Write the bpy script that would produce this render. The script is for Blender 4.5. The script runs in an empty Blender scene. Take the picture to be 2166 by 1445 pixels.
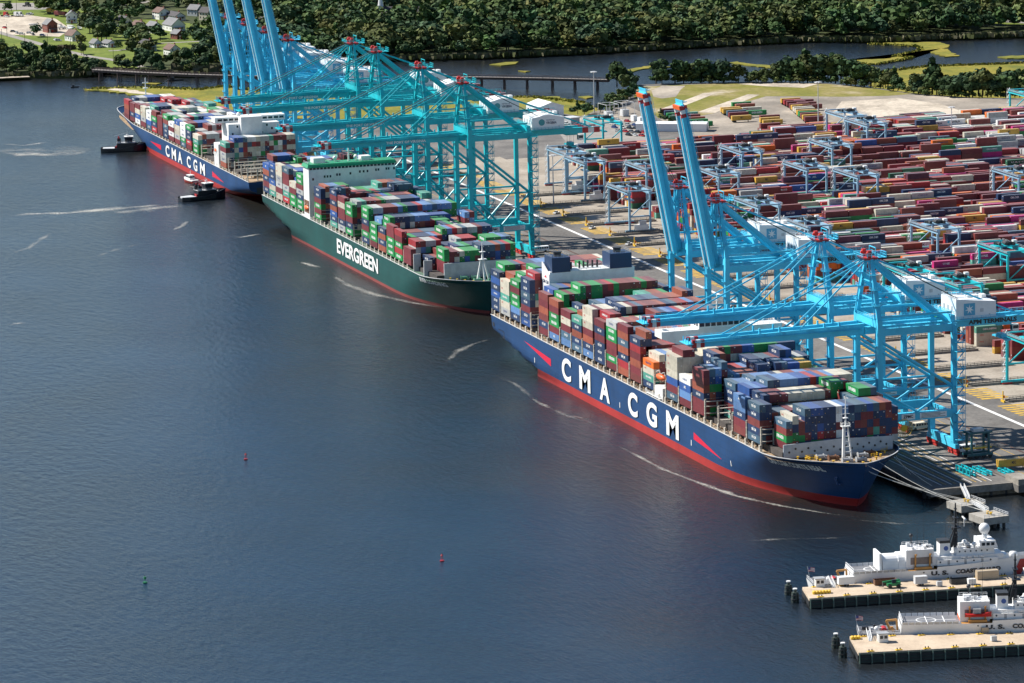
import bpy, math, random
import numpy as np
from mathutils import Vector, Matrix

# ------------------------------------------------------------------ camera, sky, sun, exposure
SC = bpy.context.scene
W_PX, H_PX, F_PX = 2166.0, 1445.0, 9294.88
CAM_O = np.array([1802.14, -574.33, 347.58])
_p, _y, _r = 0.1796454, 0.3133001, -0.0216610
_d = np.array([-math.cos(_y)*math.cos(_p), math.sin(_y)*math.cos(_p), -math.sin(_p)])
_rt = np.cross(_d, [0, 0, 1.0]); _rt /= np.linalg.norm(_rt)
_up = np.cross(_rt, _d)
CR = math.cos(_r)*_rt + math.sin(_r)*_up
CU = -math.sin(_r)*_rt + math.cos(_r)*_up
CD = _d
cam_data = bpy.data.cameras.new("camera")
cam_data.sensor_width = 36.0
cam_data.lens = F_PX/W_PX*36.0
cam_data.clip_start = 5.0
cam_data.clip_end = 12000.0
cam = bpy.data.objects.new("camera", cam_data)
cam.matrix_world = Matrix(((CR[0], CU[0], -CD[0], CAM_O[0]), (CR[1], CU[1], -CD[1], CAM_O[1]),
                           (CR[2], CU[2], -CD[2], CAM_O[2]), (0, 0, 0, 1)))
SC.collection.objects.link(cam)
SC.camera = cam

SUN_EL = math.radians(44.0)
SUN_AZ = np.array([-0.66, -0.75])                 # where the sun stands, in x and y
SUN_AZ = SUN_AZ/np.linalg.norm(SUN_AZ)
world = bpy.data.worlds.new("World"); SC.world = world; world.use_nodes = True
wn = world.node_tree.nodes; wl = world.node_tree.links
bg = wn["Background"]
sky = wn.new("ShaderNodeTexSky"); sky.sky_type = 'NISHITA'; sky.sun_disc = False
sky.sun_elevation = SUN_EL
sky.sun_rotation = math.atan2(SUN_AZ[0], SUN_AZ[1])
sky.air_density = 1.0; sky.dust_density = 0.05; sky.ozone_density = 3.0; sky.altitude = 100
wl.new(sky.outputs[0], bg.inputs[0]); bg.inputs[1].default_value = 0.068
sun_d = bpy.data.lights.new("sun", 'SUN'); sun_d.energy = 5.0; sun_d.angle = math.radians(0.53)
sun_d.color = (1.0, 0.955, 0.88)
sun = bpy.data.objects.new("sun", sun_d)
_s = Vector((SUN_AZ[0]*math.cos(SUN_EL), SUN_AZ[1]*math.cos(SUN_EL), math.sin(SUN_EL)))
sun.rotation_euler = _s.to_track_quat('Z', 'Y').to_euler()
sun.location = (0, 0, 900)
SC.collection.objects.link(sun)
SC.view_settings.view_transform = 'Standard'; SC.view_settings.look = 'None'
SC.view_settings.exposure = 0.72; SC.view_settings.gamma = 1.0; SC.view_settings.use_curve_mapping = False
SC.cycles.max_bounces = 5; SC.cycles.diffuse_bounces = 2; SC.cycles.glossy_bounces = 2
SC.cycles.transparent_max_bounces = 6; SC.cycles.caustics_reflective = False; SC.cycles.caustics_refractive = False

# ------------------------------------------------------------------ helpers
RND = random.Random(11)
COL = SC.collection

def G(px, py, z=4.0):
    """ground point (level z) that lies along a photograph direction: used to survey the layout"""
    w = CD + CR*(px - W_PX/2)/F_PX - CU*(py - H_PX/2)/F_PX
    t = (z - CAM_O[2])/w[2]
    p = CAM_O + t*w
    return (float(p[0]), float(p[1]))

def PROJ(p):
    v = np.asarray(p, float) - CAM_O
    z = v @ CD
    return (W_PX/2 + F_PX*(v @ CR)/z, H_PX/2 - F_PX*(v @ CU)/z, z)

class MB:
    def __init__(s):
        s.v = []; s.f = []; s.m = []; s.mi = 0
    def add(s, vs, fs):
        n = len(s.v); s.v.extend([tuple(map(float, p)) for p in vs])
        for f in fs:
            s.f.append(tuple(i + n for i in f)); s.m.append(s.mi)
        return s
    def box(s, x0, x1, y0, y1, z0, z1):
        return s.add([(x0,y0,z0),(x1,y0,z0),(x1,y1,z0),(x0,y1,z0),(x0,y0,z1),(x1,y0,z1),(x1,y1,z1),(x0,y1,z1)],
                     [(3,2,1,0),(4,5,6,7),(0,1,5,4),(1,2,6,5),(2,3,7,6),(3,0,4,7)])
    def cbox(s, c, d):
        return s.box(c[0]-d[0]/2, c[0]+d[0]/2, c[1]-d[1]/2, c[1]+d[1]/2, c[2]-d[2]/2, c[2]+d[2]/2)
    def hexa(s, b, t):
        """four bottom points, four top points, same winding"""
        return s.add(list(b)+list(t), [(3,2,1,0),(4,5,6,7),(0,1,5,4),(1,2,6,5),(2,3,7,6),(3,0,4,7)])
    def beam(s, p, q, w, h=None, up=(0,0,1), w2=None, h2=None):
        h = w if h is None else h; w2 = w if w2 is None else w2; h2 = h if h2 is None else h2
        p = Vector(p); q = Vector(q); d = (q-p).normalized(); u = Vector(up)
        if abs(d.dot(u)) > 0.98: u = Vector((1,0,0))
        r = d.cross(u).normalized(); u = r.cross(d)
        def ring(c, w, h): return [c - r*w/2 - u*h/2, c + r*w/2 - u*h/2, c + r*w/2 + u*h/2, c - r*w/2 + u*h/2]
        a = ring(p, w, h); b = ring(q, w2, h2)
        return s.add(a+b, [(0,1,2,3),(7,6,5,4),(1,0,4,5),(2,1,5,6),(3,2,6,7),(0,3,7,4)])
    def tube(s, p, q, r0, r1=None, n=8, caps=True):
        r1 = r0 if r1 is None else r1
        p = Vector(p); q = Vector(q); d = (q-p).normalized()
        u = Vector((0,0,1)) if abs(d.z) < 0.95 else Vector((1,0,0))
        a = d.cross(u).normalized(); b = d.cross(a)
        vs = []
        for c, r in ((p, r0), (q, r1)):
            for k in range(n):
                t = 2*math.pi*k/n; vs.append(c + a*math.cos(t)*r + b*math.sin(t)*r)
        fs = [(k, k+n, (k+1) % n + n, (k+1) % n) for k in range(n)]
        if caps: fs += [tuple(range(n)), tuple(range(2*n-1, n-1, -1))]
        return s.add(vs, fs)
    def path(s, pts, r, n=5):
        for a, b in zip(pts[:-1], pts[1:]): s.tube(a, b, r, r, n, False)
        return s
    def prism(s, poly, z0, z1):
        n = len(poly)
        ar = sum(poly[i][0]*poly[(i+1) % n][1] - poly[(i+1) % n][0]*poly[i][1] for i in range(n))
        if ar < 0: poly = poly[::-1]
        vs = [(x, y, z0) for x, y in poly] + [(x, y, z1) for x, y in poly]
        fs = [tuple(range(n-1, -1, -1)), tuple(range(n, 2*n))]
        fs += [(i, (i+1) % n, (i+1) % n + n, i+n) for i in range(n)]
        return s.add(vs, fs)
    def extrude(s, pts, vec):
        n = len(pts); vec = Vector(vec)
        vs = [Vector(p) for p in pts] + [Vector(p)+vec for p in pts]
        fs = [tuple(range(n-1, -1, -1)), tuple(range(n, 2*n))]
        fs += [(i, (i+1) % n, (i+1) % n + n, i+n) for i in range(n)]
        return s.add(vs, fs)
    def lathe(s, prof, c=(0,0,0), n=12):
        vs = []; k = len(prof)
        for i in range(n):
            t = 2*math.pi*i/n
            for r, z in prof: vs.append((c[0]+r*math.cos(t), c[1]+r*math.sin(t), c[2]+z))
        fs = []
        for i in range(n):
            j = (i+1) % n
            for m in range(k-1): fs.append((i*k+m, j*k+m, j*k+m+1, i*k+m+1))
        return s.add(vs, fs)
    def sphere(s, c, r, n=10, m=6, sz=1.0, z0=-1.0):
        prof = []
        for i in range(m+1):
            t = -math.pi/2 + math.pi*i/m
            if math.sin(t) >= z0 - 1e-6: prof.append((max(r*math.cos(t), 1e-4), r*math.sin(t)*sz))
        return s.lathe(prof, c, n)
    def sheet(s, poly, z):
        n = len(poly)
        ar = sum(poly[i][0]*poly[(i+1) % n][1] - poly[(i+1) % n][0]*poly[i][1] for i in range(n))
        if ar < 0: poly = poly[::-1]
        return s.add([(x, y, z) for x, y in poly], [tuple(range(n))])
    def build(s, name, mat, parent=None, smooth=False, loc=None):
        me = bpy.data.meshes.new(name)
        me.from_pydata(s.v, [], s.f)
        mats = mat if isinstance(mat, (list, tuple)) else [mat]
        for m in mats: me.materials.append(m)
        if len(mats) > 1: me.polygons.foreach_set("material_index", s.m)
        if smooth: me.polygons.foreach_set("use_smooth", [True]*len(me.polygons))
        me.update()
        o = bpy.data.objects.new(name, me); COL.objects.link(o)
        if parent is not None: o.parent = parent
        if loc is not None: o.location = loc
        return o

def tag(o, label=None, cat=None, group=None, kind=None):
    if label: o["label"] = label
    if cat: o["category"] = cat
    if group: o["group"] = group
    if kind: o["kind"] = kind
    return o

def thing(name, label, cat, loc=(0,0,0), rz=0.0, group=None):
    o = bpy.data.objects.new(name, None); COL.objects.link(o)
    o.location = loc; o.rotation_euler = (0, 0, rz); o.empty_display_size = 0.5
    return tag(o, label, cat, group)

def copy_tree(o, parent=None):
    c = o.copy(); COL.objects.link(c)
    if parent is not None: c.parent = parent
    for ch in o.children: copy_tree(ch, c)
    return c

# ------------------------------------------------------------------ materials
_M = {}
def node_mat(name):
    m = bpy.data.materials.new(name); m.use_nodes = True
    return m, m.node_tree.nodes, m.node_tree.links, m.node_tree.nodes["Principled BSDF"]

def noise(n, l, scale, detail=3.0, rough=0.55, vec=None, stretch=None):
    t = n.new("ShaderNodeTexNoise"); t.inputs["Scale"].default_value = scale
    t.inputs["Detail"].default_value = detail; t.inputs["Roughness"].default_value = rough
    if vec is None:
        g = n.new("ShaderNodeNewGeometry"); vec = g.outputs["Position"]
    if stretch is not None:
        mp = n.new("ShaderNodeMapping"); mp.inputs["Scale"].default_value = stretch
        l.new(vec, mp.inputs["Vector"]); vec = mp.outputs[0]
    l.new(vec, t.inputs["Vector"])
    return t

def ramp(n, l, src, stops):
    r = n.new("ShaderNodeValToRGB"); e = r.color_ramp.elements
    while len(e) < len(stops): e.new(0.5)
    for el, (p, c) in zip(e, stops):
        el.position = p; el.color = (c[0], c[1], c[2], 1) if not isinstance(c, (int, float)) else (c, c, c, 1)
    l.new(src, r.inputs[0])
    return r

def mixc(n, l, fac, a, b, mode='MIX'):
    m = n.new("ShaderNodeMix"); m.data_type = 'RGBA'; m.blend_type = mode
    for s, i in ((fac, 0), (a, 6), (b, 7)):
        if hasattr(s, "is_linked"): l.new(s, m.inputs[i])
        else: m.inputs[i].default_value = s if isinstance(s, (int, float)) else (s[0], s[1], s[2], 1)
    return m.outputs[2]

def paint(name, col, rough=0.45, metal=0.0, wear=0.25, scale=0.35, spec=0.5, streak=True):
    """painted steel: base colour with chalking, dirt blotches and faint vertical streaks"""
    if name in _M: return _M[name]
    m, n, l, b = node_mat(name)
    t = noise(n, l, scale, 5.0, 0.65)
    dark = tuple(c*(1-wear) for c in col); light = tuple(min(1, c*(1+wear*0.5)+0.01*wear) for c in col)
    r = ramp(n, l, t.outputs[0], [(0.32, dark), (0.55, col), (0.75, light)])
    out = r.outputs[0]
    if streak:
        t2 = noise(n, l, 1.0, 2.0, 0.5, stretch=(0.9, 0.9, 0.07))
        f = ramp(n, l, t2.outputs[0], [(0.55, 0.0), (0.8, 0.45*wear)])
        out = mixc(n, l, f.outputs[0], out, tuple(c*0.55+0.02 for c in col))
    l.new(out, b.inputs["Base Color"])
    b.inputs["Roughness"].default_value = rough; b.inputs["Metallic"].default_value = metal
    b.inputs["Specular IOR Level"].default_value = spec
    _M[name] = m
    return m

def hull_paint(name, col, rough=0.5, seam=True):
    """ship's side: weathered paint with plate seams, rust runs and scuffs"""
    if name in _M: return _M[name]
    m, n, l, b = node_mat(name)
    t = noise(n, l, 0.06, 6.0, 0.65); r = ramp(n, l, t.outputs[0], [(0.3, tuple(c*0.78 for c in col)), (0.55, col), (0.75, tuple(min(1, c*1.18+0.004) for c in col))])
    t2 = noise(n, l, 0.9, 4.0, 0.6, stretch=(0.55, 0.55, 0.05)); f2 = ramp(n, l, t2.outputs[0], [(0.55, 0.0), (0.82, 0.5)])
    o1 = mixc(n, l, f2.outputs[0], r.outputs[0], tuple(c*0.6+0.03 for c in col))
    t3 = noise(n, l, 0.6, 3.0, 0.5, stretch=(0.9, 0.9, 0.10)); f3 = ramp(n, l, t3.outputs[0], [(0.70, 0.0), (0.86, 0.55)])
    o2 = mixc(n, l, f3.outputs[0], o1, (0.13, 0.06, 0.035))
    if seam:
        tc = n.new("ShaderNodeTexCoord"); sx = n.new("ShaderNodeSeparateXYZ"); cx_ = n.new("ShaderNodeCombineXYZ"); l.new(tc.outputs["Object"], sx.inputs[0]); l.new(sx.outputs[0], cx_.inputs[0]); l.new(sx.outputs[2], cx_.inputs[1])
        br = n.new("ShaderNodeTexBrick"); br.inputs["Scale"].default_value = 1.0; br.inputs["Brick Width"].default_value = 11.5; br.inputs["Row Height"].default_value = 2.7; br.inputs["Mortar Size"].default_value = 0.07
        br.inputs["Color1"].default_value = (1, 1, 1, 1); br.inputs["Color2"].default_value = (0.93, 0.93, 0.93, 1); br.inputs["Mortar"].default_value = (0.72, 0.72, 0.72, 1); l.new(cx_.outputs[0], br.inputs["Vector"])
        o2 = mixc(n, l, 1.0, o2, br.outputs["Color"], 'MULTIPLY')
    l.new(o2, b.inputs["Base Color"]); b.inputs["Roughness"].default_value = rough
    _M[name] = m
    return m

def ground_mat(name, stops, scale=0.05, detail=8.0, rough=0.9, fine=None, bump=0.0):
    if name in _M: return _M[name]
    m, n, l, b = node_mat(name)
    t = noise(n, l, scale, detail, 0.62)
    r = ramp(n, l, t.outputs[0], stops)
    out = r.outputs[0]
    if fine:
        t2 = noise(n, l, fine[0], 4.0, 0.7)
        f = ramp(n, l, t2.outputs[0], [(0.3, 1.0-fine[1]), (0.7, 1.0+fine[1])])
        out = mixc(n, l, 1.0, out, f.outputs[0], 'MULTIPLY')
        if bump:
            bp = n.new("ShaderNodeBump"); bp.inputs["Strength"].default_value = bump; bp.inputs["Distance"].default_value = 0.3
            l.new(t2.outputs[0], bp.inputs["Height"]); l.new(bp.outputs[0], b.inputs["Normal"])
    l.new(out, b.inputs["Base Color"]); b.inputs["Roughness"].default_value = rough
    b.inputs["Specular IOR Level"].default_value = 0.25
    _M[name] = m
    return m

def emissive_free_glass(name, col=(0.02, 0.03, 0.04)):
    if name in _M: return _M[name]
    m, n, l, b = node_mat(name)
    b.inputs["Base Color"].default_value = (*col, 1); b.inputs["Roughness"].default_value = 0.08
    _M[name] = m
    return m

WHITE = paint("white_paint", (0.80, 0.80, 0.78), 0.4, wear=0.12)
GREYP = paint("grey_paint", (0.36, 0.37, 0.38), 0.5, wear=0.2)
LIGHTG = paint("light_grey_paint", (0.56, 0.57, 0.58), 0.5, wear=0.15)
DARKP = paint("dark_steel", (0.035, 0.037, 0.04), 0.5, wear=0.3)
RUST = paint("rust_steel", (0.16, 0.075, 0.04), 0.8, wear=0.4)
REDP = paint("red_paint", (0.46, 0.02, 0.025), 0.45, wear=0.25)
YELP = paint("yellow_paint", (0.75, 0.46, 0.03), 0.5, wear=0.2)
ORANGE = paint("orange_paint", (0.80, 0.13, 0.02), 0.45, wear=0.15)
GREENP = paint("green_paint", (0.02, 0.22, 0.08), 0.5, wear=0.2)
BLACKR = paint("black_rubber", (0.018, 0.018, 0.02), 0.7, wear=0.2, streak=False)
GLASS = emissive_free_glass("window_glass")
TEXTW = paint("lettering_white", (0.85, 0.85, 0.84), 0.45, wear=0.06, streak=False)
TEXTK = paint("lettering_black", (0.02, 0.025, 0.035), 0.5, wear=0.1, streak=False)

# ------------------------------------------------------------------ lettering
_TX = {}
def text_geo(s, bold=0.0, res=2):
    """flat lettering outline of a word, scaled to height 1, start at x = 0; returns verts (x, y), faces, width"""
    k = (s, bold, res)
    if k in _TX: return _TX[k]
    cu = bpy.data.curves.new("lettering", 'FONT'); cu.body = s; cu.resolution_u = res; cu.offset = bold; cu.fill_mode = 'FRONT'
    ob = bpy.data.objects.new("lettering", cu); COL.objects.link(ob)
    dg = bpy.context.evaluated_depsgraph_get(); dg.update()
    me = ob.evaluated_get(dg).to_mesh()
    vs = np.array([v.co[:] for v in me.vertices])[:, :2]; fs = [tuple(p.vertices) for p in me.polygons]
    ob.evaluated_get(dg).to_mesh_clear()
    bpy.data.objects.remove(ob); bpy.data.curves.remove(cu)
    lo = vs.min(0); hi = vs.max(0); vs = (vs - lo)/(hi[1]-lo[1])
    _TX[k] = (vs, fs, float((hi[0]-lo[0])/(hi[1]-lo[1])))
    return _TX[k]

def put_text(mb, s, fn, h, w=None, bold=0.02, res=2):
    """fn(u, v) -> 3-D point; u runs 0..w, v 0..h"""
    vs, fs, wd = text_geo(s, bold, res)
    sx = h if w is None else w/wd
    mb.add([fn(x*sx, y*h) for x, y in vs], fs)
    return wd*sx
# ------------------------------------------------------------------ water
def water_material():
    m, n, l, b = node_mat("harbour_water")
    g = n.new("ShaderNodeNewGeometry")
    big = noise(n, l, 0.0055, 4.0, 0.6, vec=g.outputs["Position"])
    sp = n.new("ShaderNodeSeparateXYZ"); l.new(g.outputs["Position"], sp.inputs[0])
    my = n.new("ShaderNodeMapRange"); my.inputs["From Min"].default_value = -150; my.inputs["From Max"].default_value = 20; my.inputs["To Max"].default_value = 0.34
    l.new(sp.outputs[1], my.inputs[0])                     # browner along the berths: silt, with the hulls' dark reflection painted in
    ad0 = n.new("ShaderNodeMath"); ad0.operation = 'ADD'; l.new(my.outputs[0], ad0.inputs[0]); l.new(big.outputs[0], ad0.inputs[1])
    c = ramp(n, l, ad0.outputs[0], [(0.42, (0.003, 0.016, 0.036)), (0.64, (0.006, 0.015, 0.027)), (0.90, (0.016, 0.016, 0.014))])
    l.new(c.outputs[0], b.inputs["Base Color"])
    b.inputs["Roughness"].default_value = 0.17
    b.inputs["IOR"].default_value = 1.333
    # wind chop: three overlapping ripple sizes, strength modulated by cat's paws
    paws = noise(n, l, 0.010, 4.0, 0.65, vec=g.outputs["Position"], stretch=(0.6, 1.0, 1))
    w1 = noise(n, l, 0.30, 3.0, 0.6, vec=g.outputs["Position"], stretch=(0.45, 1.0, 1))
    w2 = noise(n, l, 0.85, 3.0, 0.65, vec=g.outputs["Position"], stretch=(0.5, 1.0, 1))
    w3 = noise(n, l, 2.2, 2.0, 0.6, vec=g.outputs["Position"])
    ad = n.new("ShaderNodeMath"); ad.operation = 'MULTIPLY_ADD'; ad.inputs[1].default_value = 0.42
    l.new(w2.outputs[0], ad.inputs[0]); l.new(w1.outputs[0], ad.inputs[2])
    ad2 = n.new("ShaderNodeMath"); ad2.operation = 'MULTIPLY_ADD'; ad2.inputs[1].default_value = 0.16
    l.new(w3.outputs[0], ad2.inputs[0]); l.new(ad.outputs[0], ad2.inputs[2])
    bp = n.new("ShaderNodeBump"); bp.inputs["Distance"].default_value = 0.7
    st = n.new("ShaderNodeMapRange"); st.inputs["From Min"].default_value = 0.3; st.inputs["From Max"].default_value = 0.7
    st.inputs["To Min"].default_value = 0.4; st.inputs["To Max"].default_value = 1.0
    l.new(paws.outputs[0], st.inputs[0]); l.new(st.outputs[0], bp.inputs["Strength"])
    l.new(ad2.outputs[0], bp.inputs["Height"]); l.new(bp.outputs[0], b.inputs["Normal"])
    return m
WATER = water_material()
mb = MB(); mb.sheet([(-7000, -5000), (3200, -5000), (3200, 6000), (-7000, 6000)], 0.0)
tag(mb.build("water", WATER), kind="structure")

# ------------------------------------------------------------------ ground materials
ASPHALT = ground_mat("quay_asphalt", [(0.28, (0.085, 0.08, 0.076)), (0.5, (0.150, 0.140, 0.130)), (0.72, (0.215, 0.198, 0.178))], 0.035, 9, fine=(0.6, 0.22))
CONC = ground_mat("yard_concrete", [(0.3, (0.24, 0.205, 0.165)), (0.55, (0.34, 0.295, 0.24)), (0.75, (0.40, 0.355, 0.30))], 0.06, 8, fine=(0.8, 0.15))
QCONC = ground_mat("quay_concrete", [(0.3, (0.20, 0.18, 0.155)), (0.6, (0.30, 0.275, 0.24))], 0.2, 6, fine=(1.2, 0.2))
PIERC = ground_mat("pier_concrete", [(0.28, (0.40, 0.31, 0.225)), (0.55, (0.50, 0.40, 0.295)), (0.78, (0.58, 0.475, 0.36))], 0.12, 8, fine=(1.3, 0.12))
GRASS = ground_mat("mown_grass", [(0.3, (0.085, 0.125, 0.018)), (0.55, (0.135, 0.175, 0.025)), (0.75, (0.205, 0.19, 0.05))], 0.03, 8, fine=(0.35, 0.25))
MARSH = ground_mat("marsh_grass", [(0.3, (0.10, 0.12, 0.018)), (0.5, (0.19, 0.175, 0.022)), (0.72, (0.275, 0.215, 0.035))], 0.045, 9, fine=(0.5, 0.3), bump=0.7)
DIRT = ground_mat("bare_dirt", [(0.28, (0.17, 0.15, 0.125)), (0.5, (0.27, 0.235, 0.195)), (0.72, (0.50, 0.43, 0.345))], 0.022, 9, fine=(0.4, 0.16))
SAND = ground_mat("sandy_ground", [(0.3, (0.30, 0.255, 0.20)), (0.6, (0.52, 0.45, 0.36))], 0.05, 8, fine=(0.4, 0.2))
FIELD = ground_mat("rough_field", [(0.30, (0.42, 0.36, 0.27)), (0.42, (0.24, 0.20, 0.075)), (0.56, (0.175, 0.165, 0.03)), (0.75, (0.105, 0.125, 0.022))], 0.026, 9, fine=(0.3, 0.25))
ROAD = ground_mat("pale_road", [(0.3, (0.22, 0.205, 0.185)), (0.7, (0.31, 0.285, 0.255))], 0.1, 6, fine=(0.6, 0.12))
FOREST_FLOOR = ground_mat("woodland_floor", [(0.3, (0.03, 0.042, 0.014)), (0.6, (0.055, 0.07, 0.022)), (0.78, (0.10, 0.105, 0.035))], 0.04, 8, fine=(0.5, 0.3))
MUD = ground_mat("mud_bank", [(0.3, (0.14, 0.115, 0.085)), (0.6, (0.30, 0.25, 0.19))], 0.2, 6, fine=(0.8, 0.2))
LINEW = ground_mat("worn_white_line", [(0.25, (0.34, 0.33, 0.31)), (0.45, (0.66, 0.65, 0.63)), (0.7, (0.76, 0.75, 0.73))], 0.35, 6)
LINEY = ground_mat("worn_yellow_line", [(0.30, (0.20, 0.165, 0.10)), (0.5, (0.50, 0.31, 0.05)), (0.7, (0.60, 0.38, 0.06))], 0.35, 7)

def px(pts, z=4.0): return [G(a, b, z) for a, b in pts]

# ------------------------------------------------------------------ far bank
far_shore = [(-900, 260), (-200, 186), (0, 170), (60, 166), (140, 166), (190, 162), (215, 154), (300, 161), (400, 164), (480, 160),
             (560, 150), (640, 138), (700, 132), (800, 130), (900, 127), (1000, 125), (1150, 119), (1300, 111), (1500, 99), (1700, 89),
             (1850, 90), (2000, 84), (2166, 79), (2500, 72), (3200, 60)]
FS = px(far_shore, 0.0)
mb = MB(); mb.prism(FS + [(-2200, 4200), (-6500, 4200), (-6500, -2600), (-1500, -1400)], -3.0, 2.0)
tag(mb.build("far_bank_land", FOREST_FLOOR), kind="structure")
def land_sheet(name, pts, mat, z, zg=2.0):
    m_ = MB(); m_.sheet(px(pts, zg), z)
    return tag(m_.build(name, mat), kind="structure")
land_sheet("village_lawn", [(-300, 120), (0, 100), (60, 118), (130, 130), (200, 144), (290, 150), (300, 128), (420, 120), (470, 135), (480, 60), (330, 40), (200, 46), (150, 0), (-300, 0)], GRASS, 2.02)
land_sheet("street_strip", [(-300, 9), (100, 6), (112, 20), (-300, 27)], ROAD, 2.06)
land_sheet("truck_yard_dirt", [(-300, 36), (60, 32), (118, 40), (150, 62), (125, 78), (40, 74), (-300, 62)], SAND, 2.05)
land_sheet("mud_flat", [(-200, 176), (0, 166), (60, 164), (64, 166), (0, 169), (-200, 184)], SAND, 2.05, 1.0)
def strip(name, pts, width, mat, z, zg):
    P = [Vector((*G(a, b, zg), 0)) for a, b in pts]
    m_ = MB(); L_, R_ = [], []
    for i, p in enumerate(P):
        d = (P[min(i+1, len(P)-1)] - P[max(i-1, 0)]).normalized(); nrm = Vector((-d.y, d.x, 0))
        L_.append(p + nrm*width/2); R_.append(p - nrm*width/2)
    n_ = len(P)
    m_.add([(v.x, v.y, z) for v in L_] + [(v.x, v.y, z) for v in R_], [(i, n_+i, n_+i+1, i+1) for i in range(n_-1)])
    return tag(m_.build(name, mat), kind="structure")
strip("shore_road", [(-60, 52), (30, 78), (80, 92), (130, 106), (190, 120), (240, 127), (272, 134), (300, 142)], 6.5, ROAD, 2.09, 2.0)
strip("village_street", [(150, 30), (190, 27), (225, 14), (300, 6), (360, -6)], 8.0, ROAD, 2.09, 2.0)
strip("village_lane", [(230, 108), (250, 107), (275, 104), (330, 92), (420, 88), (500, 80)], 5.0, ROAD, 2.09, 2.0)
strip("woodland_highway", [(1700, 22), (1830, 29), (1900, 32), (2000, 38), (2166, 48), (2400, 62)], 16.0, ROAD, 2.5, 2.0)
strip("highway_verge", [(1700, 26), (1830, 33), (1900, 36), (2000, 42), (2166, 52), (2400, 66)], 12.0, GRASS, 2.3, 2.0)
land_sheet("church_yard", [(770, 14), (815, 8), (830, 22), (790, 36), (776, 34)], ROAD, 2.08)
land_sheet("church_lawn", [(785, 20), (812, 18), (816, 36), (786, 36)], GRASS, 2.12)
land_sheet("far_meadow", [(1560, -20), (1760, -20), (1720, 8), (1580, 8)], GRASS, 2.12)

# ------------------------------------------------------------------ marsh islands: low turf slabs with ragged rims
def marsh(name, pts, z=0.55, mat=MARSH):
    P = px(pts, 0.3); out = []
    r_ = random.Random(len(pts)*7 + int(pts[0][0]))
    n_ = len(P)
    for i in range(n_):
        a = Vector((*P[i], 0)); b = Vector((*P[(i+1) % n_], 0)); k = max(2, int((b-a).length/4.0)); k = min(k, 24)
        nr = Vector((-(b-a).y, (b-a).x, 0)).normalized() if (b-a).length > 0 else Vector((0, 0, 0))
        for j in range(k):
            q = a.lerp(b, j/k) + nr*r_.uniform(-1, 1)*min(2.6, (b-a).length*0.08)
            out.append((q.x, q.y))
    m_ = MB(); m_.prism(out, -0.6, z)
    return tag(m_.build(name, mat), kind="structure")
marsh("marsh_tongue", [(180, 190), (225, 185), (300, 184), (370, 188), (420, 190), (455, 184), (482, 182), (500, 190), (560, 195), (700, 205), (900, 208), (1060, 204), (1130, 206),
                       (1180, 204), (1238, 218), (1262, 229), (1300, 262), (900, 262), (600, 250), (440, 235), (330, 208), (260, 198)])
marsh("mud_spit", [(225, 190), (250, 187), (300, 194), (330, 203), (300, 200), (250, 193)], 0.62, SAND)
marsh("marsh_islet", [(1037, 137), (1070, 132), (1099, 131), (1092, 136), (1060, 139)])
marsh("marsh_islet", [(1095, 150), (1122, 151), (1110, 153)])
marsh("marsh_islet", [(1224, 205), (1245, 203), (1256, 206), (1240, 209)])
marsh("marsh_islet", [(298, 178), (330, 174), (345, 176), (330, 179)])
marsh("marsh_spit", [(1325, 149), (1360, 141), (1380, 139), (1422, 142), (1400, 144), (1360, 146), (1340, 152)])
marsh("marsh_spit", [(1538, 133), (1556, 131), (1600, 137), (1656, 140), (1640, 146), (1575, 137)])
marsh("marsh_island", [(1760, 131), (1850, 137), (1930, 123), (1890, 119), (1930, 113), (1950, 106), (1940, 98), (1838, 93), (1880, 91), (1990, 90),
                       (2012, 97), (1998, 103), (2027, 119), (2000, 121), (1970, 112), (1955, 108), (1938, 116), (1870, 125), (1790, 128)])
marsh("marsh_spit", [(2111, 121), (2140, 118), (2300, 118), (2300, 126), (2130, 124)])
marsh("marsh_meadow", [(1855, 153), (1890, 147), (1960, 140), (2060, 137), (2120, 134), (2166, 133), (2600, 140), (2600, 235), (2166, 222), (2050, 218), (1930, 210), (1840, 195)])

# ------------------------------------------------------------------ the terminal: quay deck on piles, yard behind
QY, QZ = 54.0, 4.0
TB = [(356, 54), (-705, 54), (-720, 150)] + px([(1060, 232), (1190, 240), (1245, 248), (1292, 226), (1300, 205), (1335, 188), (1345, 180), (1400, 177), (1600, 173), (1750, 176),
      (1850, 186), (1930, 197), (2050, 206), (2166, 208), (2600, 216)]) + [(-560, 2400), (700, 2400), (700, 118), (362, 118), (362, 86), (356, 86)]
mb = MB(); mb.prism(TB, 1.4, QZ)
tag(mb.build("terminal_ground", ASPHALT), kind="structure")
mb = MB(); mb.prism([(354, 58), (-703, 58), (-718, 150)] + px([(1060, 235), (1190, 243), (1245, 252), (1295, 228), (1340, 190), (1400, 180), (1750, 179), (1930, 200), (2166, 211), (2600, 219)]) + [(-555, 2390), (690, 2390), (690, 122), (358, 122)], -4.0, 1.39)
tag(mb.build("shore_bank", MUD), kind="structure")
fender_p = thing("quay_wall", "long concrete quay edge with dark piles and rubber fenders above the water", "quay wall", (0, 0, 0))
mb = MB(); mb.box(-705, 356.2, 53.4, 53.98, 1.6, 4.25); mb.box(356.2, 356.8, 53.4, 86, 1.6, 4.25); mb.build("edge_beam", QCONC, fender_p)
for k in range(60):
    x = 352 - k*12.0
    if x < -700: break
    mb = MB(); mb.tube((x, 54.8, -3), (x, 54.8, 1.5), 0.55, n=7); mb.build("pile", DARKP, fender_p)
    if k % 2 == 0:
        mb = MB(); mb.box(x-0.9, x+0.9, 52.3, 53.38, 0.3, 3.8); mb.build("fender", [BLACKR], fender_p)
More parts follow.
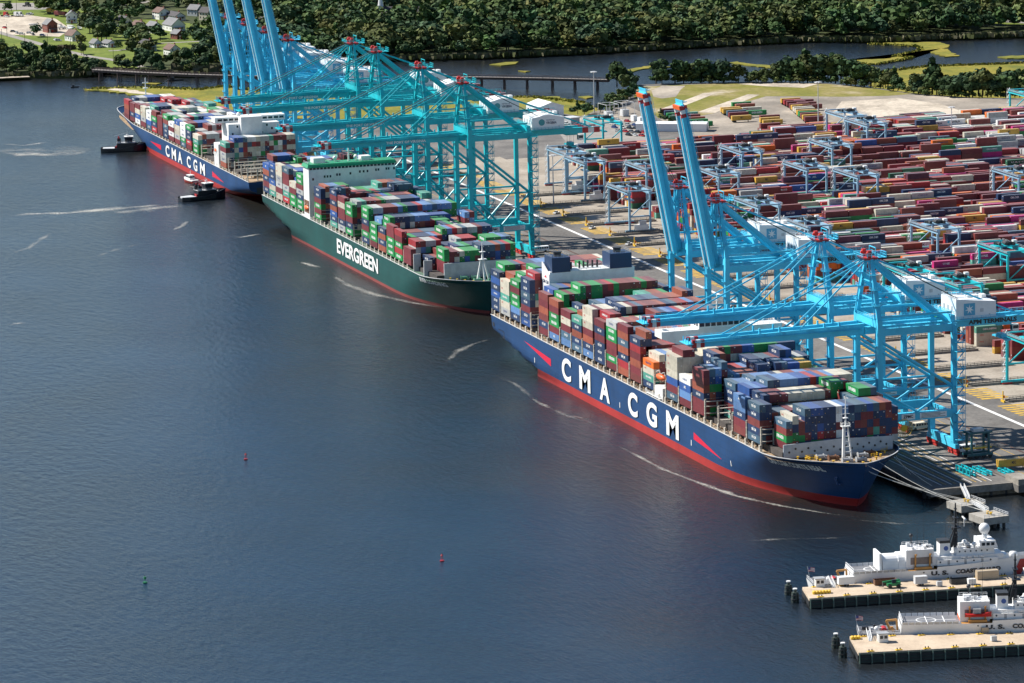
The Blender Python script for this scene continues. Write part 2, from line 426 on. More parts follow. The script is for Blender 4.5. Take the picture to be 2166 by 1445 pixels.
for y in (60, 66, 72, 78, 84):
    mb = MB(); mb.tube((355.6, y, -3), (355.6, y, 1.5), 0.5, n=7); mb.build("pile", DARKP, fender_p)
mb = MB(); mb.box(350, 361.5, 86.2, 92, 4.0, 6.2); tag(mb.build("concrete_block", QCONC), "tall concrete block standing on the quay's open end corner", "block")
# apron sheets and markings
def rect_sheet(name, x0, x1, y0, y1, z, mat):
    m_ = MB(); m_.sheet([(x0, y0), (x1, y0), (x1, y1), (x0, y1)], z)
    return tag(m_.build(name, mat), kind="structure")
rect_sheet("transfer_zone_concrete", -560, 361, 148, 186, 4.02, CONC)
rect_sheet("yard_concrete", -548, 361, 186.1, 900, 4.02, CONC)
rect_sheet("white_line", -700, 361, 133.2, 135.0, 4.03, LINEW)
for y, w in ((60.5, 0.35), (64.5, 0.35), (68.5, 0.35), (72.5, 0.35), (76.5, 0.35), (80.5, 0.35), (96.5, 0.3), (102, 0.3), (107.5, 0.3)):
    rect_sheet("lane_line", -700, 350, y, y+w, 4.034, LINEW if y < 90 else LINEY)
for y in (62.4, 66.4, 70.4, 74.4, 78.4):
    rect_sheet("lane_line", -700, 350, y, y+0.3, 4.034, LINEY)
RAILM = paint("rail_steel", (0.10, 0.055, 0.035), 0.6, wear=0.4)
rect_sheet("crane_rail", -700, 352, 56.75, 57.3, 4.05, RAILM)
rect_sheet("crane_rail", -700, 352, 87.2, 87.75, 4.05, RAILM)
rect_sheet("cable_trench", -700, 352, 112.0, 113.2, 4.036, RAILM)
# pale turning-circle scuffs near the yard ends come with the asphalt; block pads in yellow hatching
BLOCK0, BPITCH, NBLK = -533.0, 36.5, 25
for k in range(NBLK):
    xc = BLOCK0 + k*BPITCH
    for j in range(6):
        rect_sheet("yellow_hatching", xc-12+j*4.0, xc-9.6+j*4.0, 141, 153, 4.045, LINEY)
# open lot behind the yard
land_sheet("gravel_lot", [(1395, 252), (1450, 222), (1500, 190), (1600, 181), (1750, 181), (1930, 201), (2166, 213), (2600, 222), (2600, 265), (2166, 272), (1700, 285), (1480, 300)], DIRT, 4.05, 4.0)
land_sheet("rough_field", [(1392, 250), (1340, 205), (1352, 184), (1440, 180), (1600, 175), (1750, 178), (1850, 188), (1930, 199), (1880, 203), (1780, 205), (1700, 204), (1620, 204), (1560, 222), (1510, 240), (1440, 252)], FIELD, 4.09, 4.0)
land_sheet("grey_gravel", [(1378, 192), (1400, 182), (1450, 182), (1440, 190), (1430, 205), (1400, 209), (1382, 205)], DIRT, 4.13, 4.0)
land_sheet("concrete_strip", [(1390, 234), (1490, 197), (1513, 198.5), (1414, 237)], SAND, 4.14, 4.0)
land_sheet("concrete_strip", [(1474, 238), (1582, 200), (1607, 201), (1513, 239)], SAND, 4.14, 4.0)
land_sheet("pale_sand", [(1780, 215), (1900, 208), (1990, 220), (2060, 245), (2000, 256), (1850, 252), (1760, 240)], SAND, 4.11, 4.0)
land_sheet("pale_sand", [(1560, 178), (1640, 173.5), (1730, 178), (1700, 186), (1620, 183)], SAND, 4.12, 4.0)
land_sheet("employee_car_park", [(1185, 285), (1215, 258), (1260, 246), (1330, 243), (1390, 262), (1385, 302), (1300, 318), (1210, 318)], ROAD, 4.06, 4.0)
land_sheet("substation_gravel", [(1215, 256), (1255, 236), (1330, 226), (1385, 250), (1330, 258)], DIRT, 4.10, 4.0)

# ------------------------------------------------------------------ foam: thin torn ribbons of froth on the water
FOAM, fn_, fl_, fb_ = node_mat("foam")
_t = noise(fn_, fl_, 0.9, 6.0, 0.8); _t2 = noise(fn_, fl_, 0.07, 3.0, 0.6)
_a = fn_.new("ShaderNodeMath"); _a.operation = 'MULTIPLY_ADD'; _a.inputs[1].default_value = 0.7
fl_.new(_t2.outputs[0], _a.inputs[0]); fl_.new(_t.outputs[0], _a.inputs[2])
_at = fn_.new("ShaderNodeAttribute"); _at.attribute_name = "edge"
_s2 = fn_.new("ShaderNodeMath"); _s2.operation = 'MULTIPLY_ADD'; _s2.inputs[1].default_value = 0.42
fl_.new(_at.outputs["Fac"], _s2.inputs[0]); fl_.new(_a.outputs[0], _s2.inputs[2])
_rp = ramp(fn_, fl_, _s2.outputs[0], [(0.0, 0.0), (0.5, 0.0), (1.0, 1.0)])
_mr = fn_.new("ShaderNodeMapRange"); _mr.inputs["From Min"].default_value = 1.06; _mr.inputs["From Max"].default_value = 1.62
_mr.inputs["To Max"].default_value = 0.75
fl_.new(_s2.outputs[0], _mr.inputs[0])
fb_.inputs["Base Color"].default_value = (0.62, 0.60, 0.54, 1); fb_.inputs["Roughness"].default_value = 0.9
fl_.new(_mr.outputs[0], fb_.inputs["Alpha"])
def foam(pts, width, strength=1.0):
    P = [Vector((*G(a, b, 0.0), 0)) for a, b in pts]
    Q = []
    for a, b in zip(P[:-1], P[1:]):
        k = max(1, int((b-a).length/6))
        Q += [a.lerp(b, j/k) for j in range(k)]
    Q.append(P[-1]); n_ = len(Q); r_ = random.Random(n_)
    vs, ed = [], []
    for i, p in enumerate(Q):
        d = (Q[min(i+1, n_-1)] - Q[max(i-1, 0)]).normalized(); nr = Vector((-d.y, d.x, 0))
        t = i/(n_-1); wv = width*(0.45+0.55*math.sin(math.pi*min(1, max(0.0, t))))*r_.uniform(0.6, 1.2)
        end = min(1.0, 6*t, 6*(1-t))
        for s_, e_ in ((-1, 0.0), (-0.35, 0.8), (0, 1.0), (0.35, 0.8), (1, 0.0)):
            q = p + nr*wv*s_; vs.append((q.x, q.y, 0.05)); ed.append(e_*strength*end)
    m_ = MB(); fs = []
    for i in range(n_-1):
        for j in range(4): fs.append((i*5+j, i*5+j+1, (i+1)*5+j+1, (i+1)*5+j))
    m_.add(vs, fs)
    o = m_.build("foam", FOAM)
    at = o.data.attributes.new("edge", 'FLOAT', 'POINT'); at.data.foreach_set("value", ed)
    return tag(o, kind="stuff")
foam([(0, 460), (60, 453), (150, 450), (230, 443), (300, 437), (368, 431)], 8.0, 1.15)
foam([(230, 452), (300, 444), (368, 436), (400, 432)], 14.0, 0.85)
foam([(0, 322), (50, 326), (110, 327), (170, 323), (192, 322)], 16.0, 1.1)
foam([(-20, 316), (60, 318), (150, 318), (215, 322)], 24.0, 0.75)
foam([(0, 304), (50, 308), (105, 300)], 4.0, 0.9)
foam([(470, 500), (510, 502), (556, 494)], 3.5, 1.1)
foam([(632, 553), (660, 562), (682, 567)], 4.0, 1.2)
foam([(690, 575), (740, 605), (800, 625), (880, 642), (960, 655)], 4.0, 0.85)
foam([(0, 690), (40, 684), (76, 681)], 2.5, 0.9)
foam([(0, 543), (60, 525), (115, 487)], 3.5, 0.75)
foam([(190, 548), (240, 530), (320, 510)], 3.0, 0.6)
foam([(360, 490), (385, 478), (398, 466)], 3.5, 0.8)
foam([(940, 770), (965, 745), (1000, 728), (1042, 716)], 3.5, 0.9)
foam([(1035, 790), (1090, 812), (1135, 850), (1200, 880), (1290, 908)], 2.4, 0.72)
foam([(1160, 872), (1230, 884), (1285, 912)], 2.0, 0.6)
foam([(1283, 932), (1340, 960), (1400, 992), (1480, 1022), (1560, 1050), (1650, 1070), (1760, 1088), (1860, 1098)], 2.3, 1.0)
foam([(1560, 1145), (1680, 1140), (1800, 1138)], 2.5, 0.65)
foam([(1780, 1097), (1900, 1108), (2040, 1105), (2130, 1103)], 2.5, 0.65)
foam([(395, 392), (410, 396), (430, 393)], 3.5, 1.0)
# ------------------------------------------------------------------ shipping containers
PAL = dict(navy=(0.011, 0.036, 0.105), blue=(0.022, 0.085, 0.30), lblue=(0.10, 0.21, 0.42), slate=(0.055, 0.115, 0.175), maroon=(0.165, 0.022, 0.030),
           brown=(0.195, 0.040, 0.036), rust=(0.30, 0.075, 0.040), red=(0.36, 0.022, 0.030), orange=(0.68, 0.14, 0.012), green=(0.008, 0.235, 0.055),
           dgreen=(0.012, 0.105, 0.055), teal=(0.075, 0.30, 0.23), cream=(0.56, 0.52, 0.42), white=(0.74, 0.74, 0.72), grey=(0.40, 0.41, 0.40),
           mustard=(0.56, 0.33, 0.045), pink=(0.50, 0.02, 0.17), purple=(0.10, 0.025, 0.05))
CNAME = dict(navy="navy blue", blue="bright blue", lblue="pale blue", slate="slate blue", maroon="maroon", brown="brown", rust="rust red", red="red", orange="orange",
             green="bright green", dgreen="dark green", teal="teal", cream="cream", white="white", grey="grey", mustard="mustard yellow", pink="pink", purple="dark purple")
W_, K_, R_, B_ = (0.82, 0.82, 0.80), (0.03, 0.035, 0.05), (0.55, 0.03, 0.03), (0.02, 0.05, 0.2)
BRAND = dict(navy=[("CMA CGM", W_, 4.6, 1.1)], slate=[("CMA CGM", W_, 4.4, 1.05)], blue=[("APL", W_, 2.3, 1.0), None, ("COSCO", W_, 5, 0.8)], lblue=[None, ("APL", W_, 2.2, 0.9)],
             green=[("EVERGREEN", W_, 6.6, 1.25)], dgreen=[("U A S C", W_, 7.5, 0.8), None], teal=[("CHINA SHIPPING", W_, 6.4, 0.85)], cream=[("OOCL", R_, 2.0, 0.7)],
             white=[("MAERSK", K_, 6.0, 1.1), ("COSCO", B_, 5.0, 0.9)], grey=[("COSCO", B_, 5.2, 0.9)], orange=[("Hapag-Lloyd", B_, 6.0, 1.0)], mustard=[("MSC", K_, 1.7, 1.2)],
             pink=[("ONE", W_, 3.6, 1.1)], red=[("HAMBURG SUD", W_, 6.6, 0.9), None], maroon=[None], brown=[None], rust=[None], purple=[None])
CM, n, l, b = node_mat("container_paint")
at = n.new("ShaderNodeAttribute"); at.attribute_name = "col"
g = n.new("ShaderNodeNewGeometry")
t1 = noise(n, l, 0.45, 5.0, 0.65, vec=g.outputs["Position"]); f1 = ramp(n, l, t1.outputs[0], [(0.3, 0.74), (0.55, 1.0), (0.75, 1.10)])
c1 = mixc(n, l, 1.0, at.outputs["Color"], f1.outputs[0], 'MULTIPLY')
t2 = noise(n, l, 1.0, 3.0, 0.6, vec=g.outputs["Position"], stretch=(1.1, 1.1, 0.12)); f2 = ramp(n, l, t2.outputs[0], [(0.58, 0.0), (0.82, 0.5)])
c2 = mixc(n, l, f2.outputs[0], c1, (0.13, 0.085, 0.06))
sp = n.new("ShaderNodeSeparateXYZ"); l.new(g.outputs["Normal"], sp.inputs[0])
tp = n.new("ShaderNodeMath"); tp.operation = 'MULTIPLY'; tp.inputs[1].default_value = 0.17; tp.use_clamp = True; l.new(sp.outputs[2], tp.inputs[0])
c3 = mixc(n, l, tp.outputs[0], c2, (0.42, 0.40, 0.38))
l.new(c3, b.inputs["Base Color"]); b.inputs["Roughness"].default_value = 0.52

_CG = {}
def cont_geo(L, H, colkey, brand, jit, ta, tb, wid=2.44):
    """verts, faces, face colours of one container standing at the origin, long axis x"""
    k = (L, H, colkey, brand and brand[0], jit, ta, tb)
    if k in _CG: return _CG[k]
    base = np.array(PAL[colkey])*(0.84, 1.0, 1.15)[jit]
    v = []; f = []; c = []
    def quad(p, col):
        n0 = len(v); v.extend(p); f.append(tuple(range(n0, n0+len(p)))); c.append(col)
    h2, w2 = L/2, wid/2
    n0 = len(v)
    v += [(-h2,-w2,0),(h2,-w2,0),(h2,w2,0),(-h2,w2,0),(-h2,-w2,H),(h2,-w2,H),(h2,w2,H),(-h2,w2,H)]
    for q in [(3,2,1,0),(4,5,6,7),(0,1,5,4),(1,2,6,5),(2,3,7,6),(3,0,4,7)]: f.append(q); c.append(base)
    e = 0.03
    if jit != 1:
        for s in (-1, 1):
            x = s*(h2+e); m = 0.55 if s > 0 else -0.55
            quad([(x, m-0.25, H-0.75), (x, m+0.25, H-0.75), (x, m+0.25, H-0.35), (x, m-0.25, H-0.35)], np.array(W_)*0.8)
            quad([(x, -m-0.12, 0.55), (x, -m+0.12, 0.55), (x, -m+0.12, 0.8), (x, -m-0.12, 0.8)], np.array((0.7, 0.42, 0.03)))
    if brand:
        s_, tc, tw, th = brand
        tw = min(tw, L*0.62); vs, fs, wd = text_geo(s_, 0.035, 1)
        for s in ((-1,) if ta else ()) + ((1,) if tb else ()):
            n0 = len(v); x0 = -tw/2*(1 if s < 0 else -1); 
            if s_ == "OOCL": x0 += (-3.6 if s < 0 else 3.6)*L/12.2
            z0 = (H-th)/2 + (0.15 if s_ != "OOCL" else 0.55); sx = tw/wd*(1 if s < 0 else -1)
            v += [(x0 + p[0]*sx, s*(w2+e), z0 + p[1]*th) for p in vs]
            for q in fs: f.append(tuple(i+n0 for i in q)); c.append(np.array(tc))
            if s_ == "CMA CGM":
                for (a0, b0, a1, b1) in ((-0.9, 0.62, 0.5, 0.98), (-0.2, -0.62, 0.9, -0.32)):
                    zc = z0 + th/2; sg = 1 if s < 0 else -1
                    quad([(a0*sg, s*(w2+e), zc+b0), (a1*sg, s*(w2+e), zc+b1-0.12), (a1*sg, s*(w2+e), zc+b1)], np.array(tc))
            if s_ == "MAERSK":
                xs = x0 - 1.6*(1 if s < 0 else -1)
                quad([(xs-0.6, s*(w2+e), z0), (xs+0.6, s*(w2+e), z0), (xs+0.6, s*(w2+e), z0+1.15), (xs-0.6, s*(w2+e), z0+1.15)], np.array((0.10, 0.42, 0.60)))
    _CG[k] = (np.array(v, float), f, np.array(c, float))
    return _CG[k]

CONTS = []          # every container: dict(x,y,z,L,H,ax,col,brand,jit,ta,tb,te,tt,where)
def put_cont(x, y, z, L, H, ax, col, ta, tb, te, tt, where, brand="auto"):
    if brand == "auto":
        brand = RND.choice(BRAND[col])
        if col == "white" and ax == 'x': brand = BRAND["white"][1]
        if brand and L < 8 and col in ("dgreen", "red"): brand = None
    CONTS.append(dict(x=x, y=y, z=z, L=L, H=H, ax=ax, col=col, brand=brand, jit=RND.choice((0, 1, 1, 1, 2)), ta=ta, tb=tb, te=te, tt=tt, where=where))

MIX_SHIP = "navy navy navy slate blue lblue maroon maroon maroon brown brown rust rust red green green cream cream teal grey".split()
MIX_EVER = "green green green green maroon maroon brown brown navy navy blue slate cream teal red rust grey lblue".split()
MIX_FAR = "cream cream cream white maroon maroon brown navy navy blue slate green teal red rust grey grey".split()
MIX_YARD = "red maroon maroon maroon maroon maroon maroon maroon brown brown brown brown brown rust red red navy navy navy navy navy blue cream cream cream cream grey green dgreen teal orange orange mustard mustard pink rust slate white purple".split()

def stack_rows(bays, base, y0, pitch, nrow, mix, first_cols, where, tall_rows=None):
    """bays: (x aft, {row: top height}); first_cols: for row 0 a top-to-bottom list of colours"""
    for bi, (xa, tops) in enumerate(bays):
        run_col = None; run = 0
        for r in range(nrow):
            zt = tops.get(r)
            if not zt: continue
            nt = max(1, round((zt-base)/2.82)); H = (zt-base)/nt
            lo = tops.get(r-1) or 0; hi = tops.get(r+1) or 0
            if run <= 0:
                run_col = RND.choice(mix); run = RND.choice((1, 1, 1, 2, 3))
            run -= 1
            fc = first_cols[bi] if bi < len(first_cols) else None
            fixed = tops.get(('c', r))
            nb = bays[bi+1][1].get(r, 0) if bi+1 < len(bays) and abs(bays[bi+1][0]-xa) < 16 else 0
            pb = bays[bi-1][1].get(r, 0) if bi > 0 and abs(bays[bi-1][0]-xa) < 16 else 0
            for k in range(nt):
                top = base + (k+1)*H
                ta = lo < top-0.8; tb = hi < top-0.8; te = (nb or 0) < top-0.8; tp = (pb or 0) < top-0.8
                if not (ta or tb or te or tp or k >= nt-1): continue
                if r == 0 and fc and nt-1-k < len(fc): col = fc[nt-1-k]
                elif fixed and nt-1-k < len(fixed): col = fixed[nt-1-k]
                elif k == nt-1: col = run_col
                else: col = RND.choice(mix)
                tier = k+1
                put_cont(xa+6.1, y0+r*pitch+1.22, base+k*H, 12.19, H-0.02, 'x', col, ta, tb, te, k == nt-1, (where, bi+1, r+1, tier, nt))

def T(*seg):
    d = {}
    for a, b_, z in seg:
        for r in range(a, b_+1): d[r] = z
    return d
def C(d, **cols):
    for k, v in cols.items(): d[('c', int(k[1:]))] = v.split()
    return d

NEAR_BASE = 18.8
NEAR = [
 (-1.7, T((0,0,36.4),(1,19,39.5))), (11.5, T((0,0,34.2),(1,3,37.1),(4,19,39.3))), (25.5, C(T((0,0,36.3),(1,2,39.2),(3,5,42.2),(6,11,39.5),(12,18,42.0),(19,19,39)), r1="green maroon", r3="green")),
 (40.0, C(T((0,0,39.3),(1,4,42.0),(5,17,39.3),(18,19,36.5)), r1="red brown brown", r2="navy brown", r3="lblue brown")),
 (64.0, C(T((0,0,36.7),(1,1,38.7),(2,5,39.4),(6,19,36.5)), r1="blue", r2="slate", r3="blue", r4="rust")),
 (77.7, C(T((0,0,36.0),(1,3,38.8),(4,17,41.9),(18,19,39.0)), r1="green green dgreen", r2="maroon maroon", r3="green green", r4="green green", r5="maroon maroon", r6="green green", r7="green green", r8="maroon maroon", r9="red maroon", r10="green green", r11="brown maroon", r12="brown green", r13="brown green", r14="brown green", r15="green maroon", r16="brown maroon")),
 (93.0, C(T((0,1,33.8),(2,2,36.2),(3,4,33.8),(5,12,36.6),(13,17,38.9),(18,19,36)), r2="navy", r5="slate", r6="lblue", r7="lblue", r13="teal", r14="teal")),
 (107.0, C(T((0,0,33.4),(1,1,35.2),(2,5,33.0),(6,17,39.6),(18,19,41.8)), r6="navy", r7="slate", r8="navy", r9="rust", r10="slate", r11="navy", r12="slate", r13="slate")),
 (121.0, C(T((0,0,39.6),(1,3,39.4),(4,4,38.2),(5,19,39.6)), r1="maroon", r2="cream", r3="cream", r4="navy navy", r5="navy navy", r6="cream cream", r7="maroon", r8="slate navy", r9="brown", r10="brown", r11="brown", r12="rust", r13="navy", r14="slate", r15="brown", r16="red", r17="lblue", r18="brown", r19="rust")),
 (135.6, C(T((0,0,36.6),(1,2,39.7),(3,8,36.2),(9,19,38.9)), r1="red", r2="maroon")),
 (150.2, C(T((0,1,38.6),(2,5,38.7),(6,19,36.0)), r1="cream", r2="brown", r3="rust", r4="brown", r5="cream")),
 (164.0, C(T((0,0,39.3),(1,3,37.2),(4,19,36.2)), r1="slate navy", r2="slate navy", r3="slate")),
 (178.5, C(T((0,0,36.6),(1,1,39.5),(2,6,33.8),(7,19,33.4)), r1="rust navy navy", r2="maroon navy")),
 (193.7, C(T((0,0,30.0),(1,1,32.8),(2,3,33.0),(4,19,33.0)), r1="cream maroon maroon", r2="lblue", r3="cream")),
 (220.6, C(T((0,0,36.6),(1,2,39.2),(3,4,36.4),(5,19,39.2)), r1="maroon cream cream", r2="maroon cream cream", r3="cream cream")),
 (235.0, C(T((0,0,30.7),(1,2,30.6),(3,3,33.4),(4,5,39.4),(6,9,33.4),(10,11,36.4),(12,14,36.2),(15,16,39.0),(17,19,36.0)), r3="rust", r4="navy navy", r5="rust maroon", r10="navy", r11="navy", r12="slate navy", r13="slate navy", r15="navy navy", r16="blue")),
 (249.5, C(T((0,0,36.3),(1,2,36.7),(3,3,39.0),(4,8,34.0),(9,10,36.9),(11,11,33.5),(12,13,37.0),(14,15,36.5),(16,17,36.4),(18,19,33)), r1="slate navy green rust", r2="lblue blue green navy", r3="slate maroon", r4="slate", r5="lblue", r6="rust", r7="rust", r9="navy", r10="navy", r12="navy", r13="slate", r14="blue", r15="blue", r16="mustard", r17="mustard")),
 (264.0, C(T((3,5,33.2),(6,19,34.5)), r3="slate navy navy maroon", r4="lblue", r5="lblue", r6="slate", r7="lblue", r8="lblue", r9="lblue")),
 (278.6, C(T((3,5,34.0),(6,19,36.4)), r3="blue", r4="lblue", r5="blue", r6="slate navy", r7="navy navy", r8="lblue", r9="lblue", r10="lblue", r11="blue", r12="blue", r13="red", r14="blue", r15="rust", r16="lblue")),
 (293.3, C(T((0,0,33.6),(1,2,30.8),(3,5,33.9),(6,13,33.8),(14,16,36.8),(17,19,33.6)), r3="navy navy", r4="maroon", r5="maroon", r6="maroon grey", r7="cream cream", r8="cream cream", r9="cream cream", r10="cream cream", r11="cream cream", r12="cream", r14="green green", r15="green green", r16="maroon navy")),
 (307.9, C(T((0,1,33.5),(2,4,30.3),(5,14,30.6),(15,15,33.4),(16,18,36.6),(19,19,33.5)), r1="navy navy brown", r5="maroon cream", r6="cream cream", r7="cream maroon", r8="maroon cream", r9="cream cream", r10="cream", r11="cream", r12="teal", r13="cream", r14="rust", r16="green green", r17="green green", r18="slate blue")),
 (322.0, C(T((2,2,29.4),(3,3,31.3),(4,4,29.0),(5,18,33.6),(19,19,31.6)), r2="slate brown green", r3="cream navy green", r4="brown brown", r5="slate navy navy maroon navy", r6="blue navy navy navy green", r7="blue navy blue red green", r8="navy navy navy maroon lblue", r9="navy navy navy maroon navy", r10="white white maroon white purple", r11="lblue navy navy blue green", r12="navy slate navy navy maroon", r13="slate navy maroon navy navy", r14="slate maroon brown navy maroon", r15="blue maroon navy brown green", r16="slate navy maroon teal navy", r17="rust navy navy brown navy", r18="maroon brown navy navy maroon", r19="navy brown navy maroon")),
]
NEAR_C0 = [s.split() for s in (
 "navy blue navy blue navy navy", "cream cream teal cream grey cream", "green maroon green green lblue navy", "navy navy slate navy maroon navy blue", "brown maroon rust brown navy maroon",
 "rust maroon green green maroon lblue", "maroon cream maroon slate lblue", "teal navy rust navy slate", "cream cream cream maroon rust navy lblue", "maroon navy maroon navy navy navy",
 "grey green green maroon maroon green maroon", "maroon rust slate rust navy red rust", "navy red maroon rust maroon brown", "orange cream teal navy", "cream cream cream blue maroon slate",
 "white blue lblue maroon", "maroon brown rust navy maroon maroon", "", "", "lblue lblue navy maroon brown", "slate navy brown navy slate", "")]
stack_rows(NEAR, NEAR_BASE, 1.0, 2.46, 20, MIX_SHIP, NEAR_C0, "front")

EVER_BASE = 16.6
def wob(n_, lo, hi, seed, keep0=None):
    r_ = random.Random(seed); d = {}; r = 1
    while r < n_:
        k = r_.choice((2, 3, 4, 5)); z = EVER_BASE + 2.82*round((r_.uniform(lo, hi)-EVER_BASE)/2.82)
        for j in range(k):
            if r < n_: d[r] = z; r += 1
    if keep0: d[0] = keep0
    return d
EV = [(-406.0, 32.0, 32, 36), (-393.5, 33.8, 33, 36), (-380.0, 34.9, 33, 36), (-366.5, 34.9, 33, 36), (-353.5, 29.1, 30, 34), (-340.0, 35.0, 33, 36),
      (-306.2, 32.5, 30, 34), (-277.3, 35.1, 31, 36), (-263.0, 33.6, 30, 35), (-249.6, 32.0, 30, 34), (-221.2, 34.2, 32, 35), (-207.5, 28.2, 28, 32), (-193.2, 28.0, 28, 33),
      (-179.0, 31.3, 27, 32), (-165.7, 30.7, 27, 31), (-151.6, 24.4, 24, 29)]
EVER = [(x, wob(18, lo, hi, int(-x), z0)) for x, z0, lo, hi in EV]
EVER[10][1].update({r: 34.2 for r in range(1, 18)})
EVER.append((-137.0, T((2,3,22.2),(4,6,25.0),(7,12,26.8),(13,17,29.8))))
EVER.append((-123.0, C(T((3,3,27.9),(4,9,26.6),(10,16,28.6)), r3="green green maroon maroon", r4="maroon maroon", r5="maroon", r6="cream", r7="green", r8="green", r9="green", r10="navy navy blue", r11="slate navy", r12="slate navy", r13="rust blue", r14="slate navy", r15="red navy", r16="green green")))
EVER_C0 = [s.split() for s in ("blue rust navy maroon navy maroon", "blue navy navy blue cream teal", "cream cream grey grey maroon cream cream", "slate maroon maroon grey teal red grey", "cream maroon green green green",
 "green green maroon grey navy green green", "navy navy maroon green maroon green", "navy maroon navy rust blue navy teal", "maroon cream maroon maroon navy grey blue", "green green maroon navy green maroon",
 "green green navy maroon green navy green", "green green green maroon slate", "navy rust navy rust", "maroon maroon green green green", "red maroon green red green maroon", "maroon maroon maroon", "", "")]
stack_rows(EVER, EVER_BASE, 6.0, 2.48, 18, MIX_EVER, EVER_C0, "green")

FAR_BASE = 14.0
def wobf(z0, lo, hi, seed):
    d = wob(16, lo, hi, seed); d[0] = z0
    return d
FARB = [(-527.8, 27.9, 27, 29)]
FAR = [(-528.5, {**T((0,1,27.9),(2,15,30.4))}), (-590.5, wobf(24.6, 24, 28, 3)), (-606.5, wobf(27.9, 25, 29, 4)), (-620.0, wobf(27.4, 25, 29, 5)), (-633.5, wobf(27.5, 25, 29, 6)),
       (-648.0, wobf(24.8, 24, 28, 7)), (-661.5, wobf(27.5, 25, 29, 8)), (-675.5, wobf(25.0, 25, 29, 9)), (-689.6, wobf(26.5, 25, 28, 10)), (-703.0, wobf(25.0, 24, 28, 11)),
       (-717.0, wobf(25.9, 24, 28, 12)), (-731.4, wobf(25.9, 24, 27, 13)), (-745.0, wobf(24.9, 22, 27, 14)), (-759.6, wobf(25.3, 22, 27, 15)), (-773.5, {**T((3,12,24.8))}), (-787.0, {**T((5,10,22.0))})]
FAR_C0 = [s.split() for s in ("teal maroon grey grey rust", "cream teal green green", "green navy navy red maroon", "white white white green slate", "blue cream cream grey maroon", "white maroon white maroon",
  "green brown slate navy navy", "maroon maroon maroon maroon", "brown green navy red cream", "white white blue slate", "cream cream grey maroon", "maroon cream blue white", "maroon maroon navy maroon", "red rust brown maroon", "", "")]
stack_rows(FAR, FAR_BASE, 14.4, 2.48, 16, MIX_FAR, FAR_C0, "far")

# ------------------------------------------------------------------ the yard stacks: long axis towards the land, blocks of nine rows
YR = random.Random(5); STK = {}
def yard_far(x):    # where a block ends, on the lot side
    return 700.0
for k in range(NBLK):
    xc = BLOCK0 + k*BPITCH
    for r in range(10):
        x = xc - 13.5 + r*2.95
        y = 187.0 + (YR.random() < 0.4)*13.0 + (12.6*2 if x < -420 else 0)
        bay = 0
        while True:
            py = PROJ((x, y, 8.0))
            if py[0] > 2230 or y > 640: break
            u = math.sin(k*1.7 + bay*0.9) + math.sin(bay*0.37 + r*0.5 + k)
            base_t = 3.3 + u*0.6 + YR.uniform(-1.1, 1.1)
            nt = int(max(1, min(5, round(base_t))))
            if bay == 0 and YR.random() < 0.3: nt = 0
            if k == 0: nt = 0 if y < 255 else min(nt, 2 if y < 330 else 4)
            L = 12.19
            nt_key = (k, r, bay)
            if nt: STK[nt_key] = (x, y+6.1, nt) if False else (x, y+6.1, nt)
            y += 12.65; bay += 1
def yard_mix(x, y):
    if y > 425 and YR.random() < 0.45: return YR.choice(("white", "white", "cream", "grey"))
    return YR.choice(MIX_YARD)
for (k, r, bay), (x, y, nt) in STK.items():
    nx = STK.get((k, r+1, bay), (0, 0, 0))[2]; pv = STK.get((k, r-1, bay), (0, 0, 0))[2]
    sy = STK.get((k, r, bay-1), (0, 0, 0))[2]; ny = STK.get((k, r, bay+1), (0, 0, 0))[2]
    brand_col = yard_mix(x, y)
    for t in range(nt):
        if nx > t and pv > t and sy > t and ny > t and t < nt-1: continue
        col = brand_col if YR.random() < 0.3 else yard_mix(x, y)
        H = 2.88 if YR.random() < 0.8 else 2.59
        put_cont(x, y, 4.05 + t*2.9, 12.19, 2.88, 'y', col, pv <= t, nx <= t, sy <= t, t == nt-1, ("yard", k+1, bay+1, t+1, nt))

def cont_visible(c):
    p = PROJ((c['x'], c['y'], c['z']+1.5))
    if not (-30 < p[0] < W_PX+30 and -30 < p[1] < H_PX+30): return 0.0
    s = F_PX/p[2]
    side = 12.0*2.8*(0.36 if c['ax'] == 'x' else 0.92); end = 2.4*2.8*(0.92 if c['ax'] == 'x' else 0.36)
    a = 0.0
    if c['ax'] == 'x': a = side*c['ta'] + end*c['te'] + 29*0.2*c['tt']
    else: a = side*c['tb'] + end*c['te'] + 29*0.2*c['tt']
    return a*s*s*(0.6 if c['where'][0] == "yard" else 1.0)
CONTS = [c for c in CONTS if (lambda p: -120 < p[0] < W_PX+160)(PROJ((c['x'], c['y'], c['z'])))]
order = sorted(range(len(CONTS)), key=lambda i: -cont_visible(CONTS[i]))
N_IND = 300
pick = set(order[:N_IND])
ORD = "first second third fourth fifth sixth seventh eighth ninth tenth eleventh twelfth thirteenth fourteenth fifteenth sixteenth seventeenth eighteenth nineteenth twentieth twenty-first twenty-second twenty-third twenty-fourth twenty-fifth".split()
_cm = {}; used_labels = {}
def cont_mesh(c):
    key = (c['L'], round(c['H'], 2), c['col'], c['brand'] and c['brand'][0], c['jit'], bool(c['ta']), bool(c['tb']))
    if key in _cm: return _cm[key]
    v, f, col = cont_geo(c['L'], round(c['H'], 2), c['col'], c['brand'], c['jit'], bool(c['ta']), bool(c['tb']))
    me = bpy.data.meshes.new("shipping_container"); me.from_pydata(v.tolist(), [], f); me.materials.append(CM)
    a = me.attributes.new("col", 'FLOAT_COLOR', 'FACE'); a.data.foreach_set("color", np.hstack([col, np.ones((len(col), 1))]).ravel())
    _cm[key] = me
    return me
SV, SF, SCOL, nv = [], [], [], 0
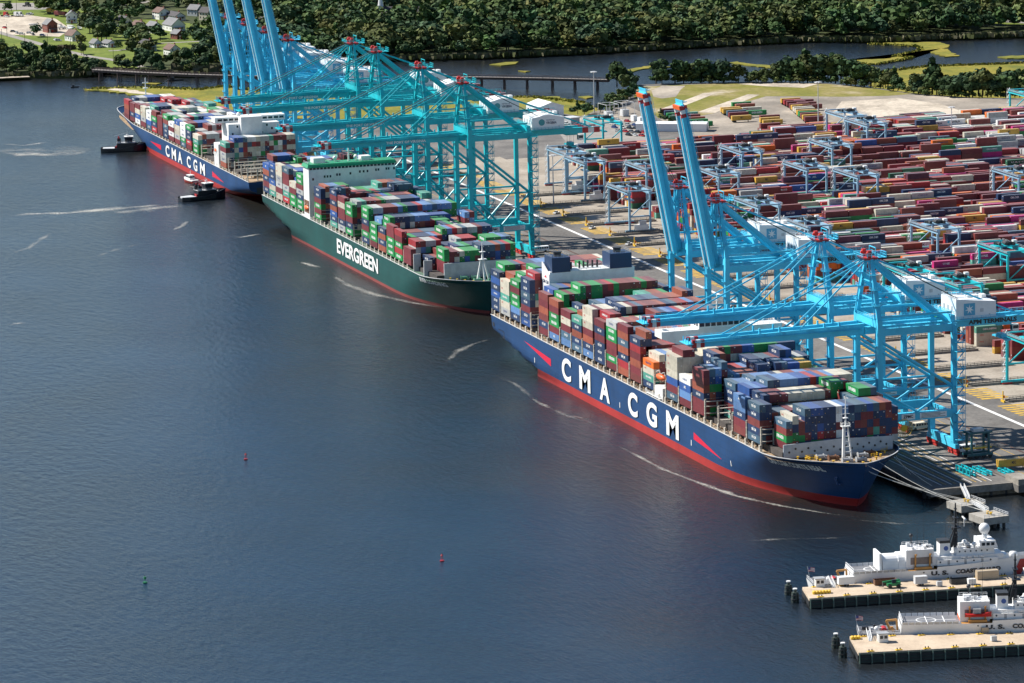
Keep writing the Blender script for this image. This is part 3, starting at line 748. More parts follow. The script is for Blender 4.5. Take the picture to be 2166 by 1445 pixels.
for i, c in enumerate(CONTS):
    if i in pick:
        o = bpy.data.objects.new("shipping_container", cont_mesh(c)); COL.objects.link(o)
        o.location = (c['x'], c['y'], c['z']); o.rotation_euler = (0, 0, 0 if c['ax'] == 'x' else math.pi/2)
        w = c['where']
        if w[0] == "yard":
            rr = int(round((c['x']-(BLOCK0+(w[1]-1)*BPITCH)+13.5)/2.95))
            lab = f"{CNAME[c['col']]} container, {ORD[w[3]-1]} tier, {ORD[rr]} row, {ORD[w[1]-1]} yard block, {ORD[w[2]-1]} stack from quay"
        else:
            ship = {"front": "front blue ship", "green": "green ship", "far": "far blue ship"}[w[0]]
            lab = f"{CNAME[c['col']]} container, {ORD[w[1]-1]} bay from {'bow-side' if w[0]=='far' else 'stern'}, {ORD[w[2]-1]} row, {ORD[w[3]-1]} tier, {ship}"
        tag(o, lab, "container", "shipping containers stacked on ships and yard")
    else:
        v, f, col = cont_geo(c['L'], round(c['H'], 2), c['col'], c['brand'], c['jit'], bool(c['ta']), bool(c['tb']))
        if c['ax'] == 'y': v = np.column_stack([-v[:, 1], v[:, 0], v[:, 2]])
        SV.append(v + np.array([c['x'], c['y'], c['z']])); SF.extend([tuple(j+nv for j in q) for q in f]); SCOL.append(col); nv += len(v)
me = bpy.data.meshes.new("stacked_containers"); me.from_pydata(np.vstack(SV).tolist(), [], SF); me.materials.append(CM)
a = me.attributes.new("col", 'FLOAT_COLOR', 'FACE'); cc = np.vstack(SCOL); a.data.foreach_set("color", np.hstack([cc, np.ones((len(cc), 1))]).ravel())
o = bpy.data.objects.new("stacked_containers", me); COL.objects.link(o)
tag(o, "all the remaining stacked shipping containers on ships and in the yard", kind="stuff")
# ------------------------------------------------------------------ ships
def smooth01(t): t = max(0.0, min(1.0, t)); return t*t*(3-2*t)

class Hull:
    """ship frame: x from the transom forward, y to port, z up from the water"""
    def __init__(s, L, B, D, rise=3.5, stem0=15.0, counter=34.0, zt=8.0, fb=(0.70, 0.84), rise_from=0.90, ab=(2.2, 0.85, 1.9, 0.85)):
        s.L, s.B, s.D, s.rise, s.stem0, s.counter, s.zt, s.fb, s.rf, s.ab = L, B, D, rise, stem0, counter, zt, fb, rise_from, ab
    def top(s, u): return s.D + s.rise*smooth01((u - s.rf)/(1.0 - s.rf)*1.15)
    def end(s, z):
        t = max(0.0, min(1.0, z/(s.D+s.rise))); return s.L - s.stem0*(1-t)**1.35
    def half(s, u, z):
        x = u*s.end(z); t = max(0.0, min(1.0, z/(s.D+s.rise)))
        p = s.fb[0] + (s.fb[1]-s.fb[0])*t**1.25
        h = 1.0
        if u > p:
            k = (u-p)/(1-p); a = s.ab[0] + (s.ab[2]-s.ab[0])*t; b = s.ab[1] + (s.ab[3]-s.ab[1])*t
            h = max(0.0, 1 - k**a)**b
        zb = s.zt*(1 - x/s.counter) if x < s.counter else -(x-s.counter)*0.28
        r = 5.0
        if z < zb + r:
            q = max(0.0, min(1.0, (zb + r - z)/r)); h *= math.sqrt(max(0.0, 1 - q**2.4))
        if x < 40 and t < 1: h *= 1 - 0.06*(1-x/40)*(1-t)
        return h*s.B/2
    def surf(s, x, z, side):
        return side*s.half(x/s.end(z), z)
    def build(s, root, top_mat, low_mat, zboot, deck_mat):
        us = [0, .004, .012, .03, .05, .08, .12, .18, .3, .5, .62, .68, .72, .75, .78, .8, .82, .84, .86, .88, .9, .915, .93, .945, .958, .968, .977, .985, .991, .996, 1.0]
        def grid(zf, name, mat):
            m = MB(); nz = len(zf)
            for side in (-1, 1):
                vs = []
                for u in us:
                    for f in zf:
                        z = f(u); h = max(s.half(u, z), 0.02)
                        vs.append((u*s.end(z), side*h, z))
                fs = []
                for i in range(len(us)-1):
                    for j in range(nz-1):
                        q = (i*nz+j, (i+1)*nz+j, (i+1)*nz+j+1, i*nz+j+1)
                        fs.append(q if side < 0 else q[::-1])
                m.add(vs, fs)
            vs = []; fs = []
            for f in zf:
                z = f(0); h = max(s.half(0, z), 0.02); vs += [(-0.01, -h, z), (-0.01, h, z)]
            for j in range(nz-1): fs.append((2*j+1, 2*j, 2*j+2, 2*j+3))
            m.add(vs, fs)
            o = m.build(name, mat, root, smooth=True)
            for p in o.data.polygons:
                if abs(p.normal.x) > 0.95: p.use_smooth = False
            return o
        grid([lambda u: -2.5, lambda u: -1.0, lambda u: 0.0, lambda u: zboot*0.5, lambda u: zboot], "lower_hull", low_mat)
        grid([(lambda k: (lambda u: zboot + (s.top(u)-zboot)*k))(k) for k in (0, .12, .25, .38, .5, .62, .74, .86, .95, 1.0)], "hull", top_mat)
        m = MB(); o1, o2 = [], []
        for u in us:
            z = s.top(u) - (0.0 if u < s.rf else (s.rise+0.05)*smooth01((u-s.rf)/0.03)); h = max(s.half(u, s.top(u)) - 0.15, 0.02); o1.append((u*s.end(z), -h, z)); o2.append((u*s.end(z), h, z))
        n_ = len(us); m.add(o1+o2, [(i, i+1, n_+i+1, n_+i) for i in range(n_-1)])
        m.build("deck", deck_mat, root)
        # bulwark cap: a thin rail on the sheer line
        m = MB()
        for side in (-1, 1):
            P = [(u*s.end(s.top(u)), side*max(s.half(u, s.top(u)), 0.02), s.top(u)+0.06) for u in us]
            for a, b in zip(P[:-1], P[1:]):
                if (Vector(b)-Vector(a)).length > 0.05: m.beam(a, b, 0.35, 0.22)
        m.build("sheer_rail", LIGHTG, root)
    def text(s, root, name, word, x0, x1, z0, h, side, mat, bold=0.03, res=3, flip=False):
        """lettering wrapped on the shell; side -1 starboard (reads towards the bow), +1 port (reads towards the stern)"""
        m = MB(); vs, fs, wd = text_geo(word, bold, res); k = (x1-x0)/wd
        out = []
        for px_, pz in vs:
            x = (x0 + px_*k) if side < 0 else (x1 - px_*k); z = z0 + pz*h
            out.append((x, s.surf(x, z, side) + side*0.32, z))
        m.add(out, fs)
        return m.build(name, mat, root)

DECKG = paint("deck_green", (0.10, 0.17, 0.12), 0.7, wear=0.3)
DECKR = paint("deck_buff", (0.36, 0.25, 0.15), 0.75, wear=0.4)
DECKL = paint("deck_pale", (0.50, 0.50, 0.48), 0.7, wear=0.25)
HATCH = paint("hatch_coaming", (0.07, 0.06, 0.055), 0.8, wear=0.4)
POST = paint("lashing_steel", (0.55, 0.50, 0.42), 0.6, wear=0.35)
HB = hull_paint("hull_blue", (0.007, 0.052, 0.160))
HR = hull_paint("boot_red", (0.40, 0.026, 0.024), 0.55)
HG = hull_paint("hull_green", (0.003, 0.066, 0.060))
HRG = hull_paint("boot_red_dull", (0.26, 0.050, 0.045), 0.6)
LOGO_RED = paint("logo_red", (0.62, 0.012, 0.05), 0.45, wear=0.08, streak=False)
FNAVY = paint("funnel_navy", (0.014, 0.040, 0.105), 0.45, wear=0.1)

def lashing(root, xs, B, z0, z1, name="lashing_bridge", posts_every=4.9):
    for x in xs:
        m = MB(); h = B/2 - 0.45; n_ = int(2*h/posts_every)
        for i in range(n_+1):
            y = -h + 2*h*i/n_
            m.box(x-0.28, x+0.28, y-0.28, y+0.28, z0, z1 if i not in (0, n_) else z1+0.8)
        for z in (z0+(z1-z0)*0.42, z0+(z1-z0)*0.75, z1-0.2):
            m.box(x-0.55, x+0.55, -h-0.25, h+0.25, z, z+0.22)
        for z in (z1+0.9,):
            m.box(x-0.5, x-0.44, -h, h, z, z+0.08)
        m.build(name, POST, root)
def stanchions(root, x0, x1, step, B, z0, z1, hull=None):
    for side in (-1, 1):
        x = x0; 
        while x < x1:
            m = MB(); h = B/2 - 0.1
            m.box(x-0.55, x+0.55, side*h-0.45 if side > 0 else -h, side*h if side > 0 else -h+0.45, z0, z1)
            m.build("stanchion", POST, root); x += step
        if side < 0:
            m = MB(); m.box(x0, x1, -B/2+0.12, -B/2+0.18, z0+1.0, z0+1.08); m.box(x0, x1, -B/2+0.12, -B/2+0.18, z0+0.5, z0+0.56); m.build("deck_railing", POST, root)
        else:
            m = MB(); m.box(x0, x1, B/2-0.18, B/2-0.12, z0+1.0, z0+1.08); m.build("deck_railing", POST, root)
def rails(m, pts, h=1.0, post=2.0, r=0.045):
    """an open guard rail along a path"""
    P = [Vector(p) for p in pts]
    for a, b in zip(P[:-1], P[1:]):
        for k in (0.5, 1.0): m.beam(a+Vector((0, 0, h*k)), b+Vector((0, 0, h*k)), r*2, r*2)
        n_ = max(1, int((b-a).length/post))
        for i in range(n_+1):
            c = a.lerp(b, i/n_); m.beam(c, c+Vector((0, 0, h)), r*2, r*2)
def lifeboat(root, x, y, z, L=8.0):
    m = MB(); prof = [(-L/2, 0.1), (-L/2*0.8, 0.85), (-L*0.2, 1.25), (L*0.25, 1.25), (L/2*0.85, 0.8), (L/2, 0.1)]
    n_ = 8; vs = []
    for px_, r in prof:
        for k in range(n_):
            t = 2*math.pi*k/n_; vs.append((x+px_, y+r*math.cos(t), z+r*1.05*math.sin(t)))
    fs = [(i*n_+k, (i+1)*n_+k, (i+1)*n_+(k+1) % n_, i*n_+(k+1) % n_) for i in range(len(prof)-1) for k in range(n_)]
    m.add(vs, fs); m.build("lifeboat", ORANGE, root, smooth=True)
    m = MB()
    for dx in (-L*0.32, L*0.32):
        m.beam((x+dx, y+1.6, z-2.2), (x+dx, y+0.4, z+2.3), 0.35); m.beam((x+dx, y+0.4, z+2.3), (x+dx, y-0.9, z+1.9), 0.3)
    m.build("lifeboat_davit", WHITE, root)
def winch(root, x, y, z, mat):
    m = MB(); m.tube((x, y-1.3, z+0.9), (x, y+1.3, z+0.9), 0.75, n=9); m.tube((x, y-1.5, z+0.9), (x, y-1.3, z+0.9), 1.1, n=10); m.tube((x, y+1.3, z+0.9), (x, y+1.5, z+0.9), 1.1, n=10)
    m.box(x-0.9, x+0.9, y+1.55, y+2.6, z, z+1.3); m.build("winch", mat, root)
def bollards(root, pts, z, mat=YELP):
    for x, y in pts:
        m = MB(); m.tube((x, y, z), (x, y, z+0.9), 0.32, n=7); m.tube((x, y, z+0.9), (x, y, z+1.1), 0.5, n=7); m.build("bollard", mat, root)

# ---- the front ship
S1 = thing("container_ship", "front blue container ship with red waterline and two navy funnel casings", "ship", (0, 25.6, 0))
h1 = Hull(362.5, 51.2, 16.4, rise=1.2, stem0=9.0, counter=46, zt=6.0, fb=(0.755, 0.91), rise_from=0.885)
h1.build(S1, HB, HR, 3.2, DECKR)
def Xat(x_, y_, Yp):
    w = CD + CR*(x_-W_PX/2)/F_PX - CU*(y_-H_PX/2)/F_PX; return float((CAM_O + (Yp-CAM_O[1])/w[1]*w)[0])
for ch, a, b_ in (("C", 1190, 1209), ("M", 1227, 1250), ("A", 1270, 1291), ("C", 1330, 1350), ("G", 1369, 1391), ("M", 1411, 1437)):
    ym = 780 + (a-1190)*0.535
    h1.text(S1, "hull_letter", ch, Xat(a, ym, 0), Xat(b_, ym+8, 0), 4.6, 9.7, -1, TEXTW, bold=0.035, res=6)
for (xa, za, xb, zb0, zb1) in ((46, 12.4, 82, 7.2, 10.4), (253, 8.0, 283, 6.0, 6.2)):
    m = MB()
    if xa < 100: P = [(xa, za), (xb, zb0), (xb, zb1)]
    else: P = [(xa, 11.0), (xa, 8.2), (xb, 6.0), (xb, 6.1)]
    if xa < 100: P = [P[0], P[0], P[1], P[2]]
    Q = []
    for i in range(13):
        k_ = i/12; Q += [(P[0][0]*(1-k_)+P[3][0]*k_, P[0][1]*(1-k_)+P[3][1]*k_), (P[1][0]*(1-k_)+P[2][0]*k_, P[1][1]*(1-k_)+P[2][1]*k_)]
    m.add([(x, h1.surf(x, z, -1)-0.1, z) for x, z in Q], [(2*i, 2*i+1, 2*i+3, 2*i+2) for i in range(12)]); m.build("red_flash", LOGO_RED, S1)
h1.text(S1, "ship_name", "CMA CGM CORTE REAL", 328.0, 351.5, 13.3, 2.2, -1, TEXTW, bold=0.05, res=2)
for x in (60.0, 168.0, 250.0, 292.0):          # draught marks and tug marks
    m = MB(); m.add([(x+d, h1.surf(x, z, -1)-0.12, z) for d, z in ((0, 5.2), (0.6, 5.2), (0.6, 7.4), (0, 7.4))], [(0, 1, 2, 3)]); m.build("draught_mark", TEXTW, S1)
m = MB()
for (x0, x1, z0, z1) in ((1.5, 4.0, 11.6, 13.3), (2.0, 4.2, 8.4, 10.0), (9.5, 17.5, 8.0, 11.6)):
    m.add([(x, h1.surf(x, z, -1)-0.12, z) for x, z in ((x0, z0), (x1, z0), (x1, z1), (x0, z1))], [(0, 1, 2, 3)])
m.build("mooring_opening", DARKP, S1)
m = MB(); m.box(2, 336, -22.0, 22.0, 16.2, 18.55); m.build("hatch_coaming", HATCH, S1)
gaps1 = [10.6+0.4, 25.0-0.2, 39.2, 52.9, 63.3, 77.0, 91.5, 106.0, 120.2, 134.6, 149.0, 163.2, 177.6, 192.2, 206.6, 219.8, 234.2, 248.6, 263.0, 277.4, 292.2, 306.8, 321.4]
lashing(S1, gaps1, 50.0, 16.4, 24.6)
lashing(S1, [-2.1], 49.0, 16.4, 28.0)
stanchions(S1, 4.5, 326, 7.2, 51.0, 16.4, 18.75)
m = MB()
rg_ = random.Random(3)
for k in range(150):
    x = rg_.uniform(2, 325); m.cbox((x, -24.6+rg_.uniform(0, 1.6), 16.4+0.35), (rg_.uniform(0.4, 1.6), 0.6, rg_.uniform(0.4, 1.3)))
tag(m.build("deck_gear", DECKR, S1), kind="stuff")
# funnel house: Y 6.5 .. 44, X 52..63
m = MB(); m.box(53.5, 62.8, -19.0, 19.0, 16.2, 43.9); fh = m.build("funnel_house", WHITE, S1)
for y0, y1 in ((-18.0, -9.8), (8.0, 17.8)):
    m = MB(); m.box(53.0, 63.0, y0, y1, 43.6, 49.9); f_ = m.build("funnel", FNAVY, S1)
    m = MB(); yc = (y0+y1)/2; m.tube((58, yc, 49.6), (58, yc, 51.6), 1.7, n=12); m.tube((58, yc, 51.6), (58, yc, 51.9), 2.0, n=12); m.build("uptake", DARKP, f_)
    m = MB(); rails(m, [(53.2, y0+.2, 49.9), (62.8, y0+.2, 49.9), (62.8, y1-.2, 49.9), (53.2, y1-.2, 49.9)], 1.1, 2); m.build("funnel_railing", GREYP, f_)
    if y0 < 0:
        m = MB(); m.hexa([(53.2, -19.3, 24), (62.9, -19.3, 24), (62.9, -18.9, 24), (53.2, -18.9, 24)], [(53.2, -19.3, 47.2), (62.9, -19.3, 43.0), (62.9, -18.9, 43.0), (53.2, -18.9, 47.2)]); lp = m.build("logo_panel", WHITE, S1)
        m = MB(); put_text(m, "CMA CGM", lambda u, v: (54.2+u, -19.36, 38.6+v), 1.5, 7.6, 0.03); m.build("logo_lettering", FNAVY, lp)
        m = MB(); m.add([(56.5, -19.36, 41.2), (59.6, -19.36, 41.0), (58.4, -19.36, 42.2)], [(0, 1, 2)]); m.build("logo_flash", LOGO_RED, lp)
m = MB()
for y in (-4, -2, 0, 2, 4, -8):
    m = MB(); m.tube((57+abs(y)*.2, y, 43.9), (57+abs(y)*.2, y, 47.0), 0.45, n=8); m.build("exhaust_pipe", DARKP, S1)
m = MB(); rails(m, [(62.6, -9, 43.9), (62.6, 8, 43.9)], 1.1, 2); rails(m, [(53.7, -9, 43.9), (53.7, 8, 43.9)], 1.1, 2); m.build("house_railing", WHITE, S1)
# bridge house X 207..219
m = MB(); m.box(207.6, 218.8, -14, 14, 16.2, 41.0); m.build("accommodation_block", WHITE, S1)
m = MB()
m.add([(x, y, z) for x in (209.5, 217.5) for y, z in ((-25.2, 41.2), (25.2, 41.2), (25.2, 44.0), (-25.2, 44.0), (-14.2, 37.0), (14.2, 37.0))],
      [(0, 3, 2, 1, 5, 4), (10, 11, 7, 8, 9, 6), (0, 6, 9, 3), (3, 9, 8, 2), (2, 8, 7, 1), (1, 7, 11, 5), (5, 11, 10, 4), (4, 10, 6, 0)])
wing = m.build("bridge_wing", WHITE, S1)
m = MB(); m.box(208.4, 217.9, -9.8, 9.8, 44.0, 47.3); br = m.build("wheelhouse", WHITE, S1)
for k in range(8):
    m = MB(); y = -8.6 + k*2.4; m.box(217.92, 218.0, y-0.95, y+0.95, 45.0, 46.5); m.build("bridge_window", GLASS, br)
for k in range(3):
    m = MB(); x = 210.5+k*2.6; m.box(x-0.9, x+0.9, -9.88, -9.81, 45.0, 46.5); m.build("bridge_window", GLASS, br)
m = MB(); m.box(208, 218.3, -10.2, 10.2, 47.3, 47.6); m.build("wheelhouse_roof", DECKG, br)
m = MB(); m.beam((212, 0, 47.5), (212, 0, 56), 0.8, 0.8, w2=0.3, h2=0.3); m.beam((212, -3, 52.5), (212, 3, 52.5), 0.25); m.beam((212.6, -1.8, 54), (212.6, 1.8, 54), 0.4, 0.25)
m.sphere((210, -5, 48.8), 1.2, 10, 6); m.sphere((210, 5, 48.8), 1.2, 10, 6); m.build("radar_mast", WHITE, br)
m = MB(); rails(m, [(217.4, -24.8, 44), (217.4, -10, 44)], 1.1, 2.2); rails(m, [(217.4, 10, 44), (217.4, 24.8, 44)], 1.1, 2.2); rails(m, [(209.6, -24.8, 44), (209.6, 24.8, 44)], 1.1, 2.2); m.build("wing_railing", WHITE, wing)
m = MB()
for y in (-24.0, 24.0): m.box(210, 214, y-0.9, y+0.9, 46.2, 46.35); [m.beam((x, y+d, 44), (x, y+d, 46.2), 0.1) for x in (210.2, 213.8) for d in (-.8, .8)]
m.build("wing_canopy", WHITE, wing)
lifeboat(S1, 212.5, -24.0, 25.2, 8.5)
m = MB(); m.box(208, 217, -25.0, -20.5, 16.6, 21.5); m.build("lifeboat_deck", WHITE, S1)
m = MB(); m.beam((200, -25.3, 17.2), (216, -25.3, 17.2), 0.8, 0.25); rails(m, [(198, -25.5, 17.3), (216, -25.5, 17.3)], 1.0, 1.5); m.build("gangway", WHITE, S1)
# breakwater, foredeck gear, mast
BW = paint("breakwater_grey", (0.42, 0.46, 0.50), 0.5, wear=0.15)
m = MB()
for side in (-1, 1):
    m.hexa([(338.2, 0, 16.2), (338.7, 0, 16.2), (336.2, side*21.6, 16.2), (335.7, side*21.6, 16.2)], [(338.2, 0, 22.4), (338.7, 0, 22.4), (336.2, side*21.6, 21.2), (335.7, side*21.6, 21.2)])
bw = m.build("breakwater", BW, S1)
for k in range(17):
    y = -19.5 + k*2.4; x = 338.72 - abs(y)/21.6*2.5; z = 19.6 if k % 2 else 18.4
    m = MB(); m.tube((x-0.02, y, z), (x+0.1, y, z), 0.42, n=9); m.build("freeing_hole", DARKP, bw)
MX, MY = 348.6, -1.6
m = MB(); m.beam((MX, MY-1.6, 16.3), (MX, MY-1.2, 29.0), 0.9, 0.9); m.beam((MX, MY+1.8, 16.3), (MX, MY+0.2, 29.0), 0.5, 0.5)
for k in range(6): m.beam((MX, MY-1.5, 17.6+k*1.9), (MX, MY+1.6-k*0.24, 17.6+k*1.9), 0.25)
m.beam((MX, MY-0.6, 29.0), (MX, MY-0.5, 39.6), 0.5, 0.5, w2=0.2, h2=0.2); m.box(MX-1.3, MX+1.3, MY-2.2, MY+1.0, 28.9, 29.2); m.box(MX-.8, MX+.8, MY-1.5, MY+.3, 32.0, 32.2)
rails(m, [(MX-1.3, MY-2.2, 29.2), (MX+1.3, MY-2.2, 29.2), (MX+1.3, MY+1, 29.2), (MX-1.3, MY+1, 29.2), (MX-1.3, MY-2.2, 29.2)], 1.0, 1.0)
m.beam((MX, MY-2.2, 33.6), (MX, MY+1.0, 33.6), 0.2); m.beam((MX, MY-1.6, 35.6), (MX, MY+.4, 35.6), 0.15); m.build("foremast", WHITE, S1)
for (x, y, mt) in ((343, -10, GREYP), (346, -6.5, RUST), (346, 5, GREYP), (343, 9, RUST), (353, 1.5, GREYP), (341.5, 2, GREYP), (352, -3.6, GREYP)): winch(S1, x, y, 16.4, mt)
bollards(S1, [(340, -17.5), (343, -15.5), (348, -12.0), (352, -8.4), (356, -4.5), (358.5, 0.5), (356, 4.5), (352, 8.4), (348, 11.8), (343, 15.5)], 16.4)
m = MB()
for p in ([(340, -14.5, 16.4), (345, -14.5, 16.4), (345, -11.5, 16.4), (340, -11.5, 16.4), (340, -14.5, 16.4)], [(342, 12, 16.4), (347, 11, 16.4), (347, 8.5, 16.4)], [(336, 19.5, 16.4), (341, 17.2, 16.4), (341, 15.0, 16.4)]): rails(m, p, 1.2, 1.2, 0.07)
m.build("yellow_guard_rail", YELP, S1)
ay = h1.surf(352.5, 10.5, -1)
m = MB(); m.tube((352.5, ay+.3, 11.2), (352.7, ay-.5, 11.2), 1.0, n=10); m.beam((352.8, ay-.5, 11.2), (352.8, ay+.2, 8.6), 0.5); m.beam((351.8, ay+.3, 8.8), (353.9, ay+.9, 8.8), 0.5); m.build("anchor", HB, S1)

# ---- the green ship
S2 = thing("container_ship", "dark green container ship with white slab deckhouse and green roof, moored in the middle", "ship", (-408, 28.4, 0))
h2 = Hull(322.5, 45.8, 14.4, rise=1.6, stem0=5.5, counter=44, zt=6.0, fb=(0.74, 0.885), rise_from=0.87, ab=(2.3, 0.9, 2.3, 0.66))
h2.build(S2, HG, HRG, 1.4, DECKG)
h2.text(S2, "hull_lettering", "EVERGREEN", 144.2, 215.6, 4.7, 7.4, -1, TEXTW, bold=0.03, res=4)
h2.text(S2, "ship_name", "EVER LOADING", 283.0, 305.5, 11.6, 2.1, -1, TEXTW, bold=0.05, res=2)
m = MB()
for (x0, x1, z0, z1) in ((3, 6, 9.0, 10.8), (7.5, 10.5, 8.8, 10.6), (12, 14.5, 8.4, 9.8)):
    m.add([(x, h2.surf(x, z, -1)-0.12, z) for x, z in ((x0, z0), (x1, z0), (x1, z1), (x0, z1))], [(0, 1, 2, 3)])
m.build("mooring_opening", DARKP, S2)
m = MB(); m.box(4, 300, -19.5, 19.5, 14.2, 16.4); m.build("hatch_coaming", HATCH, S2)
lashing(S2, [x+408-1.0 for x in (-406, -393.5, -380, -366.5, -353.5, -340, -306.2, -293.5, -277.3, -263, -249.6, -236.5, -221.2, -207.5, -193.2, -179, -165.7, -151.6)], 44.6, 14.4, 21.6)
stanchions(S2, 4.5, 268, 6.8, 45.6, 14.4, 16.5)
m = MB(); m.box(83.5, 94.0, -22.8, 22.8, 14.2, 39.2); dh = m.build("deckhouse", WHITE, S2)
GRN_ROOF = paint("roof_green", (0.02, 0.28, 0.13), 0.5, wear=0.15)
m = MB(); m.hexa([(82.6, -23.6, 40.4), (94.7, -23.6, 40.4), (94.7, 23.6, 40.4), (82.6, 23.6, 40.4)], [(83.6, -22.8, 42.0), (93.4, -22.8, 42.0), (93.4, 22.8, 42.0), (83.6, 22.8, 42.0)]); m.build("bridge_roof", GRN_ROOF, S2)
m = MB(); m.box(83.6, 93.8, -22.7, 22.7, 39.2, 40.4); m.build("bridge_band", WHITE, S2)
for k in range(24):
    m = MB(); y = -21.6 + k*1.88; m.box(93.8, 93.9, y-0.7, y+0.7, 39.35, 40.3); m.build("bridge_window", GLASS, dh)
for (y, z) in [(-20.6, 34.6), (-14.5, 35.6), (-13, 35.6), (-11.5, 35.6), (-8, 36.2), (-6.6, 36.2), (-1, 36.4), (4, 37), (6, 37), (8, 37), (12.5, 37.4), (13.8, 37.4), (18, 37.6), (19.2, 37.6), (22, 37.6), (22, 31), (-20, 27)]:
    m = MB(); m.box(94.0, 94.07, y-0.45, y+0.45, z-0.6, z+0.6); m.build("cabin_window", GLASS, dh)
m = MB(); m.box(84, 90, -19, -13, 42.0, 44.6); m.build("roof_house", WHITE, S2)
m = MB(); m.box(85, 90, 6, 11, 42.0, 44.2); m.build("roof_house", WHITE, S2)
m = MB(); m.beam((88, 0, 42), (88, 0, 51), 0.8, 0.8, w2=.3, h2=.3); m.beam((88, -3, 47), (88, 3, 47), 0.3); m.build("radar_mast", WHITE, S2)
for y in (-7, 4):
    m = MB(); m.tube((87, y, 42), (87, y, 43), 0.4, n=8); m.sphere((87, y, 43.8), 1.1); m.build("radome", WHITE, S2)
m = MB(); rails(m, [(93.2, -22.6, 42), (93.2, 22.6, 42)], 1.1, 2.2); rails(m, [(84, -22.6, 42), (93.2, -22.6, 42)], 1.1, 2.2); m.build("roof_railing", LIGHTG, S2)
m = MB(); m.box(84.5, 93, -22.95, -22.82, 17.2, 23.5); m.build("boat_recess", RUST, S2)
lifeboat(S2, 89, -22.6, 19.6, 7.5)
m = MB(); rails(m, [(76, -22.6, 14.4), (96, -22.6, 14.4)], 1.1, 1.5); m.beam((78, -22.5, 14.9), (92, -22.5, 14.9), 0.8, 0.25); m.build("gangway", WHITE, S2)
BW2 = paint("breakwater_pale", (0.50, 0.52, 0.53), 0.5, wear=0.2)
m = MB(); m.hexa([(299.5, -16.0, 14.3), (300.2, -16.0, 14.3), (300.2, 17, 14.3), (299.5, 17, 14.3)], [(299.5, -16.0, 21.8), (300.2, -16.0, 21.8), (300.2, 17, 21.8), (299.5, 17, 21.8)]); m.build("breakwater", BW2, S2)
m = MB(); m.hexa([(285.5, -21.5, 14.3), (286.2, -21.5, 14.3), (286.2, -17.5, 14.3), (285.5, -17.5, 14.3)], [(285.5, -21.5, 21.5), (286.2, -21.5, 21.5), (286.2, -17.5, 21.5), (285.5, -17.5, 21.5)]); m.build("wing_bulkhead", BW2, S2)
m = MB(); m.box(271, 271.6, -22, -18.5, 14.3, 22.5); m.build("wing_bulkhead", BW2, S2)
EX = 309.5
m = MB(); m.beam((EX, -3, 14.4), (EX, -1.2, 24), 0.9, 0.9, w2=.6, h2=.6); m.beam((EX, 2.6, 14.4), (EX, 0.2, 24), 0.9, 0.9, w2=.6, h2=.6); m.beam((EX+3, -0.4, 14.4), (EX+.2, -0.4, 24), .7, .7)
m.box(EX-1.2, EX+1.4, -2.2, 1.4, 24, 24.4); m.beam((EX, -0.4, 24.3), (EX, -0.4, 32.0), 0.9, 0.9, w2=.2, h2=.2); m.box(EX-.9, EX+1, -1.7, 0.9, 27.6, 27.8); m.build("foremast", WHITE, S2)
WG = paint("winch_green", (0.10, 0.27, 0.18), 0.55, wear=0.25)
for (x, y) in ((304, -8), (305, -3), (304, 3), (308, 6), (313.5, -4.5), (313.5, 5), (316.5, 1.5), (304, 10)): winch(S2, x, y, 14.5, WG)
bollards(S2, [(303, -14), (307, -12), (311, -9.5), (314.5, -6.5), (317.5, -2.5), (305, 12.5), (311, 9.5)], 14.5)
m = MB(); m.tube((255, -16.0, 25.0), (261, -16.0, 25.0), 1.2, n=10); m.build("tank_container", YELP, S2)

# ---- the far ship, bow away from the camera
S3 = thing("container_ship", "far blue container ship with tugs at its side, white bridge block aft", "ship", (-470, 34.6, 0), math.pi)
h3 = Hull(330.0, 40.4, 12.2, rise=4.2, stem0=22.0, counter=30, zt=4.5, fb=(0.66, 0.93), rise_from=0.80, ab=(2.2, 0.9, 2.2, 0.62))
h3.build(S3, HB, HR, 2.9, DECKR)
for ch, a, b_ in (("C", 350, 358), ("M", 363, 372), ("A", 376, 385), ("C", 395, 403), ("G", 409, 417), ("M", 423, 433)):
    ym = 318 + (a-350)*0.54
    h3.text(S3, "hull_letter", ch, -470-Xat(b_, ym+4, 14), -470-Xat(a, ym, 14), 3.6, 6.6, 1, TEXTW, bold=0.03, res=5)
for xa, xb, up in ((200, 225, 1), (76, 52, 0)):
    m = MB(); P = [(225, 7.4), (198, 5.2), (198, 8.2)] if up else [(78, 5.4), (78, 8.4), (52, 5.2)]
    m.add([(x, h3.surf(x, z, 1)+0.1, z) for x, z in P], [(0, 1, 2)]); m.build("red_flash", LOGO_RED, S3)
m = MB()
m.add([(x, h3.surf(x, z, 1)+0.12, z) for x, z in ((2.5, 6.5), (9, 6.5), (9, 9.5), (2.5, 9.5))], [(0, 1, 2, 3)]); m.build("mooring_opening", DARKP, S3)
m = MB(); m.add([(-0.1, y, z) for y, z in ((8, 5.5), (15.5, 5.5), (15.5, 9), (8, 9))], [(0, 1, 2, 3)]); m.build("stern_opening", DARKP, S3)
m = MB(); m.box(30, 318-4, -17.5, 17.5, 12, 13.9); m.build("hatch_coaming", HATCH, S3)
lashing(S3, [4, 17, 31, 44.5, 58] + [104.5+14.0*k for k in range(12)], 39.4, 12.2, 19.0)
stanchions(S3, 6, 270, 7.0, 40.0, 12.2, 13.9)
m = MB(); m.box(61, 76, -14.5, 14.5, 12, 36.0); m.build("accommodation_block", WHITE, S3)
m = MB(); m.box(64, 74, 13, 19.8, 12, 25); m.build("side_house", WHITE, S3)
m = MB(); m.box(69, 77, -20, 20, 36.0, 39.0); wh = m.build("wheelhouse", WHITE, S3)
m = MB(); m.box(58, 64, -4, 8, 24, 40); m.build("funnel_casing", WHITE, S3)
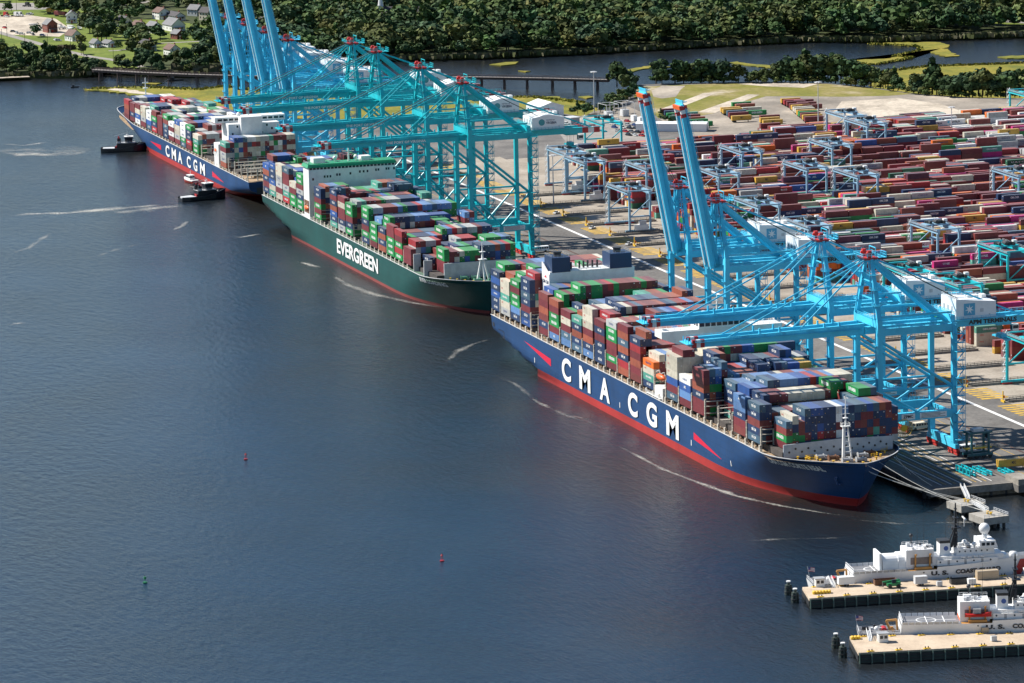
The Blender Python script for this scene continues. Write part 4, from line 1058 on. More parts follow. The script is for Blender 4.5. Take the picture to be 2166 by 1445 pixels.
for k in range(10):
    m = MB(); y = -13 + k*2.8; m.box(60.9, 60.98, y-.5, y+.5, 30+(k % 3)*2, 31.2+(k % 3)*2); m.build("cabin_window", GLASS, S3)
for k in range(12):
    m = MB(); y = -18 + k*3.2; m.box(68.9, 68.98, y-1.2, y+1.2, 37.0, 38.2); m.build("bridge_window", GLASS, wh)
m = MB(); m.beam((73, 0, 39), (73, 0, 48), .8, .8, w2=.3, h2=.3); m.beam((73, -3, 45), (73, 3, 45), .3); m.sphere((71, 6, 40), 1.2); m.build("radar_mast", WHITE, S3)
lifeboat(S3, 70, 19.0, 21.0, 7.5)
m = MB(); m.box(53, 58, 14.5, 18.5, 14, 20.5); m.build("stores_house", WHITE, S3)
m = MB(); m.beam((318, 0, 16), (318, 0, 33.5), 0.8, 0.8, w2=.4, h2=.4); m.beam((318, -1.8, 30.5), (318, 1.8, 30.5), 0.5); m.box(317, 319, -1.4, 1.4, 27, 27.4); m.build("foremast", WHITE, S3)
for (x, y) in ((8, 6), (12, -4), (16, 10), (20, 2)): winch(S3, x, y, 12.2, DECKR)
# ------------------------------------------------------------------ ship-to-shore cranes
CRB = paint("crane_sky_blue", (0.07, 0.56, 0.80), 0.42, wear=0.14, scale=0.15)
CRT = paint("crane_teal", (0.008, 0.47, 0.54), 0.42, wear=0.16, scale=0.15)
CRR = paint("bogie_red", (0.52, 0.035, 0.03), 0.5, wear=0.25)
HOUSE_W = paint("house_white", (0.82, 0.83, 0.83), 0.4, wear=0.07)
LOGOB = paint("logo_blue", (0.09, 0.40, 0.60), 0.45, wear=0.05, streak=False)
YC = paint("yard_crane_blue", (0.24, 0.42, 0.56), 0.45, wear=0.2)

def crane(name, label, kind, up, X, group):
    """seaside rail y = 0, landside rail y = 30.5, boom towards -y"""
    t = thing(name, label, "crane", (X, 57.0, 4.0), 0, group)
    M = CRB if kind == "blue" else CRT
    zb, za = (47.6, 76.8) if kind == "blue" else (59.5, 87.8)
    hx = 10.8; GA = 30.5; zp = 16.2; zs = 5.0; yr = 66.0 if kind == "blue" else 69.0; BL = 69.0
    for sx in (-1, 1):
        for y in (0, GA):
            m = MB(); m.beam((sx*hx, y, zs), (sx*hx, y, zp), 2.0, 2.6, up=(1,0,0), w2=2.4, h2=2.0); m.beam((sx*hx, y, zp), (sx*hx, y, zb+6.2 if y == 0 else zb+3.2), 1.9, 1.9)
            m.build("leg", M, t)
        m = MB(); m.box(sx*hx-0.9, sx*hx+0.9, 0.96, GA-0.96, zp-1.6, zp+1.5); pb = m.build("portal_beam", M, t)
        if sx > 0:
            m = MB(); m.box(hx+0.91, hx+0.96, 8.5, 14.0, zp-1.1, zp+1.1); pl = m.build("maker_plate", TEXTW, pb)
            m = MB(); put_text(m, "ZPMC", lambda u, v: (hx+1.0, 9.2+u, zp-0.5+v), 1.2, 4.0, 0.04); m.build("maker_lettering", TEXTK, pl)
            m = MB(); m.box(hx+0.91, hx+0.96, 16, 27, zp-1.0, zp+1.1); pl = m.build("load_plate", TEXTW, pb)
            m = MB()
            for k in range(4): m.box(hx+0.97, hx+0.99, 16.6, 26.4-(k % 2)*2, zp-0.75+k*0.48, zp-0.58+k*0.48)
            tag(m.build("load_lettering", TEXTK, pl), kind="stuff")
        m = MB(); m.box(sx*hx-0.8, sx*hx+0.8, 0.96, GA-0.96, zb+0.2, zb+3.0); m.build("upper_side_beam", M, t)
        def brace(a, b_, r=0.5):
            m = MB(); m.tube((sx*hx, *a), (sx*hx, *b_), r, n=8); m.build("brace", M, t)
        zm = zb*0.56
        brace((0.8, zb-2.0), (GA-0.8, zm), 0.62); brace((0.8, zm), (GA-0.8, zm), 0.45); brace((GA-0.8, zm-0.5), (GA/2, zp+1.6), 0.5); brace((0.8, zm-0.5), (GA/2, zp+1.6), 0.5)
        m = MB(); m.beam((sx*hx, 0, zb+6.0), (sx*2.6, 0.5, za-1.0), 1.7, 1.7, w2=1.1, h2=1.1); m.build("apex_leg", M, t)
        m = MB(); m.tube((sx*2.6, 1.2, za-1.6), (sx*6.0, GA-1.0, zb+3.2), 1.0, n=8); m.build("backstay", M, t)
        m = MB(); m.tube((sx*2.2, 1.6, za-0.8), (sx*3.4, yr-4, zb+2.6), 0.38, n=6); m.build("back_tie", M, t)
        m = MB(); m.box(sx*hx-0.35, sx*hx+0.35, 1, GA-1, zb+7.0, zb+7.7); m.build("upper_tie", M, t)
    for y in (0, GA):
        m = MB(); m.hexa([(-13.5, y-0.8, 2.6), (13.5, y-0.8, 2.6), (13.5, y+0.8, 2.6), (-13.5, y+0.8, 2.6)], [(-13.5, y-0.8, 4.4), (13.5, y-0.8, 4.4), (13.5, y+0.8, 4.4), (-13.5, y+0.8, 4.4)])
        m.box(-hx-1.2, hx+1.2, y-0.85, y+0.85, 4.41, 6.0); m.build("sill_beam", M, t)
        for sx in (-1, 1):
            for j in (0, 1):
                xc = sx*(12.6 - j*5.2)
                m = MB(); m.box(xc-1.9, xc+1.9, y-0.55, y+0.55, 1.3, 2.2); m.box(xc-0.7, xc+0.7, y-0.5, y+0.5, 2.2, 2.62); bo = m.build("bogie", CRR, t)
                for q in (-1.35, -0.45, 0.45, 1.35):
                    m = MB(); m.tube((xc+q*1.05, y-0.3, 0.6), (xc+q*1.05, y+0.3, 0.6), 0.56, n=9); m.build("wheel", CRR, bo)
        zt = zb+3.3
        m = MB(); m.box(-hx+0.95, hx-0.95, y-0.9, y+0.9, zt, zt+2.6); m.build("cross_beam", M, t)
        m = MB(); m.box(-hx+0.96, hx-0.96, y-0.5, y+0.5, zp-1.3, zp+0.2); m.build("lower_cross_beam", M, t)
        m = MB(); rails(m, [(-hx+1, y-0.9, zt+2.6), (hx-1, y-0.9, zt+2.6)], 1.1, 1.6, 0.06); rails(m, [(-hx+1, y+0.9, zt+2.6), (hx-1, y+0.9, zt+2.6)], 1.1, 1.6, 0.06); m.build("beam_railing", M, t)
    for sx in (-1, 1):
        m = MB(); rails(m, [(sx*(hx+0.8), 1, zb+3.0), (sx*(hx+0.8), GA-1, zb+3.0)], 1.1, 1.8, 0.06); rails(m, [(sx*(hx+0.9), 1, zp+1.5), (sx*(hx+0.9), GA-1, zp+1.5)], 1.1, 1.8, 0.06); m.build("beam_railing", M, t)
        m = MB()
        for q in (0.25, 0.5, 0.75):
            xx = hx + (2.6-hx)*q; zz = zb+6.0+(za-1.0-zb-6.0)*q
            m.box(sx*xx-1.5, sx*xx+1.5, -1.6, 1.6, zz-0.06, zz+0.06); rails(m, [(sx*xx-1.5, -1.6, zz), (sx*xx+1.5, -1.6, zz), (sx*xx+1.5, 1.6, zz), (sx*xx-1.5, 1.6, zz)], 1.1, 1.0, 0.05)
        m.beam((sx*(hx-1.2), -1.2, zb+6.2), (sx*3.2, -1.0, za-1.5), 0.5, 0.12); m.build("apex_ladder", M, t)
        m = MB(); z = 7.0
        while z < zb: m.box(sx*hx-1.3, sx*hx+1.3, -2.0, -0.98, z, z+0.1); rails(m, [(sx*hx-1.3, -2.0, z), (sx*hx+1.3, -2.0, z)], 1.0, 1.3, 0.05); z += 6.2
        m.beam((sx*hx, -1.5, 6), (sx*hx, -1.5, zb+2), 0.5, 0.1); m.build("leg_ladder", M, t)
    for k in (0.33, 0.62):
        m = MB(); q = hx + (2.6-hx)*k; zz = zb+6.0+(za-1.0-zb-6.0)*k; m.beam((-q, 0.2, zz), (q, 0.2, zz), 0.4); m.build("apex_cross_tie", M, t)
    for d_ in (0.8, 1.4):
        m = MB(); m.tube((d_, 1.5, za+0.6), (d_*2, 38, zb+9.5), 0.10, n=4); m.build("hoist_rope", DARKP, t)
        m = MB(); m.tube((-d_, 1.5, za+0.6), (-d_*2, 38, zb+9.5), 0.10, n=4); m.build("hoist_rope", DARKP, t)
    # trolley girder behind the hinge, with walkways
    gir = None
    for sx in (-1, 1):
        m = MB(); m.box(sx*3.4-0.6, sx*3.4+0.6, -3.0, yr, zb, zb+2.9); g_ = m.build("girder", M, t); gir = g_ if sx > 0 else gir
        m = MB(); rails(m, [(sx*4.6, -2, zb+2.9), (sx*4.6, yr, zb+2.9)], 1.1, 2.4, 0.05); m.box(sx*4.0, sx*4.7, -2, yr, zb+2.7, zb+2.86); m.build("walkway", M, g_)
        m = MB(); m.box(sx*3.4-0.62, sx*3.4+0.62, yr-9.0, yr-6.0, zb-0.02, zb+2.92) if kind == "teal" else m.box(sx*3.4-0.62, sx*3.4+0.62, yr-0.2, yr+0.05, zb, zb+2.9); m.build("end_stripe", REDP, g_)
        if kind == "teal":
            m = MB(); m.box(sx*3.4-0.62, sx*3.4+0.62, yr-3.0, yr+0.02, zb-0.02, zb+2.92); m.build("end_stripe", REDP, g_)
            m = MB(); m.box(sx*3.4-0.61, sx*3.4+0.61, yr-5.98, yr-3.02, zb-0.01, zb+2.91); m.build("end_stripe", WHITE, g_)
    for k in range(14):
        m = MB(); y = 0 + k*5.0; m.box(-2.8, 2.8, y-0.25, y+0.25, zb+1.0, zb+1.6); m.build("girder_tie", M, gir)
    if kind == "blue":
        m = MB(); put_text(m, "APM TERMINALS", lambda u, v: (4.06, 39.5+u, zb+0.55+v), 1.75, 20.0, 0.05, 3); m.build("girder_lettering", TEXTK, gir)
    # boom
    a = math.radians(79.5) if up else 0.0
    hy, hz = -3.2, zb+1.2
    def bp(x, d, z):          # d metres out along the boom, z above its centre line
        return (x, hy - d*math.cos(a) + z*math.sin(a), hz + d*math.sin(a) + z*math.cos(a))
    def bbox(m, x0, x1, d0, d1, z0, z1):
        m.hexa([bp(x0, d1, z0), bp(x1, d1, z0), bp(x1, d0, z0), bp(x0, d0, z0)], [bp(x0, d1, z1), bp(x1, d1, z1), bp(x1, d0, z1), bp(x0, d0, z1)])
    boom = None
    for sx in (-1, 1):
        m = MB(); x0 = sx*3.4
        m.hexa([bp(x0-.6, BL, -1.0), bp(x0+.6, BL, -1.0), bp(x0+.6, 0, -1.2), bp(x0-.6, 0, -1.2)], [bp(x0-.6, BL, 1.7), bp(x0+.6, BL, 1.7), bp(x0+.6, 0, 3.0), bp(x0-.6, 0, 3.0)])
        b_ = m.build("boom", M, t); boom = boom or b_
        for d0, d1, mt in ((BL-1.6, BL+0.05, REDP), (BL-3.2, BL-1.62, WHITE), (BL-4.8, BL-3.22, REDP)):
            m = MB(); bbox(m, x0-.63, x0+.63, d0*1.0, d1, -1.12, 1.85); m.build("boom_stripe", mt, b_)
        m = MB(); rails(m, [bp(sx*4.7, 2, 1.2), bp(sx*4.7, BL-1, 1.2)], 1.1 if not up else 0.01, 2.4, 0.05)
        if up:
            for k in range(28): m.beam(bp(sx*4.7, 2+k*2.4, 1.2), bp(sx*4.7, 2+k*2.4, 2.3), 0.1)
            m.beam(bp(sx*4.7, 2, 2.3), bp(sx*4.7, BL-1, 2.3), 0.1); m.beam(bp(sx*4.7, 2, 1.75), bp(sx*4.7, BL-1, 1.75), 0.1)
        bbox(m, sx*4.35-0.35, sx*4.35+0.35, 1, BL-1, 0.9, 1.05); m.build("boom_walkway", M, b_)
    for k in range(15):
        m = MB(); d = 3 + k*4.6; bbox(m, -2.8, 2.8, d-0.25, d+0.25, 0.3, 0.9); m.build("boom_tie", M, boom)
    m = MB(); bbox(m, -4.2, 4.2, BL-0.2, BL+2.2, 0.2, 0.5); bbox(m, -3.6, 3.6, BL, BL+0.5, -0.5, 1.0)
    for x in (-2.5, 0, 2.5): m.beam(bp(x, BL+1.2, 0.5), bp(x, BL+1.2, 2.6), 0.3)
    m.build("boom_tip_platform", M, boom)
    if up:
        m = MB(); bbox(m, -3.9, 3.9, BL-1.4, BL+0.3, -1.5, -0.75); m.build("tip_buffer", ORANGE, boom)
        for sx in (-1, 1):
            m = MB(); bbox(m, sx*2.55-0.2, sx*2.55+0.2, 1, BL-4, -1.3, -0.95); m.build("sunlit_rail_strip", WHITE, boom)  # rail strip painted white to show the raised boom's sunlit flange
    if kind == "teal":
        m = MB(); put_text(m, "THE PORT OF VIRGINIA", lambda u, v: (4.08, -40.0+u, zb+0.6+v), 1.25, 20.0, 0.03, 2); m.build("boom_lettering", TEXTW, boom)
    # forestays
    if not up:
        for sx in (-1, 1):
            for d in (55.5, 27.0):
                m = MB(); m.tube((sx*2.0, -0.5, za-0.6), bp(sx*3.4, d, 1.5), 0.30, n=6); m.build("forestay", M, t)
            if kind == "teal":
                m = MB(); m.tube((sx*1.4, -0.5, za+0.2), bp(sx*3.0, 57.5, 1.8), 0.16, n=5); m.build("hoist_rope", DARKP, t)
        m = MB()
        for d in (10, 16, 34, 42): 
            bbox(m, 3.0, 3.6, d-0.3, d+0.3, 1.4, 4.2); bbox(m, -3.6, -3.0, d-0.3, d+0.3, 1.4, 4.2)
        m.build("stay_post", M, boom)
    else:
        for sx in (-1, 1):
            m = MB(); e = bp(sx*3.4, 27, 1.5); k_ = Vector((sx*2.9, e[1]+4.5, e[2]-9)); m.tube((sx*2.0, -0.5, za-0.6), k_, 0.28, n=6); m.tube(k_, e, 0.28, n=6); m.build("forestay", M, t)
            m = MB(); m.tube((sx*1.4, -0.5, za-0.2), bp(sx*3.0, 44, 1.5), 0.12, n=5); m.build("hoist_rope", DARKP, t)
            m = MB(); m.beam((sx*2.4, -1.4, zb+4), (sx*2.2, -1.0, za-2), 0.5); m.build("apex_ladder", M, t)
    # apex head
    m = MB(); m.hexa([(-2.8, -2.2, za-1.2), (2.8, -2.2, za-1.2), (2.8, 2.4, za-1.2), (-2.8, 2.4, za-1.2)], [(-3.7, -3.2, za-.2), (3.7, -3.2, za-.2), (3.7, 3.0, za-.2), (-3.7, 3.0, za-.2)]); ap = m.build("apex_head", CRR if kind == "blue" else REDP, t)
    for sx in (-1, 1):
        m = MB(); m.tube((sx*2.6-0.3, -0.6, za+0.9), (sx*2.6+0.3, -0.6, za+0.9), 1.25, n=10); m.box(sx*2.6-0.8, sx*2.6+0.8, -1.2, 0.2, za, za+2.4); m.build("sheave", CRR, ap)
    m = MB(); rails(m, [(-4.6, 3.4, za), (4.6, 3.4, za), (4.6, -3.8, za), (-4.6, -3.8, za), (-4.6, 3.4, za)], 1.5, 1.5, 0.08); rails(m, [(-3, 6.5, za-0.4), (3, 6.5, za-0.4), (3, 3.5, za-0.4)], 1.8, 1.5, 0.08); m.box(-3, 3, 3.5, 6.5, za-0.6, za-0.4)
    m.beam((-3, 2, za+3.4), (3, 2, za+3.4), 0.3); m.beam((-3, 2, za), (-3, 2, za+3.4), 0.25); m.beam((3, 2, za), (3, 2, za+3.4), 0.25); m.build("apex_railing", M, ap)
    # machinery house
    hx0, hx1, y0, y1, z0 = -8.0, 6.0, 33.5, 50.0, zb+3.3
    m = MB(); zr = (7.6, 6.0) if kind == "blue" else (6.0, 6.0)
    if kind == "blue":
        m.hexa([(hx0, y0, z0), (hx1, y0, z0), (hx1, y1, z0), (hx0, y1, z0)], [(hx0, y0, z0+zr[0]), (hx1, y0, z0+zr[0]), (hx1, y1, z0+zr[1]), (hx0, y1, z0+zr[1])])
    else:
        ym = (y0+y1)/2
        m.extrude([(hx0, y0, z0), (hx0, y0, z0+5.6), (hx0, ym, z0+7.2), (hx0, y1, z0+5.6), (hx0, y1, z0)], (hx1-hx0, 0, 0))
    mh = m.build("machinery_house", HOUSE_W, t)
    m = MB(); rails(m, [(hx1-.2, y0+.2, z0+zr[0]-0.1), (hx0+.2, y0+.2, z0+zr[0]-0.1), (hx0+.2, y1-.2, z0+zr[1]-0.1)], 1.2, 1.8, 0.06); m.build("roof_railing", WHITE, mh)
    m = MB(); m.box(hx0-1.2, hx1+1.2, y0-1.2, y1+1.0, z0-0.35, z0-0.1); rails(m, [(hx0-1.1, y0-1.1, z0-.1), (hx1+1.1, y0-1.1, z0-.1), (hx1+1.1, y1+.9, z0-.1)], 1.1, 1.8, 0.05); m.build("house_platform", M, mh)
    for k in range(3):
        m = MB(); m.box(hx0+2.2+k*3.6, hx0+3.6+k*3.6, y0-0.06, y0-0.01, z0+2.6, z0+4.6); m.build("house_louvre", GREYP, mh)
    for k in range(3):
        m = MB(); m.box(hx0+4.5, hx0+7.2, y0+7.5+k*3.0, y0+9.4+k*3.0, z0+5.9, z0+7.6); m.build("vent_box", WHITE, mh)
    m = MB(); m.box(hx1+0.01, hx1+0.05, y1-6.6, y1-5.2, z0+2.2, z0+3.6); m.box(hx1+0.01, hx1+0.06, y1-3.0, y1-2.4, z0+0.9, z0+1.5); m.build("house_hatch", LIGHTG, mh)
    if kind == "blue":
        yl, zl, q = y0+3.2, z0+1.2, 4.6
        m = MB(); m.box(hx1+0.02, hx1+0.08, yl, yl+q, zl, zl+q); lg = m.build("star_logo", LOGOB, mh)
        m = MB(); P = []
        for k in range(14):
            ang = math.pi/2 + k*math.pi/7; r = q*0.42 if k % 2 == 0 else q*0.15
            P.append((hx1+0.12, yl+q/2+r*math.cos(ang), zl+q/2+r*math.sin(ang)))
        m.add(P + [(hx1+0.12, yl+q/2, zl+q/2)], [(k, (k+1) % 14, 14) for k in range(14)]); m.build("star", TEXTW, lg)
    else:
        m = MB(); m.tube((hx1+0.02, y0+5.0, z0+3.4), (hx1+0.07, y0+5.0, z0+3.4), 1.6, n=14); lg = m.build("round_logo", paint("logo_green", (0.05, 0.30, 0.33), wear=0.05), mh)
        m = MB(); put_text(m, "VIRGINIA", lambda u, v: (hx1+0.08, y0+7.2+u, z0+2.5+v), 1.2, 5.4, 0.02, 2); put_text(m, "THE PORT OF", lambda u, v: (hx1+0.08, y0+7.2+u, z0+4.1+v), 0.55, 4.4, 0.02, 2); m.build("house_lettering", FNAVY, mh)
    # stair tower on the landside leg
    m = MB(); xs, ys = hx+1.4, GA+0.4
    z = 6.0; k = 0
    while z < zb+1:
        m.box(xs-0.2, xs+2.4, ys-0.9, ys+2.6, z, z+0.12); y_a, y_b = (ys-0.7, ys+2.4) if k % 2 else (ys+2.4, ys-0.7)
        m.beam((xs+0.6+(k % 2)*1.1, y_a, z), (xs+0.6+(k % 2)*1.1, y_b, z+3.4), 0.8, 0.12)
        rails(m, [(xs+2.4, ys-0.9, z), (xs+2.4, ys+2.6, z)], 1.1, 1.75, 0.05); rails(m, [(xs-0.2, ys+2.6, z), (xs+2.4, ys+2.6, z)], 1.1, 1.3, 0.05)
        z += 3.4; k += 1
    for dx, dy in ((-0.2, 2.6), (2.4, 2.6), (2.4, -0.9)): m.beam((xs+dx, ys+dy, 5.0), (xs+dx, ys+dy, zb+2.6), 0.14)
    m.build("stair_tower", M, t)
    # cable reel, cab, trolley, spreader
    m = MB(); cx, cy, cz = hx+2.0, 9.0 if kind == "blue" else 6.0, zp-4.0
    m.tube((cx-0.15, cy, cz), (cx+0.15, cy, cz), 1.3, n=14)
    for k in range(24):
        an = k*math.pi/12; m.beam((cx, cy+1.2*math.cos(an), cz+1.2*math.sin(an)), (cx, cy+3.4*math.cos(an), cz+3.4*math.sin(an)), 0.14)
    for k in range(24):
        a0, a1 = k*math.pi/12, (k+1)*math.pi/12
        m.beam((cx, cy+3.4*math.cos(a0), cz+3.4*math.sin(a0)), (cx, cy+3.4*math.cos(a1), cz+3.4*math.sin(a1)), 0.16)
    m.build("cable_reel", YELP if kind == "blue" else DARKP, t)
    m = MB(); yt = 55.0; m.box(-2.6, 2.6, yt-3, yt+3, zb-0.9, zb-0.15); tr = m.build("trolley", M, t)
    m = MB(); m.box(0.4, 2.6, yt+3.4, yt+6.0, zb-3.6, zb-0.95); m.build("operator_cab", WHITE, tr)
    m = MB(); m.box(2.61, 2.66, yt+3.6, yt+5.8, zb-2.6, zb-1.4); m.box(0.6, 2.4, yt+3.32, yt+3.38, zb-3.2, zb-1.4); m.build("cab_window", GLASS, tr)
    m = MB(); zsd = zb-6.5
    for x in (-5.8, 5.8): m.box(x-0.3, x+0.3, yt-1.2, yt+1.2, zsd, zsd+0.7)
    for y in (-0.9, 0.9): m.box(-5.5, 5.5, yt+y-0.2, yt+y+0.2, zsd+0.2, zsd+0.8)
    m.box(-2.2, 2.2, yt-1.2, yt+1.2, zsd+0.8, zsd+2.0); m.build("spreader", M, tr)
    m = MB(); [m.tube((x, yt+y, zsd+2.0), (x, yt+y, zb-0.9), 0.06, n=4) for x in (-1.8, 1.8) for y in (-1, 1)]; m.build("hoist_wires", DARKP, tr)
    return t

GB, GT = "sky blue quay cranes", "teal quay cranes"
cA = crane("quay_crane", "sky blue crane with lowered boom at the quay's open end, over the front ship's bow", "blue", False, 290.0, GB)
cB = copy_tree(cA); cB.location.x = 242.0; cB["label"] = "sky blue crane with lowered boom over the front ship's bridge, second from quay end"
cC = crane("quay_crane", "sky blue crane with raised boom, third from the quay end", "blue", True, 130.0, GB)
for x, lab in ((86.0, "sky blue crane with raised boom, fourth from the quay end, beside navy funnels"), (-537.0, "sky blue crane with raised boom, next to the teal cranes"),
               (-583.0, "sky blue crane with raised boom, second beyond the teal cranes"), (-628.0, "sky blue crane with raised boom, third beyond the teal cranes"),
               (-667.0, "sky blue crane with raised boom, last at the marsh end of the quay")):
    c_ = copy_tree(cC); c_.location.x = x; c_["label"] = lab
tA = crane("quay_crane", "teal crane with lowered boom, nearest the front ship's stern", "teal", False, -217.0, GT)
for x, lab in ((-287.0, "teal crane with lowered boom over the green ship's deckhouse, second in line"), (-365.0, "teal crane with lowered boom, third in line, over the green ship's stern"), (-409.0, "teal crane with lowered boom, closest to the raised sky blue booms")):
    c_ = copy_tree(tA); c_.location.x = x; c_["label"] = lab

# ------------------------------------------------------------------ yard gantry cranes
def yard_crane(label, mat, group):
    t = thing("yard_crane", label, "crane", (0, 0, 0), 0, group); S, WB, Hh = 15.6, 11.0, 19.5
    for sx in (-1, 1):
        for sy in (-1, 1):
            m = MB(); m.beam((sx*S, sy*WB/2, 1.4), (sx*S, sy*WB/2, Hh), 0.95, 0.95); m.build("leg", mat, t)
            m = MB(); m.box(sx*S-0.5, sx*S+0.5, sy*WB/2-2.2, sy*WB/2+2.2, 0.15, 0.8); m.build("bogie", CRR, t)
        m = MB(); m.box(sx*S-0.5, sx*S+0.5, -WB/2-2.4, WB/2+2.4, 0.81, 1.6); m.build("sill_beam", mat, t)
        m = MB(); m.beam((sx*S, -WB/2+0.5, 8.5), (sx*S, WB/2-0.5, 16.5), 0.45); m.build("brace", mat, t)
        m = MB(); m.box(sx*S-0.4, sx*S+0.4, -WB/2+0.55, WB/2-0.55, 8.0, 8.7); m.build("tie_beam", mat, t)
        m = MB(); m.box(sx*S-0.45, sx*S+0.45, -WB/2-0.5, WB/2+0.5, Hh+1.61, Hh+2.2); m.build("end_tie", mat, t)
    for sy in (-1, 1):
        m = MB(); m.box(-S-1.5, S+1.5, sy*WB/2-0.6, sy*WB/2+0.6, Hh, Hh+1.6); g_ = m.build("girder", mat, t)
        m = MB(); rails(m, [(-S-1.5, sy*(WB/2+1.2), Hh+1.6), (S+1.5, sy*(WB/2+1.2), Hh+1.6)], 1.1, 1.6, 0.05); m.box(-S-1.5, S+1.5, sy*(WB/2+0.9)-0.35, sy*(WB/2+0.9)+0.35, Hh+1.5, Hh+1.59); m.build("walkway", GREYP, g_)
    m = MB(); m.box(-3, 3, -WB/2-0.4, WB/2+0.4, Hh+2.0, Hh+2.6); tr = m.build("trolley", mat, t)
    r_ = random.Random(2); m = MB()
    for k in range(10): m.cbox((r_.uniform(-2.4, 2.4), r_.uniform(-4, 4), Hh+3.2), (r_.uniform(.6, 1.6), r_.uniform(.6, 2), r_.uniform(.8, 1.8)))
    for k in range(3): m.tube((-2, -3+k*3, Hh+3.4), (2, -3+k*3, Hh+3.4), 0.7, n=8)
    tag(m.build("hoist_gear", DARKP, tr), kind="stuff")
    m = MB(); m.box(-3.2, -1.2, WB/2-0.5, WB/2+1.4, Hh+2.0, Hh+4.2); m.build("control_box", WHITE, tr)
    m = MB(); m.box(S+0.6, S+2.6, -3.5, 3.5, 1.7, 4.4); m.build("power_cabinet", WHITE, t)
    m = MB(); m.box(S+0.8, S+2.4, -1.0, 2.6, 4.45, 6.4); m.build("cooling_unit", LIGHTG, t)
    m = MB(); z = 2.0; k = 0
    while z < Hh: m.box(-S-2.2, -S-0.6, -WB/2-1.2, -WB/2+0.6, z, z+0.1); m.beam((-S-1.4, -WB/2-1.1, z), (-S-1.4, -WB/2+0.5, z+2.9), 0.6, 0.1); z += 2.9
    for d in (-2.2, -0.6): m.beam((-S+d, -WB/2-1.2, 1.6), (-S+d, -WB/2-1.2, Hh+1), 0.12)
    m.build("stairs", LIGHTG, t)
    m = MB(); m.box(-4, 4, -1.2, 1.2, 14.5, 15.1); m.build("spreader", mat, tr)
    return t
def at_block(px_, py_, zt=24.0):
    x, y = G(px_, py_, zt); x += 16.5
    k = round((x-BLOCK0)/BPITCH)
    return BLOCK0 + k*BPITCH, y + 5.5
YB = yard_crane("pale blue gantry crane straddling a yard block", YC, "pale blue yard gantry cranes")
YT = yard_crane("teal gantry crane straddling a yard block", CRT, "teal yard gantry cranes")
YL = [((1142, 309), 0, "over front stacks behind the teal crane's house"), ((1178, 327), 0, "with white cabinet, beside the tall lamp mast"), ((1318, 344), 0, "behind the dark stacks by raised boom"),
      ((1308, 402), 0, "standing in the empty transfer lanes beside raised boom"), ((1526, 312), 0, "in mid yard above the pink box"), ((1660, 346), 0, "in mid yard with rusty girder"),
      ((1452, 350), 0, "seen between the two raised booms"), ((1742, 236), 0, "at the far edge of the yard near lamp mast"), ((1814, 262), 0, "at the far edge, second from lamp mast"),
      ((1716, 300), 0, "above the mustard box row in the far yard"), ((1768, 362), 0, "in the centre of the yard, dark trolley"), ((2092, 358), 0, "at the frame's side beyond navy stacks"),
      ((1558, 424), 0, "behind the fourth crane's white house"), ((1940, 478), 0, "above the red apex of the end crane"), ((1668, 470), 0, "behind white machinery houses"),
      ((1236, 252), 1, "beside the employee car park"), ((2118, 190), 1, "at the gravel lot's edge"), ((2086, 524), 1, "behind the sky blue back tie"), ((2106, 702), 1, "with white cabinet near yellow hatching"), ((1990, 596), 1, "under the end crane's girder"), ((1858, 560), 1, "under the second crane's house")]
first = {0: YB, 1: YT}; used = set()
for (p_, k_, tail) in YL:
    x, y = at_block(*p_)
    while (round(x), round(y/14)) in used: y += 16
    used.add((round(x), round(y/14)))
    o = first.pop(k_) if k_ in first else copy_tree(YB if k_ == 0 else YT)
    o.location = (x, y, 4.05); o["label"] = ("pale blue" if k_ == 0 else "teal") + " gantry crane " + tail
